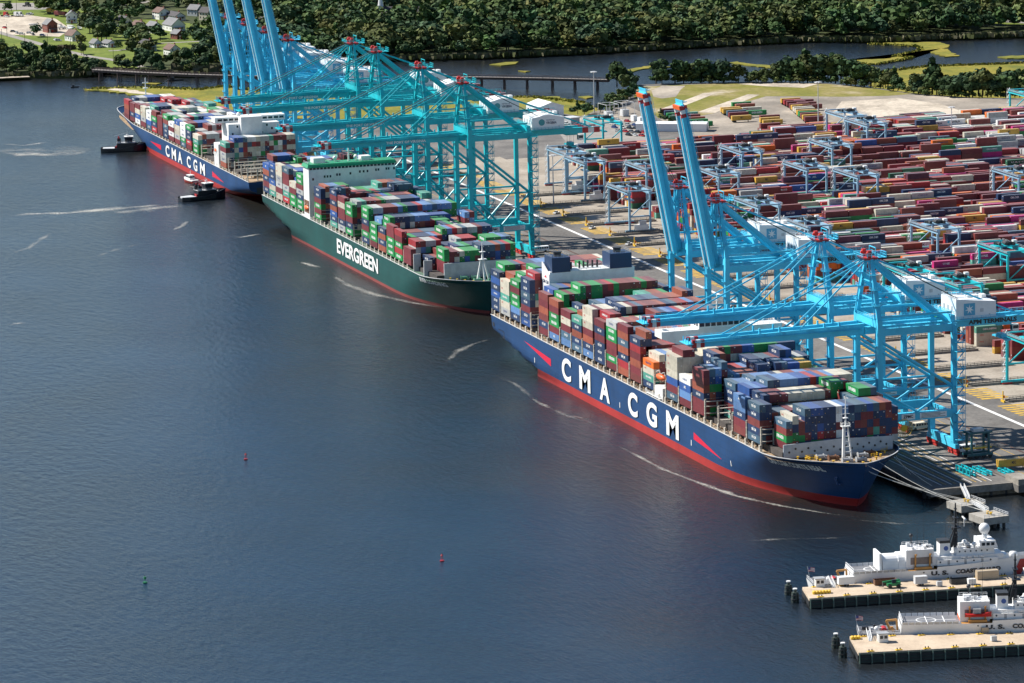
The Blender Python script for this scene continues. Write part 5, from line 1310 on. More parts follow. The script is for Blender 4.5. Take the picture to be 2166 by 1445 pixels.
# keep the stacks clear of the gantry legs: legs run in the gaps between blocks
# ------------------------------------------------------------------ tugs, pilot boat
def tug(label, loc, rz, L=27.0, B=10.0):
    t = thing("tugboat", label, "tugboat", loc, rz, "harbour tugs"); TB_ = paint("tug_black", (0.012, 0.014, 0.022), 0.35, wear=0.2); TD = paint("tug_deck", (0.05, 0.045, 0.05), 0.7, wear=0.3)
    st = []
    for i in range(15):
        u = i/14; x = -L/2 + L*u; w = B/2*(math.sqrt(max(0, 1-((0.18-u)/0.18)**2)) if u < 0.18 else (1 if u < 0.66 else max(0.03, 1-((u-0.66)/0.34)**2.2)))
        w = max(w, B/2*0.55 if u < 0.02 else 0.05); zt = 1.5 + 2.6*smooth01((u-0.42)/0.58); st.append((x, w, zt))
    m = MB(); vs = []
    for x, w, zt in st: vs += [(x, -w*0.88, -1), (x, -w, 0.4), (x, -w, zt), (x, w, zt), (x, w, 0.4), (x, w*0.88, -1)]
    fs = [(i*6+j, (i+1)*6+j, (i+1)*6+j+1, i*6+j+1) for i in range(14) for j in (0, 1, 2, 3, 4)] + [(0, 1, 2, 3, 4, 5)]
    m.add(vs, fs); m.build("hull", [TB_], t)
    m = MB()
    for side in (-1, 1):
        P = [(x, side*w, zt+0.35) for x, w, zt in st]
        for a_, b_ in zip(P[:-1], P[1:]): m.beam(a_, b_, 0.45, 0.8)
    m.build("bulwark", TB_, t)
    m = MB(); m.hexa([(-L/2+1.2, -2.9, 1.5), (-5.2, -3.6, 1.5), (-5.2, 3.6, 1.5), (-L/2+1.2, 2.9, 1.5)], [(-L/2+1.4, -2.8, 2.2), (-5.4, -3.5, 2.2), (-5.4, 3.5, 2.2), (-L/2+1.4, 2.8, 2.2)]); m.build("stern_platform", LIGHTG, t)
    m = MB(); m.box(-4.0, 6.8, -3.0, 3.0, 1.5, 5.0); m.hexa([(6.8, -3, 1.5), (8.2, -2.0, 1.5), (8.2, 2.0, 1.5), (6.8, 3, 1.5)], [(6.8, -3, 5), (7.6, -2, 5), (7.6, 2, 5), (6.8, 3, 5)]); dh_ = m.build("deckhouse", TB_, t)
    m = MB(); m.box(-4.1, 7.0, -3.15, 3.15, 5.0, 5.15); m.build("boat_deck", LIGHTG, dh_)
    m = MB(); m.hexa([(1.0, -1.9, 5.15), (5.0, -1.9, 5.15), (5.0, 1.9, 5.15), (1.0, 1.9, 5.15)], [(0.6, -2.3, 8.4), (5.6, -2.3, 8.4), (5.6, 2.3, 8.4), (0.6, 2.3, 8.4)]); wh_ = m.build("wheelhouse", TB_, t)
    m = MB(); m.hexa([(0.9, -2.16, 6.9), (5.35, -2.16, 6.9), (5.35, 2.16, 6.9), (0.9, 2.16, 6.9)], [(0.7, -2.32, 7.9), (5.6, -2.32, 7.9), (5.6, 2.32, 7.9), (0.7, 2.32, 7.9)]); m.build("window_band", GLASS, wh_)
    m = MB(); m.box(0.4, 5.8, -2.5, 2.5, 8.4, 8.75); m.build("wheelhouse_roof", WHITE, wh_)
    for y in (-2.2, 2.2):
        m = MB(); m.hexa([(-4.2, y-0.7, 1.6), (-1.4, y-0.7, 1.6), (-1.4, y+0.7, 1.6), (-4.2, y+0.7, 1.6)], [(-3.6, y-0.6, 7.6), (-1.6, y-0.6, 7.6), (-1.6, y+0.6, 7.6), (-3.6, y+0.6, 7.6)]); fu = m.build("funnel", TB_, t)
        m = MB(); s_ = 1 if y > 0 else -1
        put_text(m, "M", lambda u, v: ((-2.2-u) if s_ > 0 else (-3.6+u), y+s_*0.74, 4.4+v), 1.9, 1.7, 0.06, 2); m.build("funnel_lettering", TEXTW, fu)
        m = MB(); m.tube((-2.6, y, 7.6), (-2.9, y, 8.6), 0.4, n=8); m.build("uptake", REDP, fu)
    m = MB(); m.beam((2.4, 0, 8.7), (2.2, 0, 12.0), 0.3, w2=0.12, h2=0.12); m.beam((2.3, -1.4, 10.6), (2.3, 1.4, 10.6), 0.15); m.beam((2.0, 0, 10.8), (-5.5, 0, 9.0), 0.12); m.box(1.6, 3.0, -0.9, 0.9, 9.6, 9.8); m.build("mast", LIGHTG, t)
    m = MB(); m.tube((9.3, -1.2, 3.4), (9.3, 1.2, 3.4), 0.9, n=9); m.box(8.6, 10.0, -1.5, -1.2, 2.4, 4); m.box(8.6, 10.0, 1.2, 1.5, 2.4, 4); m.build("winch", DARKP, t)
    for i in range(9):
        for side in (-1, 1):
            x, w, zt = st[3+i]; m = MB(); m.tube((x, side*(w+0.02), zt-0.6), (x, side*(w+0.34), zt-0.6), 0.5, n=8); m.build("tyre_fender", BLACKR, t)
    m = MB(); rails(m, [(-4, -3.1, 5.15), (6.9, -3.1, 5.15)], 1.0, 1.4, 0.05); rails(m, [(-4, 3.1, 5.15), (6.9, 3.1, 5.15)], 1.0, 1.4, 0.05); m.build("deck_railing", LIGHTG, t)
    m = MB(); [m.cbox((-4.6+k*.3, -2.2+k*1.5, 2.6), (.7, .8, 1.2)) for k in range(4)]; tag(m.build("deck_locker", REDP, t), kind="stuff")
    return t
def heading(p0, p1): return math.atan2(p1[1]-p0[1], p1[0]-p0[0])
p0, p1 = G(216, 321, 0), G(308, 318, 0); tug("black tugboat pushing at the far blue ship's bow", ((p0[0]+p1[0])/2, (p0[1]+p1[1])/2, 0), heading(p0, p1))
p0, p1 = G(378, 426, 0), G(480, 416, 0); tug("black tugboat trailing a wake at the far blue ship's stern quarter", ((p0[0]+p1[0])/2, (p0[1]+p1[1])/2, 0), heading(p0, p1))
pb = G(402, 385, 0); t = thing("pilot_boat", "small white pilot boat with red hull between the tug and blue ship", "boat", (pb[0], pb[1], 0), math.radians(-168))
m = MB(); L = 14
vs = []
for x, w in ((-7, 2.1), (-3, 2.3), (2, 2.1), (5, 1.2), (7, 0.1)): vs += [(x, -w*.7, -.5), (x, -w, 1.1+max(0, x)*.08), (x, w, 1.1+max(0, x)*.08), (x, w*.7, -.5)]
m.add(vs, [(i*4+j, (i+1)*4+j, (i+1)*4+j+1, i*4+j+1) for i in range(4) for j in (0, 1, 2)] + [(0, 1, 2, 3)]); m.build("hull", paint("boat_red", (0.5, 0.05, 0.03), wear=0.1), t)
m = MB()
vs = []
for x, w in ((-7, 2.1), (-3, 2.35), (2, 2.15), (5, 1.25), (7, 0.15)): vs += [(x, -w, 1.1+max(0, x)*.08), (x, -w, 1.7+max(0, x)*.08), (x, w, 1.7+max(0, x)*.08), (x, w, 1.1+max(0, x)*.08)]
m.add(vs, [(i*4+j, (i+1)*4+j, (i+1)*4+j+1, i*4+j+1) for i in range(4) for j in (0, 1, 2)] + [(0, 1, 2, 3)]); m.build("topsides", WHITE, t)
m = MB(); m.hexa([(-3, -1.6, 1.7), (2.6, -1.5, 1.7), (2.6, 1.5, 1.7), (-3, 1.6, 1.7)], [(-2.6, -1.4, 4.0), (1.4, -1.3, 4.0), (1.4, 1.3, 4.0), (-2.6, 1.4, 4.0)]); cb = m.build("cabin", WHITE, t)
m = MB(); m.hexa([(-2.86, -1.55, 2.7), (2.1, -1.46, 2.7), (2.1, 1.46, 2.7), (-2.86, 1.55, 2.7)], [(-2.7, -1.46, 3.5), (1.72, -1.38, 3.5), (1.72, 1.38, 3.5), (-2.7, 1.46, 3.5)]); m.build("cabin_window", GLASS, cb)
m = MB(); m.box(-3.0, 1.8, -1.6, 1.6, 4.0, 4.15); m.beam((-1, 0, 4.1), (-1, 0, 6.6), 0.15); m.beam((-1, -0.8, 5.8), (-1, 0.8, 5.8), 0.12); m.build("roof_mast", WHITE, t)

# ------------------------------------------------------------------ channel buoys
def buoy(label, p, col):
    x, y = G(*p, 0); t = thing("channel_buoy", label, "buoy", (x, y, 0), 0, "channel buoys")
    mt = REDP if col == "red" else GREENP
    m = MB(); m.lathe([(0.01, -0.5), (1.2, -0.5), (1.25, 0.5), (0.01, 0.5)], n=12); m.build("float", mt, t)
    m = MB()
    for k in range(4): an = k*math.pi/2; m.beam((0.8*math.cos(an), 0.8*math.sin(an), 0.5), (0.3*math.cos(an), 0.3*math.sin(an), 3.2), 0.12)
    if col == "red": m.lathe([(0.01, 3.1), (0.85, 3.1), (0.05, 4.3)], n=8)
    else: m.box(-.6, .6, -.6, .6, 2.2, 3.4)
    m.build("cage", mt, t)
    m = MB(); m.tube((0, 0, 3.4), (0, 0, 4.6), 0.18, n=6); m.build("lantern", DARKP, t)
    t.scale = (0.62, 0.62, 0.62)
buoy("red cage buoy floating alone in the mid river", (520, 972), "red")
buoy("red buoy closest to the white coast patrol piers", (935, 1187), "red")
buoy("small green buoy low in the open water", (307, 1233), "green")
bx, by = G(158, 185, 0); t = thing("skiff", "tiny dark skiff on the open river beside the marsh", "boat", (bx, by, 0), 1.2)
m = MB(); m.hexa([(-2.4, -.5, -.2), (2.6, -.05, -.2), (2.6, .05, -.2), (-2.4, .5, -.2)], [(-2.5, -.9, .6), (3.0, -.1, .8), (3.0, .1, .8), (-2.5, .9, .6)]); m.build("hull", DARKP, t)
m = MB(); m.box(-1.6, -0.4, -.5, .5, .6, 1.7); m.build("console", DARKP, t)
bx, by = G(370, 171, 0); t = thing("skiff", "dark workboat under the trestle bridge", "boat", (bx, by, 0), 1.3)
m = MB(); m.hexa([(-5, -1, -.2), (5.5, -.1, -.2), (5.5, .1, -.2), (-5, 1, -.2)], [(-5, -1.5, .9), (6, -.1, 1.2), (6, .1, 1.2), (-5, 1.5, .9)]); m.build("hull", DARKP, t)
m = MB(); m.box(-3, -.5, -.8, .8, .9, 2.6); m.build("cabin", DARKP, t)

# ------------------------------------------------------------------ mooring dolphins, walkway, lines
DOLC = ground_mat("dolphin_concrete", [(0.3, (0.26, 0.24, 0.21)), (0.7, (0.42, 0.40, 0.36))], 0.5, 6)
DP = []
for (pa, lab) in (((2044, 1062), "concrete mooring dolphin closest to the quay end, joined by a footbridge"), ((2092, 1088), "outer concrete mooring dolphin at the footbridge's far end")):
    x, y = G(*pa, 4.2); DP.append((x, y)); t = thing("mooring_dolphin", lab, "mooring dolphin", (x, y, 0), 0.12, "mooring dolphins")
    m = MB(); m.box(-5.2, 5.2, -5.2, 5.2, 1.7, 4.2); m.build("cap", DOLC, t)
    for a_ in (-3.8, 0, 3.8):
        for b_ in (-3.8, 0, 3.8):
            m = MB(); m.tube((a_, b_, -3), (a_, b_, 1.7), 0.6, n=8); m.build("pile", DARKP, t)
    for dx in (-1, 1.2):
        m = MB(); m.tube((dx, 0, 4.2), (dx, 0, 5.0), 0.4, n=8); m.tube((dx, 0, 5.0), (dx, 0, 5.25), 0.6, n=8); m.build("bollard", YELP, t)
    m = MB(); rails(m, [(-5, 5, 4.2), (5, 5, 4.2), (5, -5, 4.2)], 1.1, 2, 0.06); m.build("guard_rail", LIGHTG, t)
t = thing("footbridge", "thin white footbridge from the quay end to the mooring dolphins", "footbridge", (0, 0, 0))
for (a_, b_) in (((356.5, 66, 4.4), (DP[0][0]-3, DP[0][1]+2, 4.5)), ((DP[0][0]+4, DP[0][1]+1, 4.5), (DP[1][0]-4, DP[1][1]+1, 4.5))):
    m = MB(); m.beam(a_, b_, 1.4, 0.25); m.build("deck", LIGHTG, t)
    m = MB(); A_, B_v = Vector(a_), Vector(b_); d_ = (B_v-A_).normalized().cross(Vector((0, 0, 1)))*0.7
    rails(m, [A_+d_, B_v+d_], 1.2, 1.6, 0.06); rails(m, [A_-d_, B_v-d_], 1.2, 1.6, 0.06); m.build("hand_rail", WHITE, t)
ROPE = paint("mooring_rope", (0.55, 0.54, 0.50), 0.8, wear=0.1, streak=False)
def rope(a_, b_, sag, label):
    m = MB(); P = []
    for i in range(13):
        k = i/12; p = Vector(a_).lerp(Vector(b_), k); p.z -= sag*4*k*(1-k); P.append(p)
    m.path(P, 0.09, 4); tag(m.build("mooring_line", ROPE), label, "rope", "mooring lines")
rope((352, 19, 17.2), (DP[0][0]-1, DP[0][1], 5.0), 1.2, "mooring line from the front ship's bow to closer dolphin")
rope((356, 21.5, 17.2), (DP[0][0]+1, DP[0][1], 5.0), 1.8, "slack mooring line from front bow to the closer dolphin")
rope((361, 25.6, 17.2), (DP[1][0]-1, DP[1][1], 5.0), 1.5, "mooring line from the front ship's stem to outer dolphin")
rope((357, 32, 17.2), (DP[1][0]+1, DP[1][1], 5.0), 2.2, "mooring line from front ship's far bow to outer dolphin")
rope((348, 41, 17.2), (352, 56, 4.6), 0.6, "short mooring line from front bow straight to the quay")
rope((344, 44, 17.2), (330, 57, 4.6), 0.6, "mooring line running back along the quay from front bow")

# ------------------------------------------------------------------ coast patrol piers, cutters
def pier(label, far_l, near_l, far_r, near_r):
    t = thing("pier", label, "pier", (0, 0, 0), 0, "concrete finger piers")
    P = [G(*far_l, 3.4), G(*near_l, 3.4), G(*near_r, 3.4), G(*far_r, 3.4)]
    m = MB(); m.prism(P, 2.5, 3.4); m.build("deck", PIERC, t)
    a_, b_ = Vector((*P[1], 0)), Vector((*P[2], 0)); d_ = (b_-a_).normalized(); nrm = Vector((d_.y, -d_.x, 0)); L_ = (b_-a_).length
    GT_ = paint("tarred_timber", (0.03, 0.05, 0.042), 0.7, wear=0.3)
    for z in (2.75, 1.5, 0.5):
        m = MB(); m.beam((a_.x+nrm.x*.3, a_.y+nrm.y*.3, z), (b_.x+nrm.x*.3, b_.y+nrm.y*.3, z), 0.3, 0.45); m.build("wale", GT_, t)
    m = MB(); m.beam((a_.x, a_.y, 1.2), (b_.x, b_.y, 1.2), 0.3, 2.4); m.build("fender_wall", DARKP, t)
    k = 0.3
    while k < L_:
        c = a_ + d_*k + nrm*0.62; m = MB(); m.tube((c.x, c.y, -2), (c.x, c.y, 3.1), 0.26, n=6); m.tube((c.x, c.y, 3.1), (c.x, c.y, 3.25), 0.30, n=6); m.build("fender_pile", paint("pile_green", (0.12, 0.17, 0.14), wear=0.3), t); k += 3.9
    e0 = Vector((*P[0], 0)); ed = (a_-e0)
    for i in range(7):
        c = e0 + ed*((i+.5)/7); m = MB(); m.tube((c.x, c.y, -2), (c.x, c.y, 2.5), 0.3, n=6); m.build("end_pile", DARKP, t)
    m = MB(); m.beam((e0.x, e0.y, 1.6), (a_.x, a_.y, 1.6), 0.4, 1.8); m.build("end_wall", DARKP, t)
    for i in range(int(L_/9)):
        for q, off in ((a_ + d_*(4+i*9) - nrm*0.9, 0), (e0 + (Vector((*P[3], 0))-e0)*((4+i*9)/L_) + nrm*0.9, 1)):
            m = MB(); m.cbox((q.x, q.y, 3.52), (1.2, 2.2, 0.2)); cl = m.build("cleat_base", YELP, t)
            m = MB(); m.tube((q.x, q.y-.5, 3.6), (q.x, q.y-.5, 4.15), .2, n=6); m.tube((q.x, q.y+.5, 3.6), (q.x, q.y+.5, 4.15), .2, n=6); m.build("cleat", DARKP, cl)
    return P
P1 = pier("upper concrete finger pier with trailers and green lift truck", (1697, 1242), (1712, 1266), (2300, 1206), (2300, 1226))
P2 = pier("lower concrete finger pier with a small guard shack", (1797, 1346), (1816, 1381), (2300, 1335), (2300, 1356))
for i, (p, lab) in enumerate((((1668, 1258), "timber pile cluster, outer one, by the upper pier"), ((1682, 1274), "timber pile cluster touching the upper pier's near corner"), ((1768, 1370), "timber pile cluster, outer one, by the lower pier"), ((1783, 1390), "timber pile cluster by the lower pier's near corner"))):
    x, y = G(*p, 0); t = thing("pile_cluster", lab, "pile cluster", (x, y, 0), 0, "timber pile clusters"); PC_ = paint("weathered_pile", (0.055, 0.075, 0.065), 0.75, wear=0.4)
    for k in range(7):
        an = k*math.pi/3; r_ = 0 if k == 6 else 0.95; m = MB(); m.tube((r_*1.15*math.cos(an), r_*1.15*math.sin(an), -2), (r_*.8*math.cos(an), r_*.8*math.sin(an), 3.4), 0.42, n=7); m.build("pile", PC_, t)
    m = MB(); m.tube((0, 0, 3.3), (0, 0, 4.4), 0.55, n=9); m.build("crown_pile", PC_, t)
    m = MB(); m.tube((0, 0, 4.4), (0, 0, 4.75), 0.75, n=9); m.build("cap", WHITE, t)
    m = MB(); m.tube((0, 0, 2.3), (0, 0, 2.6), 1.35, n=12); m.tube((0, 0, 1.0), (0, 0, 1.25), 1.5, n=12); m.build("wire_band", DARKP, t)

CW = paint("cutter_white", (0.82, 0.82, 0.81), 0.38, wear=0.06); CBUFF = paint("cutter_buff", (0.52, 0.25, 0.06), 0.5, wear=0.15); CDECK = paint("cutter_deck", (0.15, 0.155, 0.17), 0.7, wear=0.2)
def cutter(label, loc, rz, boat, hangar_out):
    """x forward from the stern, y to port; water level z = 0"""
    t = thing("coast_patrol_cutter", label, "cutter", loc, rz, "white patrol cutters"); L, B = 82.0, 11.6
    def hb(u): return B/2*(0.80+0.2*min(1, u/0.12))*(1 if u < 0.55 else max(0.0, 1-((u-0.55)/0.45)**2.1))
    def top(u): return 3.6 if u < 0.165 else (6.4 if u < 0.52 else 7.2+1.8*smooth01((u-0.5)/0.5))
    us = [0, .04, .1, .164, .166, .25, .35, .45, .519, .521, .6, .68, .76, .84, .91, .96, 1.0]
    m = MB()
    for side in (-1, 1):
        vs = []
        for u in us:
            h = max(hb(u), 0.03)
            for k in (0, 0.5, 1): z = -0.8 + (top(u)+0.8)*k; vs.append((u*L*(1 if u < .9 else 1) - (1-k)*5*max(0, u-.8)*5*.2 + (1-k)*1.0*(1 if u == 0 else 0), side*h*(0.86+0.14*k), z))
        m.add(vs, [(i*3+j, (i+1)*3+j, (i+1)*3+j+1, i*3+j+1) for i in range(len(us)-1) for j in (0, 1)])
    h0 = hb(0); m.add([(1, -h0*.86, -.8), (1, h0*.86, -.8), (0, h0, top(0)), (0, -h0, top(0))], [(0, 1, 2, 3)]); m.build("hull", CW, t)
    def dk(u0, u1, z, mat, name):
        m = MB(); U_ = [u0+(u1-u0)*i/8 for i in range(9)]; a_ = [(u*L, -max(hb(u)-.05, .02), z) for u in U_]; b_ = [(u*L, max(hb(u)-.05, .02), z) for u in U_]
        m.add(a_+b_, [(i, i+1, 9+i+1, 9+i) for i in range(8)]); return m.build(name, mat, t)
    dk(0, .166, 3.5, CDECK, "fantail"); fd = dk(.164, .40, 6.42, CDECK, "flight_deck"); dk(.38, .525, 6.40, CBUFF, "boat_deck"); dk(.52, .995, 7.25, CDECK, "fore_deck")
    m = MB(); m.box(.1655*L, .168*L, -hb(.17), hb(.17), 3.5, 6.4); m.build("deck_step", CW, t)
    m = MB(); cx = 22.0; N = 28
    P = []
    for k in range(N): an = 2*math.pi*k/N; P += [(cx+3.3*math.cos(an), 3.3*math.sin(an), 6.46), (cx+2.95*math.cos(an), 2.95*math.sin(an), 6.46)]
    m.add(P, [(2*k, 2*k+1, (2*k+3) % (2*N), (2*k+2) % (2*N)) for k in range(N)]); m.build("landing_circle", TEXTW, fd)
    for (x0, x1, y0, y1) in ((14, 31.5, -.15, .15), (cx-.15, cx+.15, -5, 5), (27.5, 27.8, -5, 5)):
        m = MB(); m.sheet([(x0, y0), (x1, y0), (x1, y1), (x0, y1)], 6.47); m.build("landing_line", TEXTW, fd)
    m = MB()
    for side in (-1, 1):
        for k in range(9): m.hexa([(14+k*2, side*5.7, 6.3), (15.8+k*2, side*5.7, 6.3), (15.8+k*2, side*5.6, 6.3), (14+k*2, side*5.6, 6.3)], [(14+k*2, side*6.2, 7.3), (15.8+k*2, side*6.2, 7.3), (15.8+k*2, side*6.1, 7.3), (14+k*2, side*6.1, 7.3)])
    tag(m.build("safety_net", LIGHTG, fd), kind="stuff")
    # hangar and superstructure
    m = MB(); m.box(32.5, 42, -3.6, 4.4, 6.45, 13.0); hg = m.build("hangar", CW, t)
    m = MB(); m.box(32.44, 32.49, -3.0, 3.8, 6.6, 7.6); m.build("hangar_sill", ORANGE, hg)
    if hangar_out:
        m = MB(); n_ = 10; prof = []
        for k in range(n_+1): an = math.pi*k/n_; prof.append((0.4+3.6*math.cos(an), 8.6+3.0*math.sin(an)))
        prof = [(4.0, 6.5)] + prof + [(-3.2, 6.5)]
        for x0, x1, s_ in ((24.5, 30.0, 0.97), (30.0, 35.5, 1.04)):
            m.extrude([(x0, .4+(y-.4)*s_, 6.5+(z-6.5)*s_) for y, z in prof], (x1-x0, 0, 0))
        m.extrude([(23.2, -3.9, 6.5), (23.2, 4.7, 6.5), (23.2, 4.7, 12.4), (23.2, -3.9, 12.4)], (0.8, 0, 0)); m.build("telescoping_hangar", CW, t, smooth=False)
    m = MB(); m.box(42, 66, -3.7, 3.7, 7.25, 10.2); m.box(43, 64, -4.6, 4.6, 7.25, 9.2); m.build("deckhouse", CW, t)
    m = MB(); m.box(44.5, 48.0, -2.2, 2.2, 10.2, 14.4); fu = m.build("funnel", CW, t)
    m = MB(); m.box(44.4, 48.1, -2.3, 2.3, 14.4, 15.3); m.build("funnel_cap", DARKP, fu)
    m = MB(); m.tube((46.6, -2.21, 12.6), (46.6, -2.28, 12.6), .8, n=12); m.build("funnel_badge", paint("badge_blue", (0.06, 0.12, 0.35), wear=0.05), fu)
    m = MB(); m.box(50, 63, -3.4, 3.4, 10.2, 12.4); m.build("upper_house", CW, t)
    m = MB(); m.hexa([(58, -4.4, 12.4), (64, -4.4, 12.4), (64, 4.4, 12.4), (58, 4.4, 12.4)], [(58, -4.4, 14.9), (63.2, -4.2, 14.9), (63.2, 4.2, 14.9), (58, 4.4, 14.9)]); wh_ = m.build("bridge", CW, t)
    for k in range(6):
        m = MB(); y = -3.4+k*1.36; m.hexa([(63.75, y-.5, 13.3), (63.9, y-.5, 13.3), (63.9, y+.5, 13.3), (63.75, y+.5, 13.3)], [(63.45, y-.5, 14.4), (63.6, y-.5, 14.4), (63.6, y+.5, 14.4), (63.45, y+.5, 14.4)]); m.build("bridge_window", GLASS, wh_)
    for k in range(3):
        for s_ in (-1, 1):
            m = MB(); x = 59+k*1.6; m.box(x-.55, x+.55, s_*4.42-.02, s_*4.42+.02, 13.3, 14.3); m.build("bridge_window", GLASS, wh_)
    BM = paint("mast_black", (0.02, 0.022, 0.028), 0.5, wear=0.1)
    m = MB(); m.beam((50.5, 0, 12.4), (50.5, 0, 27.5), 1.3, 1.3, w2=.35, h2=.35); m.beam((49, 0, 12.4), (50.4, 0, 18), .8); m.beam((50.5, -3.4, 20.5), (50.5, 3.4, 20.5), .35); m.beam((50.5, -2.0, 17.5), (50.5, 2.6, 17.5), .4); m.box(49.6, 52.2, -1.4, 1.4, 19.0, 19.3)
    m.tube((50.5, -3.3, 20.5), (50.5, -3.3, 22.3), .16, n=6); m.tube((50.5, 3.3, 20.5), (50.5, 3.3, 22.3), .16, n=6); m.sphere((50.5, 2.6, 18.3), .8); m.box(50.1, 50.9, -.6, .6, 25.4, 25.7); ms = m.build("mast", BM, t)
    m = MB(); m.beam((53.5, -2.2, 22.0), (53.5, 2.4, 22.2), .4, .35); m.beam((53.5, 0, 19.3), (53.5, 0, 22), .3); m.build("radar_bar", WHITE, ms)
    m = MB(); m.tube((60.5, 0, 14.9), (60.5, 0, 16.4), .8, n=10); m.sphere((60.5, 0, 18.2), 1.9, 14, 9); m.build("radome", CW, t, smooth=True)
    for (x, y, z, r) in ((54, 1.5, 13.0, 1.0), (56.5, -1.8, 13.0, .8), (40, 0, 13.5, .0), (62, 3.2, 15.3, .6)):
        if r: m = MB(); m.tube((x, y, z-.6), (x, y, z+.4), r*.6, n=8); m.sphere((x, y, z+.5), r, 10, 6); m.build("dome", CW, t, smooth=True)
    m = MB(); m.beam((36, 3.5, 13), (36, 3.5, 16.2), .3); m.sphere((36, 3.5, 16.4), .7); m.build("searchlight", BM, t)
    m = MB(); rails(m, [(33, -3.5, 13), (42, -3.5, 13)], 1.1, 1.5, .05); rails(m, [(33, 4.3, 13), (42, 4.3, 13)], 1.1, 1.5, .05); rails(m, [(50, -3.3, 12.4), (58, -3.3, 12.4)], 1.1, 1.5, .05); rails(m, [(0.3, -4.6, 3.5), (0.3, 4.6, 3.5)], 1.1, 1.4, .05); rails(m, [(0.3, -4.6, 3.5), (13, -5.6, 3.5)], 1.1, 1.6, .05)
    rails(m, [(43, -4.5, 9.2), (64, -4.5, 9.2)], 1.0, 1.6, .05); m.build("guard_rail", CW, t)
    m = MB(); m.box(1.5, 3.5, -1, 1, 3.5, 4.8); m.build("capstan_house", BM, t)
    m = MB(); m.tube((8.5, -1.6, 3.6), (8.5, 1.6, 3.6), 1.0, n=9); m.build("rescue_raft", REDP, t)
    m = MB(); m.beam((10.5, -1.5, 3.5), (9.2, -1.2, 6.8), .7); m.beam((9.2, -1.2, 6.8), (12.6, -.6, 6.9), .6); m.beam((12.6, -.6, 6.9), (12.8, -.5, 3.6), .6); m.build("towing_frame", CBUFF, t)
    m = MB(); m.sphere((6.0, -2.4, 4.6), .8); m.build("fog_dome", CW, t)
    for side in (-1, 1):
        m = MB(); [m.beam((x, side*4.0, 6.5), (x, side*4.4, 11.5), .5) for x in (35.5, 40.5)]; [m.beam((x, side*4.4, 11.5), (x, side*5.8, 11.8), .45) for x in (35.5, 40.5)]; m.box(35, 41, side*4.6-.6, side*4.6+.6, 6.5, 7.3); dv = m.build("davit", CBUFF, t)
        if boat:
            m = MB(); vs = []
            for x, w in ((34, .6), (35, 1.1), (39, 1.1), (41, .8), (42.4, .1)): vs += [(x, side*5.0-w, 9.4+max(0, x-39)*.2), (x, side*5.0, 8.3), (x, side*5.0+w, 9.4+max(0, x-39)*.2)]
            m.add(vs, [(i*3+j, (i+1)*3+j, (i+1)*3+j+1, i*3+j+1) for i in range(4) for j in (0, 1)] + [(i*3, i*3+2, (i+1)*3+2, (i+1)*3) for i in range(4)]); rb = m.build("rescue_boat", REDP, t)
            m = MB(); m.box(36.5, 39, side*5-.6, side*5+.6, 9.5, 11.0); m.build("boat_cabin", GREYP, rb)
    # fittings
    rf_ = random.Random(int(loc[0]))
    for k in range(7):
        m = MB(); x = 44+k*2.9; m.box(x-.4, x+.4, -4.66, -4.61, 7.5, 9.0) if k % 2 else m.tube((x, -4.6, 8.5), (x, -4.68, 8.5), .3, n=8); m.build("deckhouse_door" if k % 2 else "deckhouse_port", GREYP if k % 2 else GLASS, t)
    for k in range(6):
        m = MB(); x = 51+k*1.9; m.tube((x, -3.45, 11.5), (x, -3.5, 11.5), .28, n=8); m.build("upper_port", GLASS, t)
    for k in range(4):
        m = MB(); x = 52+k*2.2; m.tube((x-.7, -4.1, 9.7), (x+.7, -4.1, 9.7), .42, n=8); m.build("liferaft_canister", CW, t)
    for (x, y, z, h) in ((36.5, -3, 13, 9), (40.5, 3.8, 13, 11), (57, 3.0, 12.4, 8), (57, -3.0, 12.4, 8), (62.8, 3.8, 14.9, 5), (47.5, 1.5, 15.3, 6)):
        m = MB(); m.tube((x, y, z), (x, y, z+h), .07, .03, 5); m.build("whip_antenna", BM, t)
    for k in range(9):
        x, y = rf_.uniform(33.5, 41.5), rf_.uniform(-3, 3.8); s_ = rf_.uniform(.5, 1.2); m = MB(); m.cbox((x, y, 13+s_/2), (s_, s_*1.3, s_)); m.build("roof_box", rf_.choice([CW, LIGHTG, GREYP, BM]), t)
    for k in range(8):
        x, y = rf_.uniform(51, 57.5), rf_.uniform(-2.8, 2.8); s_ = rf_.uniform(.4, 1.0); m = MB(); m.cbox((x, y, 12.4+s_/2), (s_*1.4, s_, s_)); m.build("roof_box", rf_.choice([CW, LIGHTG, GREYP, BM]), t)
    for k in range(10):
        x, y = rf_.uniform(2, 12.5), rf_.uniform(-4, 4); s_ = rf_.uniform(.4, 1.0); m = MB(); m.cbox((x, y, 3.5+s_/2), (s_, s_, s_)); m.build("deck_fitting", rf_.choice([CW, GREYP, BM, REDP, CBUFF]), t)
    m = MB(); rails(m, [(14, -5.7, 6.4), (14, 5.7, 6.4)], 1.6, 1.2, .07); m.box(13.8, 13.9, -5.7, 5.7, 6.4, 7.4); m.build("deck_screen", CW, t)
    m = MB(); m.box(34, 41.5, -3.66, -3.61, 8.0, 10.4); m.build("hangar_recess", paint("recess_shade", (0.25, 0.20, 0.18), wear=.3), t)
    m = MB(); m.beam((50.5, 0, 20), (47.5, 0, 12.5), .35); m.beam((50.5, -1.2, 14), (50.5, 1.2, 24), .2); m.beam((50.5, 1.2, 14), (50.5, -1.2, 24), .2); m.box(49.7, 51.3, -1.6, 1.6, 22.4, 22.7); m.box(49.9, 51.1, -1.0, 1.0, 16.0, 16.3); m.build("mast_brace", BM, t)
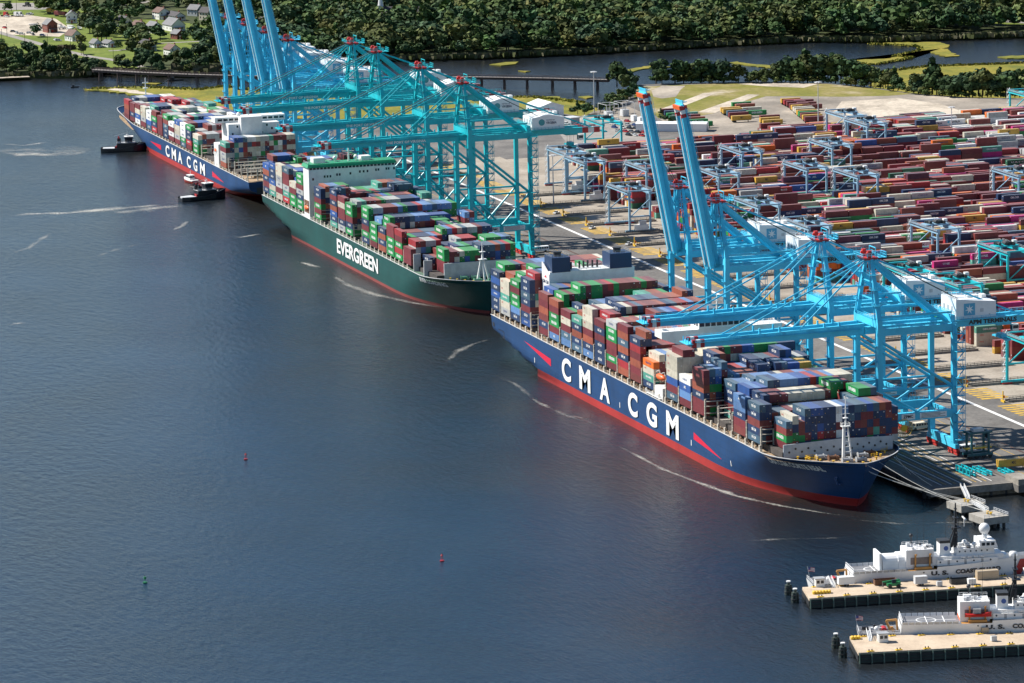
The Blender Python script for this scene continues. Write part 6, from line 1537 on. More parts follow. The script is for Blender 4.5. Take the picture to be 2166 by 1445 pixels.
    m = MB(); m.hexa([(66, -3.4, 7.25), (69, -2.8, 7.25), (69, 2.8, 7.25), (66, 3.4, 7.25)], [(66, -3.2, 9.4), (68, -2.4, 9.4), (68, 2.4, 9.4), (66, 3.2, 9.4)]); m.build("forward_house", CW, t)
    m = MB(); m.lathe([(.01, 0), (1.5, 0), (1.5, 1.6), (1.2, 2.3), (.01, 2.5)], (70.5, 0, 7.3), 12); m.build("gun_mount", CW, t, smooth=True)
    # hull lettering, slash, port lights on the pier side (starboard)
    def side_text(word, x0, x1, z0, h, mat, name):
        m = MB(); vs, fs, wd = text_geo(word, 0.05, 3); k = (x1-x0)/wd
        m.add([(x0+a_*k, -hb((x0+a_*k)/L)*(0.93+0.07*(z0+b_*h)/7)-.12, z0+b_*h) for a_, b_ in vs], fs); m.build(name, mat, t)
    side_text("U. S.", 40.5, 46.5, 4.4, 1.5, TEXTK, "hull_lettering"); side_text("COAST GUARD", 49.0, 65, 4.5, 1.5, TEXTK, "hull_lettering"); side_text("90" if boat else "9", 4.2, 5.6, 1.6, .9, TEXTK, "hull_number")
    for (a0, a1, mt, nm) in ((68.5, 71.5, REDP, "red_slash"), (72.0, 72.8, paint("slash_blue", (0.03, 0.08, 0.3), wear=0.05), "blue_slash")):
        m = MB(); Q = []
        for k in range(5): z = 0.6+1.75*k; Q += [(a0+k*.9, z), (a1+k*.9, z)]
        m.add([(x, -hb(min(.999, x/L))*(0.93+0.07*z/7)-.16, z) for x, z in Q], [(2*k, 2*k+1, 2*k+3, 2*k+2) for k in range(4)]); m.build(nm, mt, t)
    for x in (38, 52, 55, 58, 61):
        m = MB(); m.tube((x, -hb(x/L)*.99, 5.6), (x, -hb(x/L)*.99-.14, 5.6), .25, n=7); m.build("porthole", GLASS, t)
    # flag
    m = MB(); m.beam((0.4, 0, 3.5), (-0.6, 0, 8.6), .12); fl = m.build("flagstaff", LIGHTG, t)
    FR, FW, FB = REDP, TEXTW, paint("flag_blue", (0.03, 0.05, 0.22), wear=0.05, streak=False)
    def fp(u, v): return (-0.45+u*2.3, 0.25*math.sin(u*5), 6.7+v*1.5+0.12*math.sin(u*4))
    m = MB()
    for k in range(7):
        m.mi = k % 2
        for i in range(6): m.add([fp(i/6, k/7), fp((i+1)/6, k/7), fp((i+1)/6, (k+1)/7), fp(i/6, (k+1)/7)], [(0, 1, 2, 3)])
    f_ = m.build("flag", [FR, FW], fl)
    m = MB(); [m.add([(p[0], p[1]-.03, p[2]) for p in (fp(i*.07, .43), fp((i+1)*.07, .43), fp((i+1)*.07, 1.0), fp(i*.07, 1.0))], [(0, 1, 2, 3)]) for i in range(6)]; [m.add([(p[0], p[1]+.03, p[2]) for p in (fp(i*.07, .43), fp((i+1)*.07, .43), fp((i+1)*.07, 1.0), fp(i*.07, 1.0))], [(0, 1, 2, 3)]) for i in range(6)]; m.build("flag_canton", FB, f_)
    return t
def cut_place(pl, pr, off):
    a_, b_ = Vector((*pl, 0)), Vector((*pr, 0)); d_ = (b_-a_).normalized(); n_ = Vector((-d_.y, d_.x, 0))
    if n_.x > 0: n_ = -n_
    return a_, d_, n_, math.atan2(d_.y, d_.x)
a_, d_, n_, rz = cut_place(P1[0], P1[3], 0); c = a_ + d_*4.0 + n_*7.0
cutter("white coast patrol cutter at the upper pier with extended rounded hangar", (c.x, c.y, 0), rz, False, True)
a_, d_, n_, rz = cut_place(P2[0], P2[3], 0); c = a_ + d_*3.0 + n_*7.0
cutter("white coast patrol cutter at the lower pier carrying a red rescue boat", (c.x, c.y, 0), rz, True, False)

# ---- things on the piers
def on(px_, py_, z=3.42): x, y = G(px_, py_, z); return (x, y, z)
PR = heading(P1[1], P1[2])
def shack(p, label):
    t = thing("guard_shack", label, "shack", on(*p), PR, "guard shacks on piers")
    m = MB(); m.box(-1.5, 1.5, -1.3, 1.3, 0, 2.7); w_ = m.build("wall", WHITE, t); m = MB(); m.box(-1.8, 1.8, -1.6, 1.6, 2.7, 2.95); m.build("roof", GREYP, t)
    for x in (-.7, .7): m = MB(); m.box(x-.5, x+.5, -1.34, -1.3, 1.2, 2.2); m.build("window", GLASS, w_)
    m = MB(); m.box(-1.54, -1.5, -.5, .5, 0, 2.1); m.build("door", GREYP, w_)
shack((1733, 1240), "white guard shack with blue bin at the upper pier's end"); shack((1867, 1357), "white guard shack with flat roof on the lower pier")
def trailer(p, label, L_, mat):
    t = thing("cargo_trailer", label, "trailer", on(*p), PR, "trailers on the pier")
    m = MB(); m.box(-L_/2, L_/2, -1.2, 1.2, .7, 3.2); m.build("body", mat, t); m = MB(); m.box(L_/2, L_/2+1.2, -.15, .15, .6, .75); m.build("drawbar", DARKP, t)
    for x in (-.5, .5):
        for s_ in (-1, 1): m = MB(); m.tube((x, s_*1.0, .38), (x, s_*1.25, .38), .38, n=9); m.build("wheel", BLACKR, t)
trailer((1789, 1239), "white box trailer parked beside the gangway on upper pier", 5.4, WHITE); trailer((1947, 1238), "pale grey box trailer in the middle of the upper pier", 4.2, LIGHTG)
def box_thing(name, label, cat, p, size, mat, rz=PR, group=None, open_top=False):
    t = thing(name, label, cat, on(*p), rz, group); L_, W2, H_ = size
    m = MB()
    if open_top:
        m.box(-L_/2, L_/2, -W2/2, -W2/2+.12, .1, H_); m.box(-L_/2, L_/2, W2/2-.12, W2/2, .1, H_); m.box(-L_/2, -L_/2+.12, -W2/2+.13, W2/2-.13, .1, H_); m.box(L_/2-.12, L_/2, -W2/2+.13, W2/2-.13, .1, H_); m.box(-L_/2+.13, L_/2-.13, -W2/2+.13, W2/2-.13, .1, .3)
    else: m.box(-L_/2, L_/2, -W2/2, W2/2, .12, H_)
    m.build("body", mat, t)
    m = MB(); [m.box(-L_/2*.98, L_/2*.98, y-.06, y+.06, H_+.0, H_+.08) for y in (-W2/2+.06, W2/2-.06)]; m.build("rim", mat if open_top else GREYP, t)
    m = MB(); [m.box(x-.12, x+.12, -W2/2, W2/2, 0, .118) for x in (-L_*.35, L_*.35)]; m.build("skid", DARKP, t)
    return t
box_thing("open_skip", "long rusty brown open skip alongside the upper cutter", "skip", (1872, 1236), (7.5, 2.4, 1.8), RUST, open_top=True)
box_thing("open_skip", "dark open skip on the upper pier near white tank", "skip", (2030, 1234), (6.5, 2.4, 1.7), DARKP, open_top=True)
box_thing("site_office", "tan portable office beside the upper cutter's bow", "site office", (2088, 1224), (7.5, 2.6, 2.9), paint("tan_panel", (0.45, 0.36, 0.25), wear=0.15))
box_thing("white_tank", "white box tank with yellow base on the upper pier", "tank", (2055, 1236), (2.6, 2.0, 1.9), WHITE)
box_thing("generator", "pale generator box against the upper cutter", "generator", (1970, 1222), (2.2, 1.6, 1.7), paint("tan_panel", (0.45, 0.36, 0.25)))
box_thing("grey_cabinet", "small grey cabinet at the upper pier's edge", "cabinet", (1987, 1240), (1.8, 1.3, 1.6), LIGHTG)
box_thing("generator", "tan generator box against the lower cutter", "generator", (2083, 1338), (2.2, 1.6, 1.7), paint("tan_panel", (0.45, 0.36, 0.25)))
box_thing("grey_cabinet", "small grey cabinet at the lower pier's edge", "cabinet", (2102, 1356), (1.8, 1.3, 1.6), LIGHTG)
box_thing("white_tank", "white box beside the lower cutter by the frame side", "tank", (2154, 1333), (2.8, 1.4, 1.6), WHITE)
def drums(p, n_, m_, label, z=3.42):
    t = thing("yellow_drum_boom", label, "boom bags", on(*p, z), PR)
    for i in range(n_):
        for j in range(m_):
            m = MB(); m.lathe([(.01, 0), (.5, 0), (.56, .15), (.52, .85), (.4, .95), (.01, .95)], (i*1.05+(j % 2)*.2, j*1.0, 0), n=9); m.build("float_bag", YELP, t)
drums((1722, 1257), 6, 2, "row of yellow float bags on the upper pier's end"); drums((1803, 1353), 3, 2, "cluster of yellow float bags on the lower pier's corner")
t = thing("telehandler", "green telescopic lift truck on the upper pier", "lift truck", on(1890, 1243), PR+math.pi, None)
m = MB(); m.box(-2.2, 2.2, -1.0, 1.0, .7, 1.7); m.box(-2.2, -1, -1, 1, 1.7, 2.2); m.build("chassis", GREENP, t)
m = MB(); m.box(-.6, .7, .1, 1.0, 1.7, 2.9); m.build("cab", GLASS, t)
m = MB(); m.beam((-2.2, -.5, 2.4), (3.6, -.5, 1.9), .5, .6); m.build("lift_arm", GREENP, t)
m = MB(); m.box(3.5, 3.7, -1, .4, .5, 1.9); [m.box(3.7, 4.8, y-.06, y+.06, .5, .6) for y in (-.8, .2)]; m.build("fork", DARKP, t)
for x in (-1.5, 1.5):
    for s_ in (-1, 1): m = MB(); m.tube((x, s_*.9, .65), (x, s_*1.3, .65), .65, n=10); m.build("wheel", BLACKR, t)
for (p, q, lab) in (((1764, 1243), (1748, 1221), "gangway from the upper pier up to the cutter's stern"), ((1841, 1356), (1832, 1332), "gangway from the lower pier up to the cutter's stern")):
    a_ = on(*p); b_ = on(*q); t = thing("gangway", lab, "gangway", (0, 0, 0), 0, "gangways to the cutters"); b_ = (a_[0]+(b_[0]-a_[0])*.55, a_[1]+(b_[1]-a_[1])*.55, 4.7)
    m = MB(); m.beam(a_, b_, 1.1, .15); m.build("deck", LIGHTG, t); m = MB(); A_, B_v = Vector(a_), Vector(b_); dd = (B_v-A_).normalized().cross(Vector((0, 0, 1)))*.55; rails(m, [A_+dd, B_v+dd], 1, 1.2, .05); rails(m, [A_-dd, B_v-dd], 1, 1.2, .05); m.build("hand_rail", WHITE, t)
# ------------------------------------------------------------------ number words for labels
_ON = "first second third fourth fifth sixth seventh eighth ninth tenth eleventh twelfth thirteenth fourteenth fifteenth sixteenth seventeenth eighteenth nineteenth".split()
_TE = {2: ("twenty", "twentieth"), 3: ("thirty", "thirtieth"), 4: ("forty", "fortieth"), 5: ("fifty", "fiftieth"), 6: ("sixty", "sixtieth"), 7: ("seventy", "seventieth"), 8: ("eighty", "eightieth"), 9: ("ninety", "ninetieth")}
def ordw(n_):
    if n_ >= 100:
        h = {1: "one-hundred", 2: "two-hundred", 3: "three-hundred"}[n_//100]
        return h + "th" if n_ % 100 == 0 else h + "-" + ordw(n_ % 100)
    if n_ < 20: return _ON[n_-1]
    a_, b_ = divmod(n_, 10)
    return _TE[a_][1] if b_ == 0 else _TE[a_][0] + "-" + _ON[b_-1]
def inside(p, poly):
    x, y = p; c = False; n_ = len(poly)
    for i in range(n_):
        x0, y0 = poly[i]; x1, y1 = poly[(i+1) % n_]
        if (y0 > y) != (y1 > y) and x < (x1-x0)*(y-y0)/(y1-y0)+x0: c = not c
    return c
def np_mesh(name, V, F, mat):
    me = bpy.data.meshes.new(name); n_, k = F.shape
    me.vertices.add(len(V)); me.vertices.foreach_set("co", np.asarray(V, np.float32).ravel())
    me.loops.add(n_*k); me.loops.foreach_set("vertex_index", F.astype(np.int32).ravel())
    me.polygons.add(n_); me.polygons.foreach_set("loop_start", np.arange(0, n_*k, k, dtype=np.int32))
    me.update(calc_edges=True); me.materials.append(mat)
    return me

# ------------------------------------------------------------------ trestle bridge
t = thing("trestle_bridge", "long dark timber trestle bridge across the marsh creek", "bridge", (0, 0, 0))
WOODB = paint("bridge_timber", (0.13, 0.09, 0.08), 0.8, wear=0.35); PALEB = paint("bridge_deck", (0.30, 0.26, 0.235), 0.8, wear=0.3)
bpts = [Vector((*G(a_, b_, 7.0), 7.0)) for a_, b_ in ((198, 147), (300, 153), (400, 157), (490, 159.5), (620, 162), (800, 163), (1000, 162.5), (1150, 165), (1288, 168.5))]
for a_, b_ in zip(bpts[:-1], bpts[1:]):
    for dz, w, h, mt, nm in ((0, 4.6, 0.35, PALEB, "deck"), (-0.9, 3.2, 1.3, WOODB, "girder")):
        m = MB(); m.beam(a_+Vector((0, 0, dz)), b_+Vector((0, 0, dz)), w, h); m.build(nm, mt, t)
    d_ = (b_-a_).normalized(); nr = Vector((-d_.y, d_.x, 0)); L_ = (b_-a_).length; k = 6.0
    for s_ in (-1, 1):
        m = MB(); rails(m, [a_+nr*2.2*s_, b_+nr*2.2*s_], 1.2, 2.4, 0.09); m.build("parapet", WOODB, t)
    while k < L_:
        c = a_ + d_*k
        m = MB()
        for s_ in (-1.5, 0, 1.5): m.beam((c.x+nr.x*s_*1.5, c.y+nr.y*s_*1.5, -1), (c.x+nr.x*s_, c.y+nr.y*s_, 5.4), 0.55)
        m.beam((c.x-nr.x*2.3, c.y-nr.y*2.3, 5.2), (c.x+nr.x*2.3, c.y+nr.y*2.3, 5.2), 0.6, 0.7); m.build("trestle_bent", WOODB, t); k += 15.5

# ------------------------------------------------------------------ trees
LEAF, n, l, b = node_mat("foliage")
at = n.new("ShaderNodeAttribute"); at.attribute_name = "tint"
oi = n.new("ShaderNodeObjectInfo")
vr = n.new("ShaderNodeMapRange"); vr.inputs["To Min"].default_value = 0.78; vr.inputs["To Max"].default_value = 1.35; l.new(oi.outputs["Random"], vr.inputs[0])
tn = noise(n, l, 0.9, 2.0, 0.6); tr_ = ramp(n, l, tn.outputs[0], [(0.3, 0.78), (0.7, 1.18)])
c1 = mixc(n, l, 1.0, at.outputs["Color"], tr_.outputs[0], 'MULTIPLY')
vm = n.new("ShaderNodeVectorMath"); vm.operation = 'SCALE'; l.new(c1, vm.inputs[0]); l.new(vr.outputs[0], vm.inputs["Scale"])
l.new(vm.outputs[0], b.inputs["Base Color"]); b.inputs["Roughness"].default_value = 0.75; b.inputs["Specular IOR Level"].default_value = 0.15
BARK = paint("bark", (0.085, 0.068, 0.052), 0.9, wear=0.3)
TINTS = [(0.030, 0.060, 0.021), (0.042, 0.074, 0.022), (0.058, 0.080, 0.025), (0.025, 0.053, 0.024), (0.072, 0.086, 0.026), (0.034, 0.064, 0.029)]
def crown(seed, n_leaf, pine=False):
    """unit tree: height 1 with trunk from 0; returns quads and tint of a leafy crown of many small clumps"""
    rg = np.random.RandomState(seed); blobs = []
    if pine:
        for k in range(7): z = 0.42+0.085*k; r = 0.20*(1-(z-0.4)/0.75); a_ = rg.uniform(0, 6.28); blobs.append((math.cos(a_)*r*0.5, math.sin(a_)*r*0.5, z, r*0.95, 0.085))
    else:
        nb = rg.randint(7, 11)
        for k in range(nb):
            a_ = rg.uniform(0, 6.28); rr = rg.uniform(0.04, 0.24); z = rg.uniform(0.36, 0.82); s_ = rg.uniform(0.12, 0.21)*(1.15-abs(z-0.55)); blobs.append((math.cos(a_)*rr, math.sin(a_)*rr, z, s_, s_*0.8))
        blobs.append((0, 0, 0.62, 0.22, 0.24))
    w = np.array([bb[3]**2 for bb in blobs]); w /= w.sum()
    V = np.zeros((n_leaf*4, 3)); base = TINTS[seed % len(TINTS)]; C_ = np.zeros((n_leaf, 3))
    for i in range(n_leaf):
        bb = blobs[rg.choice(len(blobs), p=w)]; d = rg.normal(size=3); d /= np.linalg.norm(d)+1e-9
        rad = rg.uniform(0.72, 1.08)
        c = np.array([bb[0]+d[0]*bb[3]*rad, bb[1]+d[1]*bb[3]*rad, bb[2]+d[2]*bb[4]*rad])
        nrm = d*1.5 + rg.normal(size=3)*0.38; nrm /= np.linalg.norm(nrm); u = np.cross(nrm, rg.normal(size=3)); u /= np.linalg.norm(u)+1e-9; v = np.cross(nrm, u)
        s_ = rg.uniform(0.036, 0.072); 
        q = [(-1, -.7), (1, -.9), (.8, 1), (-.9, .8)]
        for j, (a_, b_) in enumerate(q): V[i*4+j] = c + u*a_*s_*rg.uniform(.7, 1.2) + v*b_*s_*rg.uniform(.7, 1.2)
        C_[i] = np.array(base)*rg.uniform(0.7, 1.35)
    return V, np.arange(n_leaf*4).reshape(-1, 4), C_
def leaf_mesh(name, V, F, C_):
    me = np_mesh(name, V, F, LEAF); a_ = me.attributes.new("tint", 'FLOAT_COLOR', 'FACE'); a_.data.foreach_set("color", np.hstack([C_, np.ones((len(C_), 1))]).astype(np.float32).ravel())
    return me
NV = 9
CR_N = [crown(s_, 420, s_ in (6, 7)) for s_ in range(NV)]
CR_S = [crown(s_, 170, s_ in (6, 7)) for s_ in range(NV)]
CR_M = [leaf_mesh("crown", *c_) for c_ in CR_N]
def trunk_mesh(seed, pine):
    r_ = random.Random(seed); m = MB(); m.tube((0, 0, -0.03), (0.01, 0, 0.45), 0.022, 0.014, 6); m.tube((0.01, 0, 0.45), (0, 0.01, 0.8), 0.014, 0.005, 5)
    if not pine:
        for k in range(5):
            a_ = r_.uniform(0, 6.28); z = r_.uniform(0.25, 0.5); m.tube((0, 0, z), (0.2*math.cos(a_), 0.2*math.sin(a_), z+0.2), 0.010, 0.003, 4)
    me = bpy.data.meshes.new("trunk"); me.from_pydata(m.v, [], m.f); me.materials.append(BARK); return me
TR_M = [trunk_mesh(s_, s_ in (6, 7)) for s_ in range(NV)]

TREES = []      # x, y, z, height, width factor, variant, zone
TRG = random.Random(21)
def tree_at(x, y, z, h, zone, wf=None, var=None): TREES.append((x, y, z, h, wf or TRG.uniform(0.95, 1.45), TRG.randrange(NV) if var is None else var, zone))
far_poly = FS + [(-2200, 4200), (-6500, 4200), (-6500, -2600), (-1500, -1400)]
CLEAR = [px(q, 2.0) for q in (
  [(-400, 128), (0, 104), (60, 118), (130, 128), (200, 143), (285, 148), (300, 140), (300, 128), (262, 110), (225, 96), (190, 60), (180, 46), (150, 46), (120, 34), (70, 30), (-400, 30)],
  [(-400, 4), (240, 2), (255, 18), (190, 30), (100, 24), (-400, 30)],
  [(764, 12), (820, 4), (836, 24), (800, 40), (772, 38)], [(1560, -20), (1760, -20), (1720, 8), (1580, 8)],
  [(1690, 20), (1830, 27), (1900, 30), (2000, 35), (2180, 46), (2180, 56), (2000, 46), (1900, 40), (1830, 36), (1690, 28)],
  [(335, 26), (400, 22), (470, 30), (480, 52), (400, 78), (300, 74), (255, 58), (300, 40)], [(300, 108), (345, 90), (420, 96), (430, 120), (360, 130), (310, 122)],
  [(600, 62), (660, 58), (664, 76), (610, 78)], [(880, 30), (912, 28), (912, 50), (884, 52)])]
ys_ = np.arange(-30, 960, 9.6)
x_ = -1030.0
while x_ > -1760:
    for y_ in ys_:
        x = x_ + TRG.uniform(-4.6, 4.6); y = y_ + TRG.uniform(-4.6, 4.6); p = PROJ((x, y, 10))
        if not (-40 < p[0] < W_PX+40 and -70 < p[1] < 260): continue
        if not inside((x, y), far_poly): continue
        if any(inside((x, y), c_) for c_ in CLEAR): continue
        if p[0] < 500 and TRG.random() < 0.42: continue
        edge = min(1.0, max(0.35, min(math.hypot(x-a_[0], y-a_[1]) for a_ in FS)/28)) if p[1] > 60 else 1.0
        h = TRG.choice((TRG.uniform(9, 14), TRG.uniform(14, 20), TRG.uniform(17, 23)))*(0.55+0.45*edge) if p[0] > 480 else TRG.uniform(8, 15)*(0.6+0.4*edge)
        tree_at(x, y, 2.0, h, "wood" if p[0] > 480 else "village")
    x_ -= 9.6
# keep the view of each house open on its lawn side
HPX = [(152, 48), (106, 68), (155, 86), (202, 100), (230, 99), (262, 55), (294, 67), (326, 69), (341, 40), (372, 42), (368, 64), (376, 82), (414, 33), (438, 42), (312, 107), (364, 118), (560, 60), (630, 72), (895, 44), (820, 45)]
HW_ = [G(a_, b_, 2.0) for a_, b_ in HPX]
def blocks(x, y, h):
    for hx_, hy_ in HW_:
        dx, dy = x-hx_, y-hy_; f_ = dx*0.951 - dy*0.308; s_ = abs(dx*0.308 + dy*0.951)
        if -9 < f_ < 8 + h*2.6 and s_ < 10: return True
    return False
TREES[:] = [t_ for t_ in TREES if not blocks(t_[0], t_[1], t_[3])]
def cluster(pts, n_, hr, zone, z=2.0, r=4.0):
    for (a_, b_) in pts:
        for k in range(n_):
            x, y = G(a_, b_, z); tree_at(x+TRG.uniform(-r, r), y+TRG.uniform(-r, r), z, TRG.uniform(*hr), zone)
cluster([(x, 150-6*math.sin(x/40)) for x in range(0, 215, 12)], 2, (6, 11), "shore")
cluster([(x, 134+0.12*x-abs(x-60)*0.05) for x in range(0, 190, 16)], 1, (6, 10), "shore")
for (a_, b_, h) in ((88, 30, 15), (135, 30, 17), (150, 32, 16), (78, 78, 12), (172, 99, 10), (190, 70, 17), (205, 76, 16), (215, 88, 15), (232, 72, 15), (176, 115, 9), (250, 106, 7), (220, 150, 8), (252, 148, 9), (268, 150, 10), (5, 112, 9), (28, 118, 9), (318, 110, 14), (285, 120, 14), (296, 146, 12), (335, 148, 13), (392, 120, 11), (440, 110, 14), (470, 105, 14), (455, 140, 11)):
    x, y = G(a_, b_, 2.0); tree_at(x, y, 2.0, h, "village")
for (a_, b_, h) in ((1305, 183, 17), (1318, 196, 13), (1330, 180, 12), (1340, 186, 9), (1388, 176, 17), (1400, 178, 12), (1428, 175, 15), (1446, 175, 16), (1462, 174, 14), (1482, 174, 17), (1500, 174, 13), (1530, 174, 18), (1520, 175, 9), (1562, 174, 13), (1548, 175, 8), (1590, 175, 8), (1604, 175, 9), (1622, 174, 10), (1640, 173, 13)):
    x, y = G(a_, b_, 4.0); tree_at(x, y, 4.0, h, "spit")
x_p = 1650.0
while x_p < 2200:
    if not (1905 < x_p < 1925 or 1990 < x_p < 2010):
        py_ = 173 + max(0, x_p-1750)*0.125 if x_p < 2010 else 204
        for k in range(2):
            x, y = G(x_p+TRG.uniform(-4, 4), py_-k*3, 4.0); tree_at(x, y, 4.0, TRG.uniform(9, 14) if x_p < 1660 or 1830 < x_p < 2040 else TRG.uniform(13, 20), "spit")
    x_p += 10
x, y = G(1972, 196, 4.0); tree_at(x, y, 4.0, 22, "spit", 1.2, 6); x, y = G(1985, 198, 4.0); tree_at(x, y, 4.0, 17, "spit", 1.2, 7)
for k in range(26):
    a_ = TRG.uniform(1283, 1345); b_ = 192 + (1345-a_)*0.75 + TRG.uniform(-6, 10); x, y = G(a_, b_, 4.0); tree_at(x, y, 4.0, TRG.uniform(4, 8), "spit", 1.3)
for (a_, b_) in ((1210, 243), (1222, 241), (1236, 243), (1250, 240), (1270, 238), (1284, 236), (1292, 222), (1300, 232)):
    x, y = G(a_, b_, 4.0); tree_at(x, y, 4.0, TRG.uniform(5, 9), "spit", 1.3)
for (a_, b_) in ((1395, 252), (1402, 256), (1410, 258), (1418, 262), (1398, 246)):
    x, y = G(a_, b_, 4.0); tree_at(x, y, 4.0, TRG.uniform(3, 5), "spit", 1.3)
for k in range(150):
    a_ = TRG.uniform(1380, 2190); b_ = (175 if a_ < 1750 else 175+(a_-1750)*0.125 if a_ < 2010 else 206) + TRG.uniform(-2, 1.5); x, y = G(a_, b_, 4.0); tree_at(x, y, 3.6, TRG.uniform(3, 7), "spit", 1.5)
TREES[:] = [t_ for t_ in TREES if t_[6] not in ('village',) or not blocks(t_[0], t_[1], t_[3]*.6)]
def tree_size(t_):
    p = PROJ((t_[0], t_[1], t_[2]+t_[3]*.6))
    if not (0 < p[0] < W_PX and 0 < p[1] < H_PX): return 0
    front = {"spit": 2.4 if t_[3] > 7 else 0.9, "shore": 2.0, "village": 1.6, "wood": 1.0}[t_[6]]
    return t_[3]*t_[4]*front*(1.0 + max(0, p[1])*0.012)
order = sorted(range(len(TREES)), key=lambda i: -tree_size(TREES[i])); pickt = order[:300]
names = {"wood": "along the far wood's front from the village", "village": "among the village houses", "shore": "on the river bank below the shore road", "spit": "in the tree line behind the gravel lot"}
HW = lambda t_: "pine" if t_[5] in (6, 7) else ("bush" if t_[3] < 8 else "broadleaf tree")
cnt = {}
for i in sorted(pickt, key=lambda i: PROJ((TREES[i][0], TREES[i][1], 2))[0]):
    x, y, z, h, wf, v, zone = TREES[i]; cnt[zone] = cnt.get(zone, 0)+1
    nm = {"pine": "pine_tree", "bush": "bush", "broadleaf tree": "broadleaf_tree"}[HW(TREES[i])]
    shade = ("dark green", "mid green", "olive green", "deep green", "yellowish green", "grey green", "dark", "blue green", "leafy green")[v]
    t = thing(nm, f"{shade} {HW(TREES[i])}, {ordw(cnt[zone])} {names[zone]}", "tree" if nm != "bush" else "bush", (x, y, z-0.1), TRG.uniform(0, 6.28), "trees " + names[zone])
    for nm2, me in (("trunk", TR_M[v]), ("crown", CR_M[v])):
        o = bpy.data.objects.new(nm2, me); COL.objects.link(o); o.parent = t; o.scale = (h*wf, h*wf, h)
sp_ = set(pickt); Vs, Cs, nq = [], [], 0
for i, (x, y, z, h, wf, v, zone) in enumerate(TREES):
    if i in sp_: continue
    V, F, C_ = CR_S[v]; a_ = TRG.uniform(0, 6.28); ca, sa = math.cos(a_), math.sin(a_)
    W2 = np.column_stack([(V[:, 0]*ca - V[:, 1]*sa)*h*wf*1.12 + x, (V[:, 0]*sa + V[:, 1]*ca)*h*wf*1.12 + y, V[:, 2]*h + z])
    Vs.append(W2); Cs.append(C_*TRG.uniform(0.7, 1.35)*np.array([TRG.uniform(.9, 1.2), 1, TRG.uniform(.8, 1.1)])); nq += len(F)
Vs = np.vstack(Vs); o = bpy.data.objects.new("woodland", leaf_mesh("woodland", Vs, np.arange(nq*4).reshape(-1, 4), np.vstack(Cs))); COL.objects.link(o)
tag(o, "dense mass of woodland crowns behind the far shore", kind="stuff")
# reeds along the banks: tufts
def reeds(name, line, n_, z, h, wid, cols, zg=0.5):
    rg = np.random.RandomState(len(line)+n_); P = [np.array(G(a_, b_, zg)) for a_, b_ in line]; V = []; C_ = []
    seg = [np.linalg.norm(P[i+1]-P[i]) for i in range(len(P)-1)]; tot = sum(seg)
    for k in range(n_):
        s_ = rg.uniform(0, tot); i = 0
        while s_ > seg[i]: s_ -= seg[i]; i += 1
        c = P[i] + (P[i+1]-P[i])*s_/seg[i] + rg.normal(size=2)*wid; hh = h*rg.uniform(.5, 1.3); a_ = rg.uniform(0, 3.14); w_ = hh*rg.uniform(.3, .7)
        d = np.array([math.cos(a_), math.sin(a_)])*w_; lean = rg.normal(size=2)*.2*hh
        V += [[c[0]-d[0], c[1]-d[1], z], [c[0]+d[0], c[1]+d[1], z], [c[0]+d[0]*1.1+lean[0], c[1]+d[1]*1.1+lean[1], z+hh], [c[0]-d[0]*1.1+lean[0], c[1]-d[1]*1.1+lean[1], z+hh*.9]]
        C_.append(np.array(cols[rg.randint(len(cols))])*rg.uniform(.75, 1.25))
    o = bpy.data.objects.new(name, leaf_mesh(name, np.array(V), np.arange(len(V)).reshape(-1, 4), np.array(C_))); COL.objects.link(o)
    return tag(o, kind="stuff")
reeds("bank_reeds", [(0, 166), (60, 163), (140, 162), (195, 160), (215, 154), (300, 158), (400, 162), (480, 158), (560, 148), (640, 136), (700, 131), (800, 129), (900, 126), (1000, 124), (1150, 118), (1300, 110), (1500, 98), (1700, 88), (1850, 89), (2000, 83), (2170, 78)], 5200, 1.4, 2.6, 3.0, [(0.06, 0.065, 0.03), (0.09, 0.085, 0.05), (0.05, 0.06, 0.02)])
reeds("marsh_reeds", [(185, 189), (300, 185), (420, 190), (480, 183), (560, 195), (700, 205), (900, 208), (1130, 206), (1235, 218)], 1500, .5, 1.1, 2.0, [(0.13, 0.14, 0.02), (0.2, 0.18, 0.03)])
reeds("marsh_reeds", [(1760, 131), (1850, 137), (1930, 123), (1890, 119), (1950, 106), (1940, 98), (1838, 93)], 700, .5, 1.0, 1.0, [(0.13, 0.14, 0.02), (0.2, 0.18, 0.03)])
reeds("marsh_reeds", [(1855, 154), (1960, 141), (2060, 138), (2166, 134)], 700, .5, 1.1, 1.5, [(0.13, 0.14, 0.02), (0.2, 0.18, 0.03)])
reeds("scrub", [(385, 150), (420, 152), (470, 152), (500, 150)], 500, 2.0, 4.0, 5.0, [(0.085, 0.08, 0.05), (0.06, 0.065, 0.03)], 2.0)
reeds("scrub", [(110, 110), (130, 106), (150, 104)], 120, 2.0, 3.0, 2.5, [(0.085, 0.075, 0.04), (0.07, 0.06, 0.03)], 2.0)

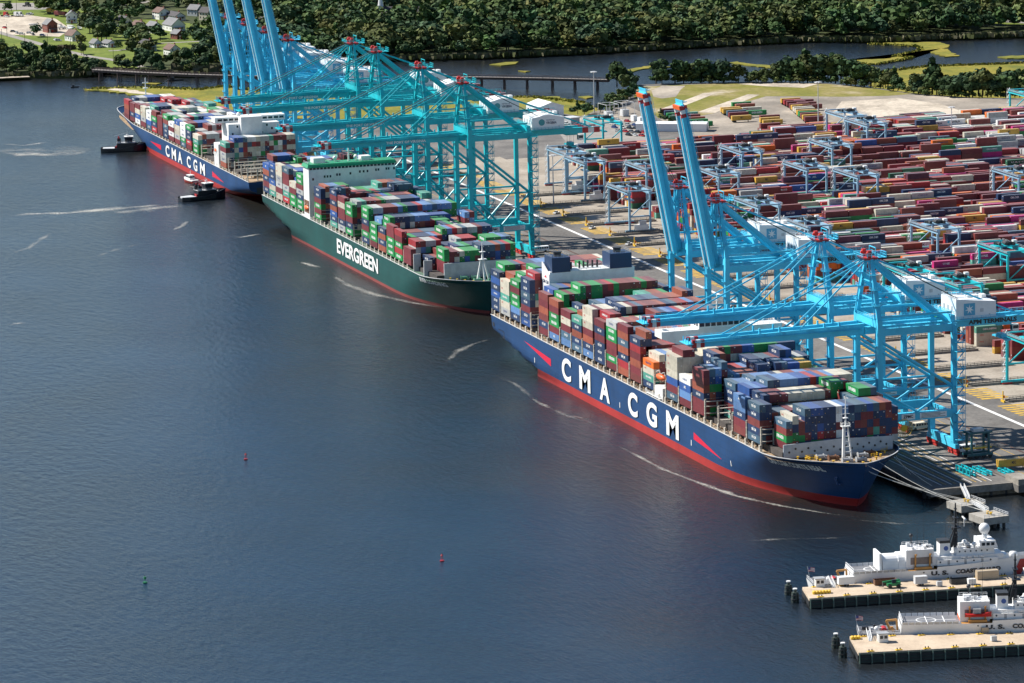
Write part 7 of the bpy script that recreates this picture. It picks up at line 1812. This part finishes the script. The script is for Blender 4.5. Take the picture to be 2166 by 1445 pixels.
# ------------------------------------------------------------------ houses
ROOFG = paint("roof_grey", (0.16, 0.16, 0.165), 0.8, wear=0.2); ROOFB = paint("roof_brown", (0.12, 0.065, 0.05), 0.8, wear=0.25); ROOFD = paint("roof_dark", (0.05, 0.045, 0.05), 0.8, wear=0.25)
WALLW = paint("siding_white", (0.74, 0.74, 0.72), 0.6, wear=0.08); WALLC = paint("siding_cream", (0.62, 0.56, 0.44), 0.6, wear=0.1); WALLB = paint("brick_red", (0.22, 0.07, 0.05), 0.8, wear=0.2); WALLS = paint("siding_grey", (0.42, 0.45, 0.46), 0.6, wear=0.1)
def house(p, label, w=9, d=8, h=5.5, rh=3.0, rz=0.3, wall=WALLW, roof=ROOFG, porch=True, chim=True):
    x, y = G(*p, 2.0); t = thing("house", label, "house", (x, y, 2.0), rz, "village houses")
    m = MB(); m.box(-w/2, w/2, -d/2, d/2, 0, h); m.extrude([(-w/2, -d/2, h), (-w/2, d/2, h), (-w/2, 0, h+rh)], (w, 0, 0)); wl_ = m.build("wall", wall, t)
    m = MB()
    for s_ in (-1, 1):
        m.hexa([(-w/2-.4, s_*(d/2+.5), h-.35), (w/2+.4, s_*(d/2+.5), h-.35), (w/2+.4, 0, h+rh+.02), (-w/2-.4, 0, h+rh+.02)][::s_], [(-w/2-.4, s_*(d/2+.5), h-.1), (w/2+.4, s_*(d/2+.5), h-.1), (w/2+.4, 0, h+rh+.3), (-w/2-.4, 0, h+rh+.3)][::s_])
    rf = m.build("roof", roof, t)
    if chim: m = MB(); m.box(w*.2, w*.2+.9, .6, 1.4, h+rh*.4, h+rh+1.2); m.build("chimney", WALLB, rf)
    for s_ in (-1, 1):
        for zz in ((1.5, 4.0) if h > 4.5 else (1.4,)):
            for k in range(3):
                xx = -w/2+w*(k+.5)/3; m = MB(); m.box(xx-.45, xx+.45, s_*(d/2+.02)-.03, s_*(d/2+.02)+.03, zz, zz+1.3); m.build("window", GLASS, wl_)
            for k in range(2):
                yy = -d/4+d/2*k; m = MB(); m.box(s_*(w/2+.02)-.03, s_*(w/2+.02)+.03, yy-.45, yy+.45, zz, zz+1.3); m.build("window", GLASS, wl_)
    m = MB(); m.box(w/2+.01, w/2+.06, -.5, .5, 0, 2.1); m.build("door", REDP, wl_)
    if porch:
        m = MB(); m.box(w/2+.07, w/2+2.6, -d*.4, d*.4, 2.7, 2.9); pr = m.build("porch_roof", roof, t)
        for yy in (-d*.38, d*.38): m = MB(); m.beam((w/2+2.4, yy, 0), (w/2+2.4, yy, 2.7), .2); m.build("porch_post", WALLW, pr)
HS = [((152, 48), "white two-storey house with grey roof behind the boat yard", 10, 8, 5.8, 3, -.2, WALLW, ROOFG), ((106, 68), "red brick house beside the boat yard", 9, 8, 6.2, 3.4, .2, WALLB, ROOFG), ((155, 86), "white gabled house on the lawn above the shore road", 10, 8, 4.2, 3.6, .35, WALLW, ROOFB),
      ((202, 100), "small white gabled cottage by the road bend", 7, 6, 3.2, 2.6, .3, WALLW, ROOFG), ((230, 99), "low white bungalow with a carport near the road bend", 9, 7, 3.0, 1.8, .35, WALLW, ROOFG), ((262, 55), "cream house with dark roof and two chimneys", 12, 8, 4.5, 3, .25, WALLC, ROOFD),
      ((294, 67), "cream house with brown roof among trees", 10, 8, 5.0, 3, .3, WALLC, ROOFB), ((326, 69), "white house with grey roof beside the cream house", 12, 8, 5.0, 3, .2, WALLW, ROOFG), ((341, 40), "white house with dark brown roof by the street", 11, 9, 5.5, 3, .25, WALLW, ROOFB),
      ((372, 42), "long low white hall with dark roof", 16, 8, 3.5, 2.5, .2, WALLW, ROOFD), ((368, 64), "white church hall with large pale grey roof", 16, 11, 4.5, 4.5, .2, WALLW, ROOFG), ((376, 82), "small brick house with a grey roof below the hall", 8, 7, 4.0, 2.6, .4, WALLB, ROOFG),
      ((414, 33), "pale house with grey gable beside the street", 10, 8, 5.0, 3.2, .6, WALLS, ROOFG), ((438, 42), "tall cream house near the raised booms", 9, 8, 6.0, 3.4, .6, WALLC, ROOFD), ((312, 107), "grey-green house with hipped dark roof behind big trees", 11, 9, 5.5, 2.2, .2, WALLS, ROOFD),
      ((364, 118), "white farmhouse with brown roof and porch near the shore", 10, 8, 5.0, 3, .25, WALLW, ROOFB), ((560, 60), "white house glimpsed between the raised booms", 11, 8, 5, 3, .3, WALLW, ROOFD), ((630, 72), "white house with dark roof beside the far wood", 13, 9, 4, 3, .3, WALLW, ROOFD),
      ((895, 44), "small white house hidden in the far wood", 9, 7, 4, 2.8, .4, WALLW, ROOFG)]
for (p, lab, w, d, h, rh, rz, wa, ro) in HS: house(p, lab, w, d, h, rh, rz, wa, ro)
x, y = G(820, 45, 2.0); t = thing("church", "dark-roofed church with a slim white steeple in the wood", "church", (x, y, 2.0), 1.2)
m = MB(); m.box(-6, 26, -7, 7, 0, 5); m.build("wall", WALLW, t); m = MB(); m.extrude([(-6.6, -8, 4.8), (-6.6, 8, 4.8), (-6.6, 0, 11)], (33, 0, 0)); m.build("roof", ROOFD, t)
m = MB(); m.box(-7, -3, -2, 2, 0, 12); m.lathe([(2.0, 12), (1.2, 17), (.08, 30)], (-5, 0, 0), n=8); m.build("steeple", WALLW, t)

# ------------------------------------------------------------------ terminal sheds
x, y = G(1153, 246, 4.0); t = thing("warehouse", "white gabled shed standing by the marsh behind the teal cranes", "shed", (x, y, 4.0), .1)
m = MB(); m.box(-10, 10, -8, 8, 0, 7); m.extrude([(-10, -8, 7), (-10, 8, 7), (-10, 0, 9.5)], (20, 0, 0)); wl_ = m.build("wall", HOUSE_W, t)
m = MB(); [m.hexa([(-10.4, s_*8.4, 6.9), (10.4, s_*8.4, 6.9), (10.4, 0, 9.55), (-10.4, 0, 9.55)][::s_], [(-10.4, s_*8.4, 7.15), (10.4, s_*8.4, 7.15), (10.4, 0, 9.8), (-10.4, 0, 9.8)][::s_]) for s_ in (-1, 1)]; m.build("roof", HOUSE_W, t)
for yy in (-4, 3): m = MB(); m.box(10.01, 10.08, yy-1.4, yy+1.4, 0.2, 4); m.build("door", paint("door_teal", (0.05, 0.3, 0.32)), wl_)
for k in range(4): m = MB(); m.box(-8+k*4.5, -6+k*4.5, -8.06, -8.01, 3.5, 5); m.build("window", GLASS, wl_)
x, y = G(1422, 276, 4.0); t = thing("storage_shed", "long low white shed between the raised booms and car park", "shed", (x, y, 4.0), 1.05)
m = MB(); m.box(-21, 21, -5, 5, 0, 4.6); m.build("wall", HOUSE_W, t); m = MB(); m.hexa([(-21.3, -5.3, 4.6), (21.3, -5.3, 4.6), (21.3, 5.3, 4.6), (-21.3, 5.3, 4.6)], [(-21.3, -.2, 5.4), (21.3, -.2, 5.4), (21.3, .2, 5.4), (-21.3, .2, 5.4)]); m.build("roof", HOUSE_W, t)
m = MB(); m.box(21.01, 21.08, -1.6, 1.6, 0, 3.2); m.build("door", GREYP, t)
x, y = G(1210, 262, 4.0); t = thing("control_hut", "plain grey hut at the substation's corner", "hut", (x, y, 4.0), .2); m = MB(); m.box(-4, 4, -3, 3, 0, 4); m.build("wall", GREYP, t); m = MB(); m.box(-4.3, 4.3, -3.3, 3.3, 4, 4.3); m.build("roof", LIGHTG, t)
for i, (a_, b_) in enumerate(((1287, 250), (1321, 246))):
    x, y = G(a_, b_, 4.0); t = thing("transformer", ["grey transformer with lattice frames closer to the lamp mast", "grey transformer with lattice frames closer to the raised boom"][i], "transformer", (x, y, 4.0), .1, "substation transformers")
    m = MB(); m.box(-2.4, 2.4, -2, 2, .3, 4.2); m.build("tank", LIGHTG, t)
    for k in range(3): m = MB(); m.tube((-1.6+k*1.6, 0, 4.2), (-1.6+k*1.6, 0, 6.4), .22, n=6); m.build("bushing", GREYP, t)
    m = MB()
    for s_ in (-6, 6): [m.beam((s_, q, 0), (s_, q, 9), .22) for q in (-4, 4)]; m.beam((s_, -4, 8.8), (s_, 4, 8.8), .3)
    m.beam((-6, -4, 8.8), (6, -4, 8.8), .2); m.beam((-6, 4, 8.8), (6, 4, 8.8), .2); m.build("bus_frame", LIGHTG, t)
for i, (a_, b_) in enumerate(((1341, 258), (1355, 262), (1368, 268))):
    t = box_thing("equipment_cabinet", f"white equipment cabinet, {_ON[i]} in the row by substation fence", "cabinet", (a_, b_), (3.4, 2.6, 3.4), HOUSE_W, .2, "substation cabinets"); t.location.z = 4.1

# ------------------------------------------------------------------ light masts and poles
def mast(p, h, label, z=4.0, lamp=True, nm="light_mast"):
    x, y = G(*p, z); t = thing(nm, label, "light mast" if lamp else "utility pole", (x, y, z), 0, "light masts" if lamp else "utility poles")
    m = MB(); m.tube((0, 0, 0), (0, 0, h), .38 if lamp else .2, .2 if lamp else .12, 7); m.build("pole", LIGHTG if lamp else BARK, t)
    if lamp:
        m = MB(); m.tube((0, 0, h), (0, 0, h+.3), 1.3, n=8); hd = m.build("head_ring", LIGHTG, t)
        for k in range(6): an = k*math.pi/3; m = MB(); m.cbox((1.5*math.cos(an), 1.5*math.sin(an), h-.1), (.9, .9, .5)); m.build("floodlight", WHITE, hd)
    else:
        m = MB(); m.beam((-1.2, 0, h-.8), (1.2, 0, h-.8), .18); m.build("cross_arm", BARK, t)
mast((1257, 238), 25, "tall light mast in front of the creek"); mast((1731, 270), 27, "tall light mast beside the parked trailers"); mast((1171, 432), 26, "light mast standing at the yard's front lanes"); mast((1412, 534), 26, "light mast at the yard front beside the raised boom"); mast((2013, 300), 20, "light mast at the far yard beside white boxes")
for i, (a_, b_) in enumerate(((4, 90), (15, 79), (53, 99), (101, 101), (172, 117), (150, 112), (240, 130), (35, 22), (24, 24))):
    mast((a_, b_), 10, f"thin utility pole, {_ON[i]} along the shore road and street", 2.0, False, "utility_pole")

# ------------------------------------------------------------------ vehicles
def car_proto(col, pickup=False):
    mt = paint("car_"+col, dict(white=(.75, .75, .73), silver=(.42, .43, .44), black=(.02, .02, .025), red=(.5, .03, .03), blue=(.04, .08, .25), grey=(.16, .165, .17))[col], .3, wear=.05, streak=False)
    t = thing("parked_car" if not pickup else "pickup_truck", "car", "car" if not pickup else "pickup", (0, 0, 0))
    m = MB(); m.hexa([(-2.3, -.88, .35), (2.3, -.88, .35), (2.3, .88, .35), (-2.3, .88, .35)], [(-2.25, -.86, .95), (2.15, -.84, .85), (2.15, .84, .85), (-2.25, .86, .95)]); m.build("body", mt, t)
    m = MB(); x0, x1, x2, x3 = (-1.9, 1.1, -1.5, .5) if not pickup else (-.4, 1.2, -.2, .8)
    m.hexa([(x0, -.8, .95), (x1, -.8, .9), (x1, .8, .9), (x0, .8, .95)], [(x2, -.66, 1.5), (x3, -.66, 1.5), (x3, .66, 1.5), (x2, .66, 1.5)]); gh = m.build("cabin", GLASS, t)
    m = MB(); m.box(x2, x3, -.66, .66, 1.5, 1.56); m.build("roof", mt, gh)
    for x in (-1.4, 1.4):
        for s_ in (-1, 1): m = MB(); m.tube((x, s_*.7, .33), (x, s_*.92, .33), .33, n=8); m.build("wheel", BLACKR, t)
    return t
CARP = {}
CCOUNT = {}
def place_car(col, p, rz, where, z=4.06, pickup=False, label=None):
    k = (col, pickup)
    if k not in CARP: CARP[k] = car_proto(col, pickup); o = CARP[k]
    else: o = copy_tree(CARP[k])
    x, y = G(*p, z); o.location = (x, y, z); o.rotation_euler = (0, 0, rz)
    CCOUNT[(col, where)] = CCOUNT.get((col, where), 0)+1
    o["label"] = label or f"{ordw(CCOUNT[(col, where)])} {col} {'pickup' if pickup else 'car'} {where}"
    o["group"] = "parked cars"
VR = random.Random(9); cols = ["silver", "black", "grey", "white", "blue", "black", "red"]
for row, (x0, x1, yy) in enumerate(((1296, 1350, 264), (1300, 1362, 271), (1308, 1382, 279), (1330, 1384, 287))):
    a_ = x0
    while a_ < x1:
        place_car(VR.choice(cols), (a_, yy+(a_-x0)*.05), .35+VR.uniform(-.1, .1), "in the car park rows from the lamp mast"); a_ += VR.choice((13, 15, 17))
for (a_, b_, c_) in ((1198, 263, "white"), (1221, 265, "red"), (1194, 276, "black"), (1308, 257, "white"), (1327, 258, "red"), (1205, 271, "silver")): place_car(c_, (a_, b_), .4, "on the gravel between hut and substation")
for (a_, b_, lab) in ((1177, 452, "white pickup driving along the yard front by light mast"), (1253, 484, "white pickup on the asphalt beside yellow hatching"), (1330, 518, "white pickup next to the third yellow lane end"), (1548, 648, "white pickup behind the lowered booms' legs")): place_car("white", (a_, b_), -.9, "x", 4.05, True, lab)
for i, (a_, b_, c_) in enumerate(((62, 71, "white"), (70, 74, "grey"), (90, 76, "blue"), (118, 86, "white"), (124, 87, "silver"), (10, 60, "red"), (28, 68, "black"), (36, 71, "silver"), (46, 73, "white"), (14, 36, "white"), (60, 32, "silver"), (66, 31, "white"), (128, 56, "white"), (136, 60, "silver"), (145, 63, "white"))): place_car(c_, (a_, b_), .5+VR.uniform(-.5, .5), "in the village boat yard and lane", 2.08)
def bus(p, label, mat, rz):
    x, y = G(*p, 4.05); t = thing("shuttle_bus", label, "bus", (x, y, 4.05), rz, "shuttle buses")
    m = MB(); m.box(-4.4, 3.2, -1.2, 1.2, .5, 2.9); m.build("body", mat, t); m = MB(); m.hexa([(3.2, -1, .5), (4.8, -.95, .5), (4.8, .95, .5), (3.2, 1, .5)], [(3.2, -1, 1.7), (4.6, -.9, 1.4), (4.6, .9, 1.4), (3.2, 1, 1.7)]); m.build("bonnet", mat, t)
    for k in range(6):
        for s_ in (-1, 1): m = MB(); m.box(-4+k*1.2, -3.1+k*1.2, s_*1.22-.02, s_*1.22+.02, 1.7, 2.5); m.build("window", GLASS, t)
    m = MB(); m.box(3.21, 3.26, -1, 1, 1.75, 2.6); m.build("windscreen", GLASS, t)
    for xx in (-2.6, 3.2):
        for s_ in (-1, 1): m = MB(); m.tube((xx, s_*.95, .5), (xx, s_*1.25, .5), .5, n=9); m.build("wheel", BLACKR, t)
bus((2040, 956), "white bus parked behind the straddle carrier", HOUSE_W, 1.75+math.pi); bus((1948, 908), "cream bus under the end crane", WALLC, 1.75+math.pi); bus((1142, 533), "white bus behind the teal crane's red wheels", HOUSE_W, 1.6+math.pi)
# straddle carrier
SCM = paint("carrier_teal", (0.015, 0.10, 0.12), .45, wear=.2)
x, y = G(2068, 968, 4.05); t = thing("straddle_carrier", "dark straddle carrier parked near the quay end", "straddle carrier", (x, y, 4.05), math.pi/2+.05)
for s_ in (-1, 1):
    for xx in (-4.2, 4.2): m = MB(); m.beam((xx*.85, s_*2.1, 1.6), (xx*.85, s_*2.1, 9.6), .7); m.build("leg", SCM, t)
    m = MB(); m.box(-5.2, 5.2, s_*2.1-.5, s_*2.1+.5, 1.2, 2.1); m.build("side_frame", SCM, t); m = MB(); m.box(-5, 5, s_*2.1-.45, s_*2.1+.45, 9.6, 10.3); m.build("top_frame", SCM, t)
    for xx in (-4.2, -1.5, 1.5, 4.2): m = MB(); m.tube((xx, s_*1.8, .8), (xx, s_*2.4, .8), .8, n=10); m.build("wheel", BLACKR, t)
for xx in (-4, 4): m = MB(); m.box(xx-.5, xx+.5, -1.6, 1.6, 9.65, 10.25); m.build("cross_frame", SCM, t)
m = MB(); m.box(-2.5, 2.0, -1.5, 1.5, 10.3, 11.4); m.build("power_pack", LIGHTG, t); m = MB(); m.box(4.2, 5.8, 1.2, 2.8, 7, 9); m.build("operator_cab", GLASS, t); m = MB(); m.box(-5.5, 5.5, -1.1, 1.1, 3.6, 4.1); m.build("spreader", YELP, t)
# stored spreader frames
for i, (a_, b_, n_) in enumerate(((2043, 1002, 4), (2078, 1000, 4), (2132, 1003, 3))):
    x, y = G(a_, b_, 4.05); t = thing("spreader_rack", ["teal rack of stored lifting frames nearest the quay edge", "teal rack of stored lifting frames in the middle of the pad", "teal rack of stored lifting frames beside the mustard box"][i], "spreader rack", (x, y, 4.05), .02, "stored spreader racks")
    for k in range(n_):
        m = MB(); z = 0
        for yy in (-1.1, 1.1):
            for zz in (.35, 2.3 if i == 0 else 1.3): m.beam((-6+k*3.1, yy, zz), (-3.4+k*3.1, yy, zz), .35)
            for xx in (-6, -3.4): m.beam((xx+k*3.1, yy, 0), (xx+k*3.1, yy, 2.5 if i == 0 else 1.5), .35)
        for xx in (-6, -3.4): m.beam((xx+k*3.1, -1.1, 1.2), (xx+k*3.1, 1.1, 1.2), .3)
        m.build("lifting_frame", CRT, t)
# trailers with boxes in the lot and on the quay
def parked_trailer(p, col, label, rz=math.pi/2-.05, z=4.1, L=12.19, group="trailers parked on the gravel lot"):
    x, y = G(*p, z); t = thing("parked_trailer", label, "trailer", (x, y, z), rz, group)
    br = RND.choice(BRAND[col]); v, f, cc_ = cont_geo(L, 2.7, col, br, 1, True, True); me = bpy.data.meshes.new("box"); me.from_pydata(v.tolist(), [], f); me.materials.append(CM)
    a_ = me.attributes.new("col", 'FLOAT_COLOR', 'FACE'); a_.data.foreach_set("color", np.hstack([cc_, np.ones((len(cc_), 1))]).ravel()); o = bpy.data.objects.new("box", me); COL.objects.link(o); o.parent = t; o.location = (0, 0, 1.25)
    m = MB(); m.box(-6, 6, -.5, .5, .95, 1.24); m.build("chassis", DARKP, t)
    for xx in (-5, -3.8):
        for s_ in (-1, 1): m = MB(); m.tube((xx, s_*.75, .5), (xx, s_*1.2, .5), .5, n=8); m.build("wheel", BLACKR, t)
    m = MB(); [m.box(4.2, 4.4, y_-.1, y_+.1, 0, .95) for y_ in (-.6, .6)]; m.build("landing_leg", DARKP, t)
TG = [("green", 1568, 229), ("rust", 1576, 233), ("mustard", 1545, 240), ("mustard", 1549, 243), ("cream", 1590, 240), ("slate", 1558, 247), ("green", 1600, 247), ("maroon", 1562, 251), ("mustard", 1568, 258), ("brown", 1628, 257), ("mustard", 1628, 262), ("mustard", 1634, 267),
      ("mustard", 1672, 221), ("red", 1678, 224), ("maroon", 1700, 224), ("maroon", 1684, 227), ("brown", 1706, 229), ("maroon", 1690, 232), ("mustard", 1694, 235), ("brown", 1718, 234), ("cream", 1698, 239), ("cream", 1702, 242), ("mustard", 1706, 246), ("green", 1710, 249), ("brown", 1714, 252), ("mustard", 1718, 256), ("maroon", 1722, 260),
      ("maroon", 1420, 243), ("navy", 1426, 247), ("green", 1431, 252), ("teal", 1455, 251), ("maroon", 1460, 256), ("rust", 1470, 261), ("green", 1476, 266), ("green", 1486, 271), ("dgreen", 1436, 258)]
for i, (c_, a_, b_) in enumerate(TG):
    grp = "front" if 11 >= i else ("back" if i < 27 else "boom-side")
    j = [g for g in range(i+1) if (0 if g <= 11 else 1 if g < 27 else 2) == (0 if i <= 11 else 1 if i < 27 else 2)]
    parked_trailer((a_, b_), c_, f"{CNAME[c_]} box trailer, {ordw(len(j))} in the {['middle', 'lamp mast', 'raised boom'][0 if i <= 11 else 1 if i < 27 else 2]} cluster on the gravel lot")
parked_trailer((2142, 992), "mustard", "mustard yellow box on a trailer near the quay end", group="boxes on trailers")
parked_trailer((128, 35), "maroon", "maroon box trailer parked in the village truck yard", .5, 2.06, group="village trailers"); parked_trailer((112, 29), "mustard", "mustard box trailer beside the village street", .5, 2.06, group="village trailers")
# truck tractors in the village
for i, (a_, b_, mt, lab) in enumerate(((32, 35, WHITE, "white truck tractor, first in the village yard"), (40, 35, WHITE, "white truck tractor, second in the village yard"), (10, 35, REDP, "red truck tractor in the village yard"), (229, 22, WHITE, "white truck tractor on the village street"), (56, 14, DARKP, "dark truck tractor by the upper street"))):
    x, y = G(a_, b_, 2.08); t = thing("truck_tractor", lab, "truck", (x, y, 2.08), .6, "truck tractors")
    m = MB(); m.box(-.4, 2.4, -1.2, 1.2, .8, 3.6); m.hexa([(2.4, -1.1, .7), (4.2, -1, .7), (4.2, 1, .7), (2.4, 1.1, .7)], [(2.4, -1.1, 2.2), (4.1, -.9, 1.9), (4.1, .9, 1.9), (2.4, 1.1, 2.2)]); m.build("cab", mt, t)
    m = MB(); m.box(2.41, 2.46, -1, 1, 2.3, 3.2); m.build("windscreen", GLASS, t); m = MB(); m.box(-3.4, -.4, -.5, .5, .7, 1); m.build("chassis", DARKP, t)
    for xx in (-2.8, -1.6, 3.2):
        for s_ in (-1, 1): m = MB(); m.tube((xx, s_*.8, .5), (xx, s_*1.2, .5), .5, n=8); m.build("wheel", BLACKR, t)
# lane barriers and signs at the yard front
for k in range(4, NBLK):
    xc = BLOCK0 + k*BPITCH - BPITCH/2
    for j, dx in enumerate((-1.6, 1.6)):
        t = thing("lane_barrier", f"low concrete lane barrier, {ordw(k-3)} yard gap, {'marsh' if j == 0 else 'open-end'} side", "barrier", (xc+dx, 148, 4.03), 0, "lane barriers at the yard front")
        m = MB(); m.box(-.35, .35, 0, 36, 0, .9); m.build("wall", QCONC, t)
        m = MB(); rails(m, [(0, .5, .9), (0, 35, .9)], 1.0, 3.0, .06); m.build("fence_rail", DARKP, t)
    t = thing("lane_post", f"yellow lane post with orange lamp, {ordw(k-3)} yard gap", "post", (xc, 146.5, 4.03), 0, "yellow lane posts")
    m = MB(); m.box(-.2, .2, -.2, .2, 0, 4.5); m.build("post", YELP, t); m = MB(); m.box(-.5, .5, .3, .7, 1.6, 2.6); m.build("lamp_box", ORANGE, t); m = MB(); m.box(-1.6, 1.6, -.3, .3, 0, .8); m.build("base_guard", YELP, t)
# boats and clutter of the boat yard
for i in range(14):
    a_, b_ = VR.uniform(70, 175), VR.uniform(54, 66); x, y = G(a_, b_, 2.08); t = thing("laid_up_boat", f"white laid-up boat, {_ON[i]} in the village boat yard", "boat", (x, y, 2.08), VR.uniform(0, 6), "boats laid up in the boat yard")
    m = MB(); m.hexa([(-3, -.5, .6), (3.2, -.05, .9), (3.2, .05, .9), (-3, .5, .6)], [(-3.2, -1.2, 1.8), (3.8, -.1, 2.1), (3.8, .1, 2.1), (-3.2, 1.2, 1.8)]); m.build("hull", WHITE, t); m = MB(); [m.box(xx-.1, xx+.1, -.8, .8, 0, .75) for xx in (-2, 1.5)]; m.build("cradle", DARKP, t)
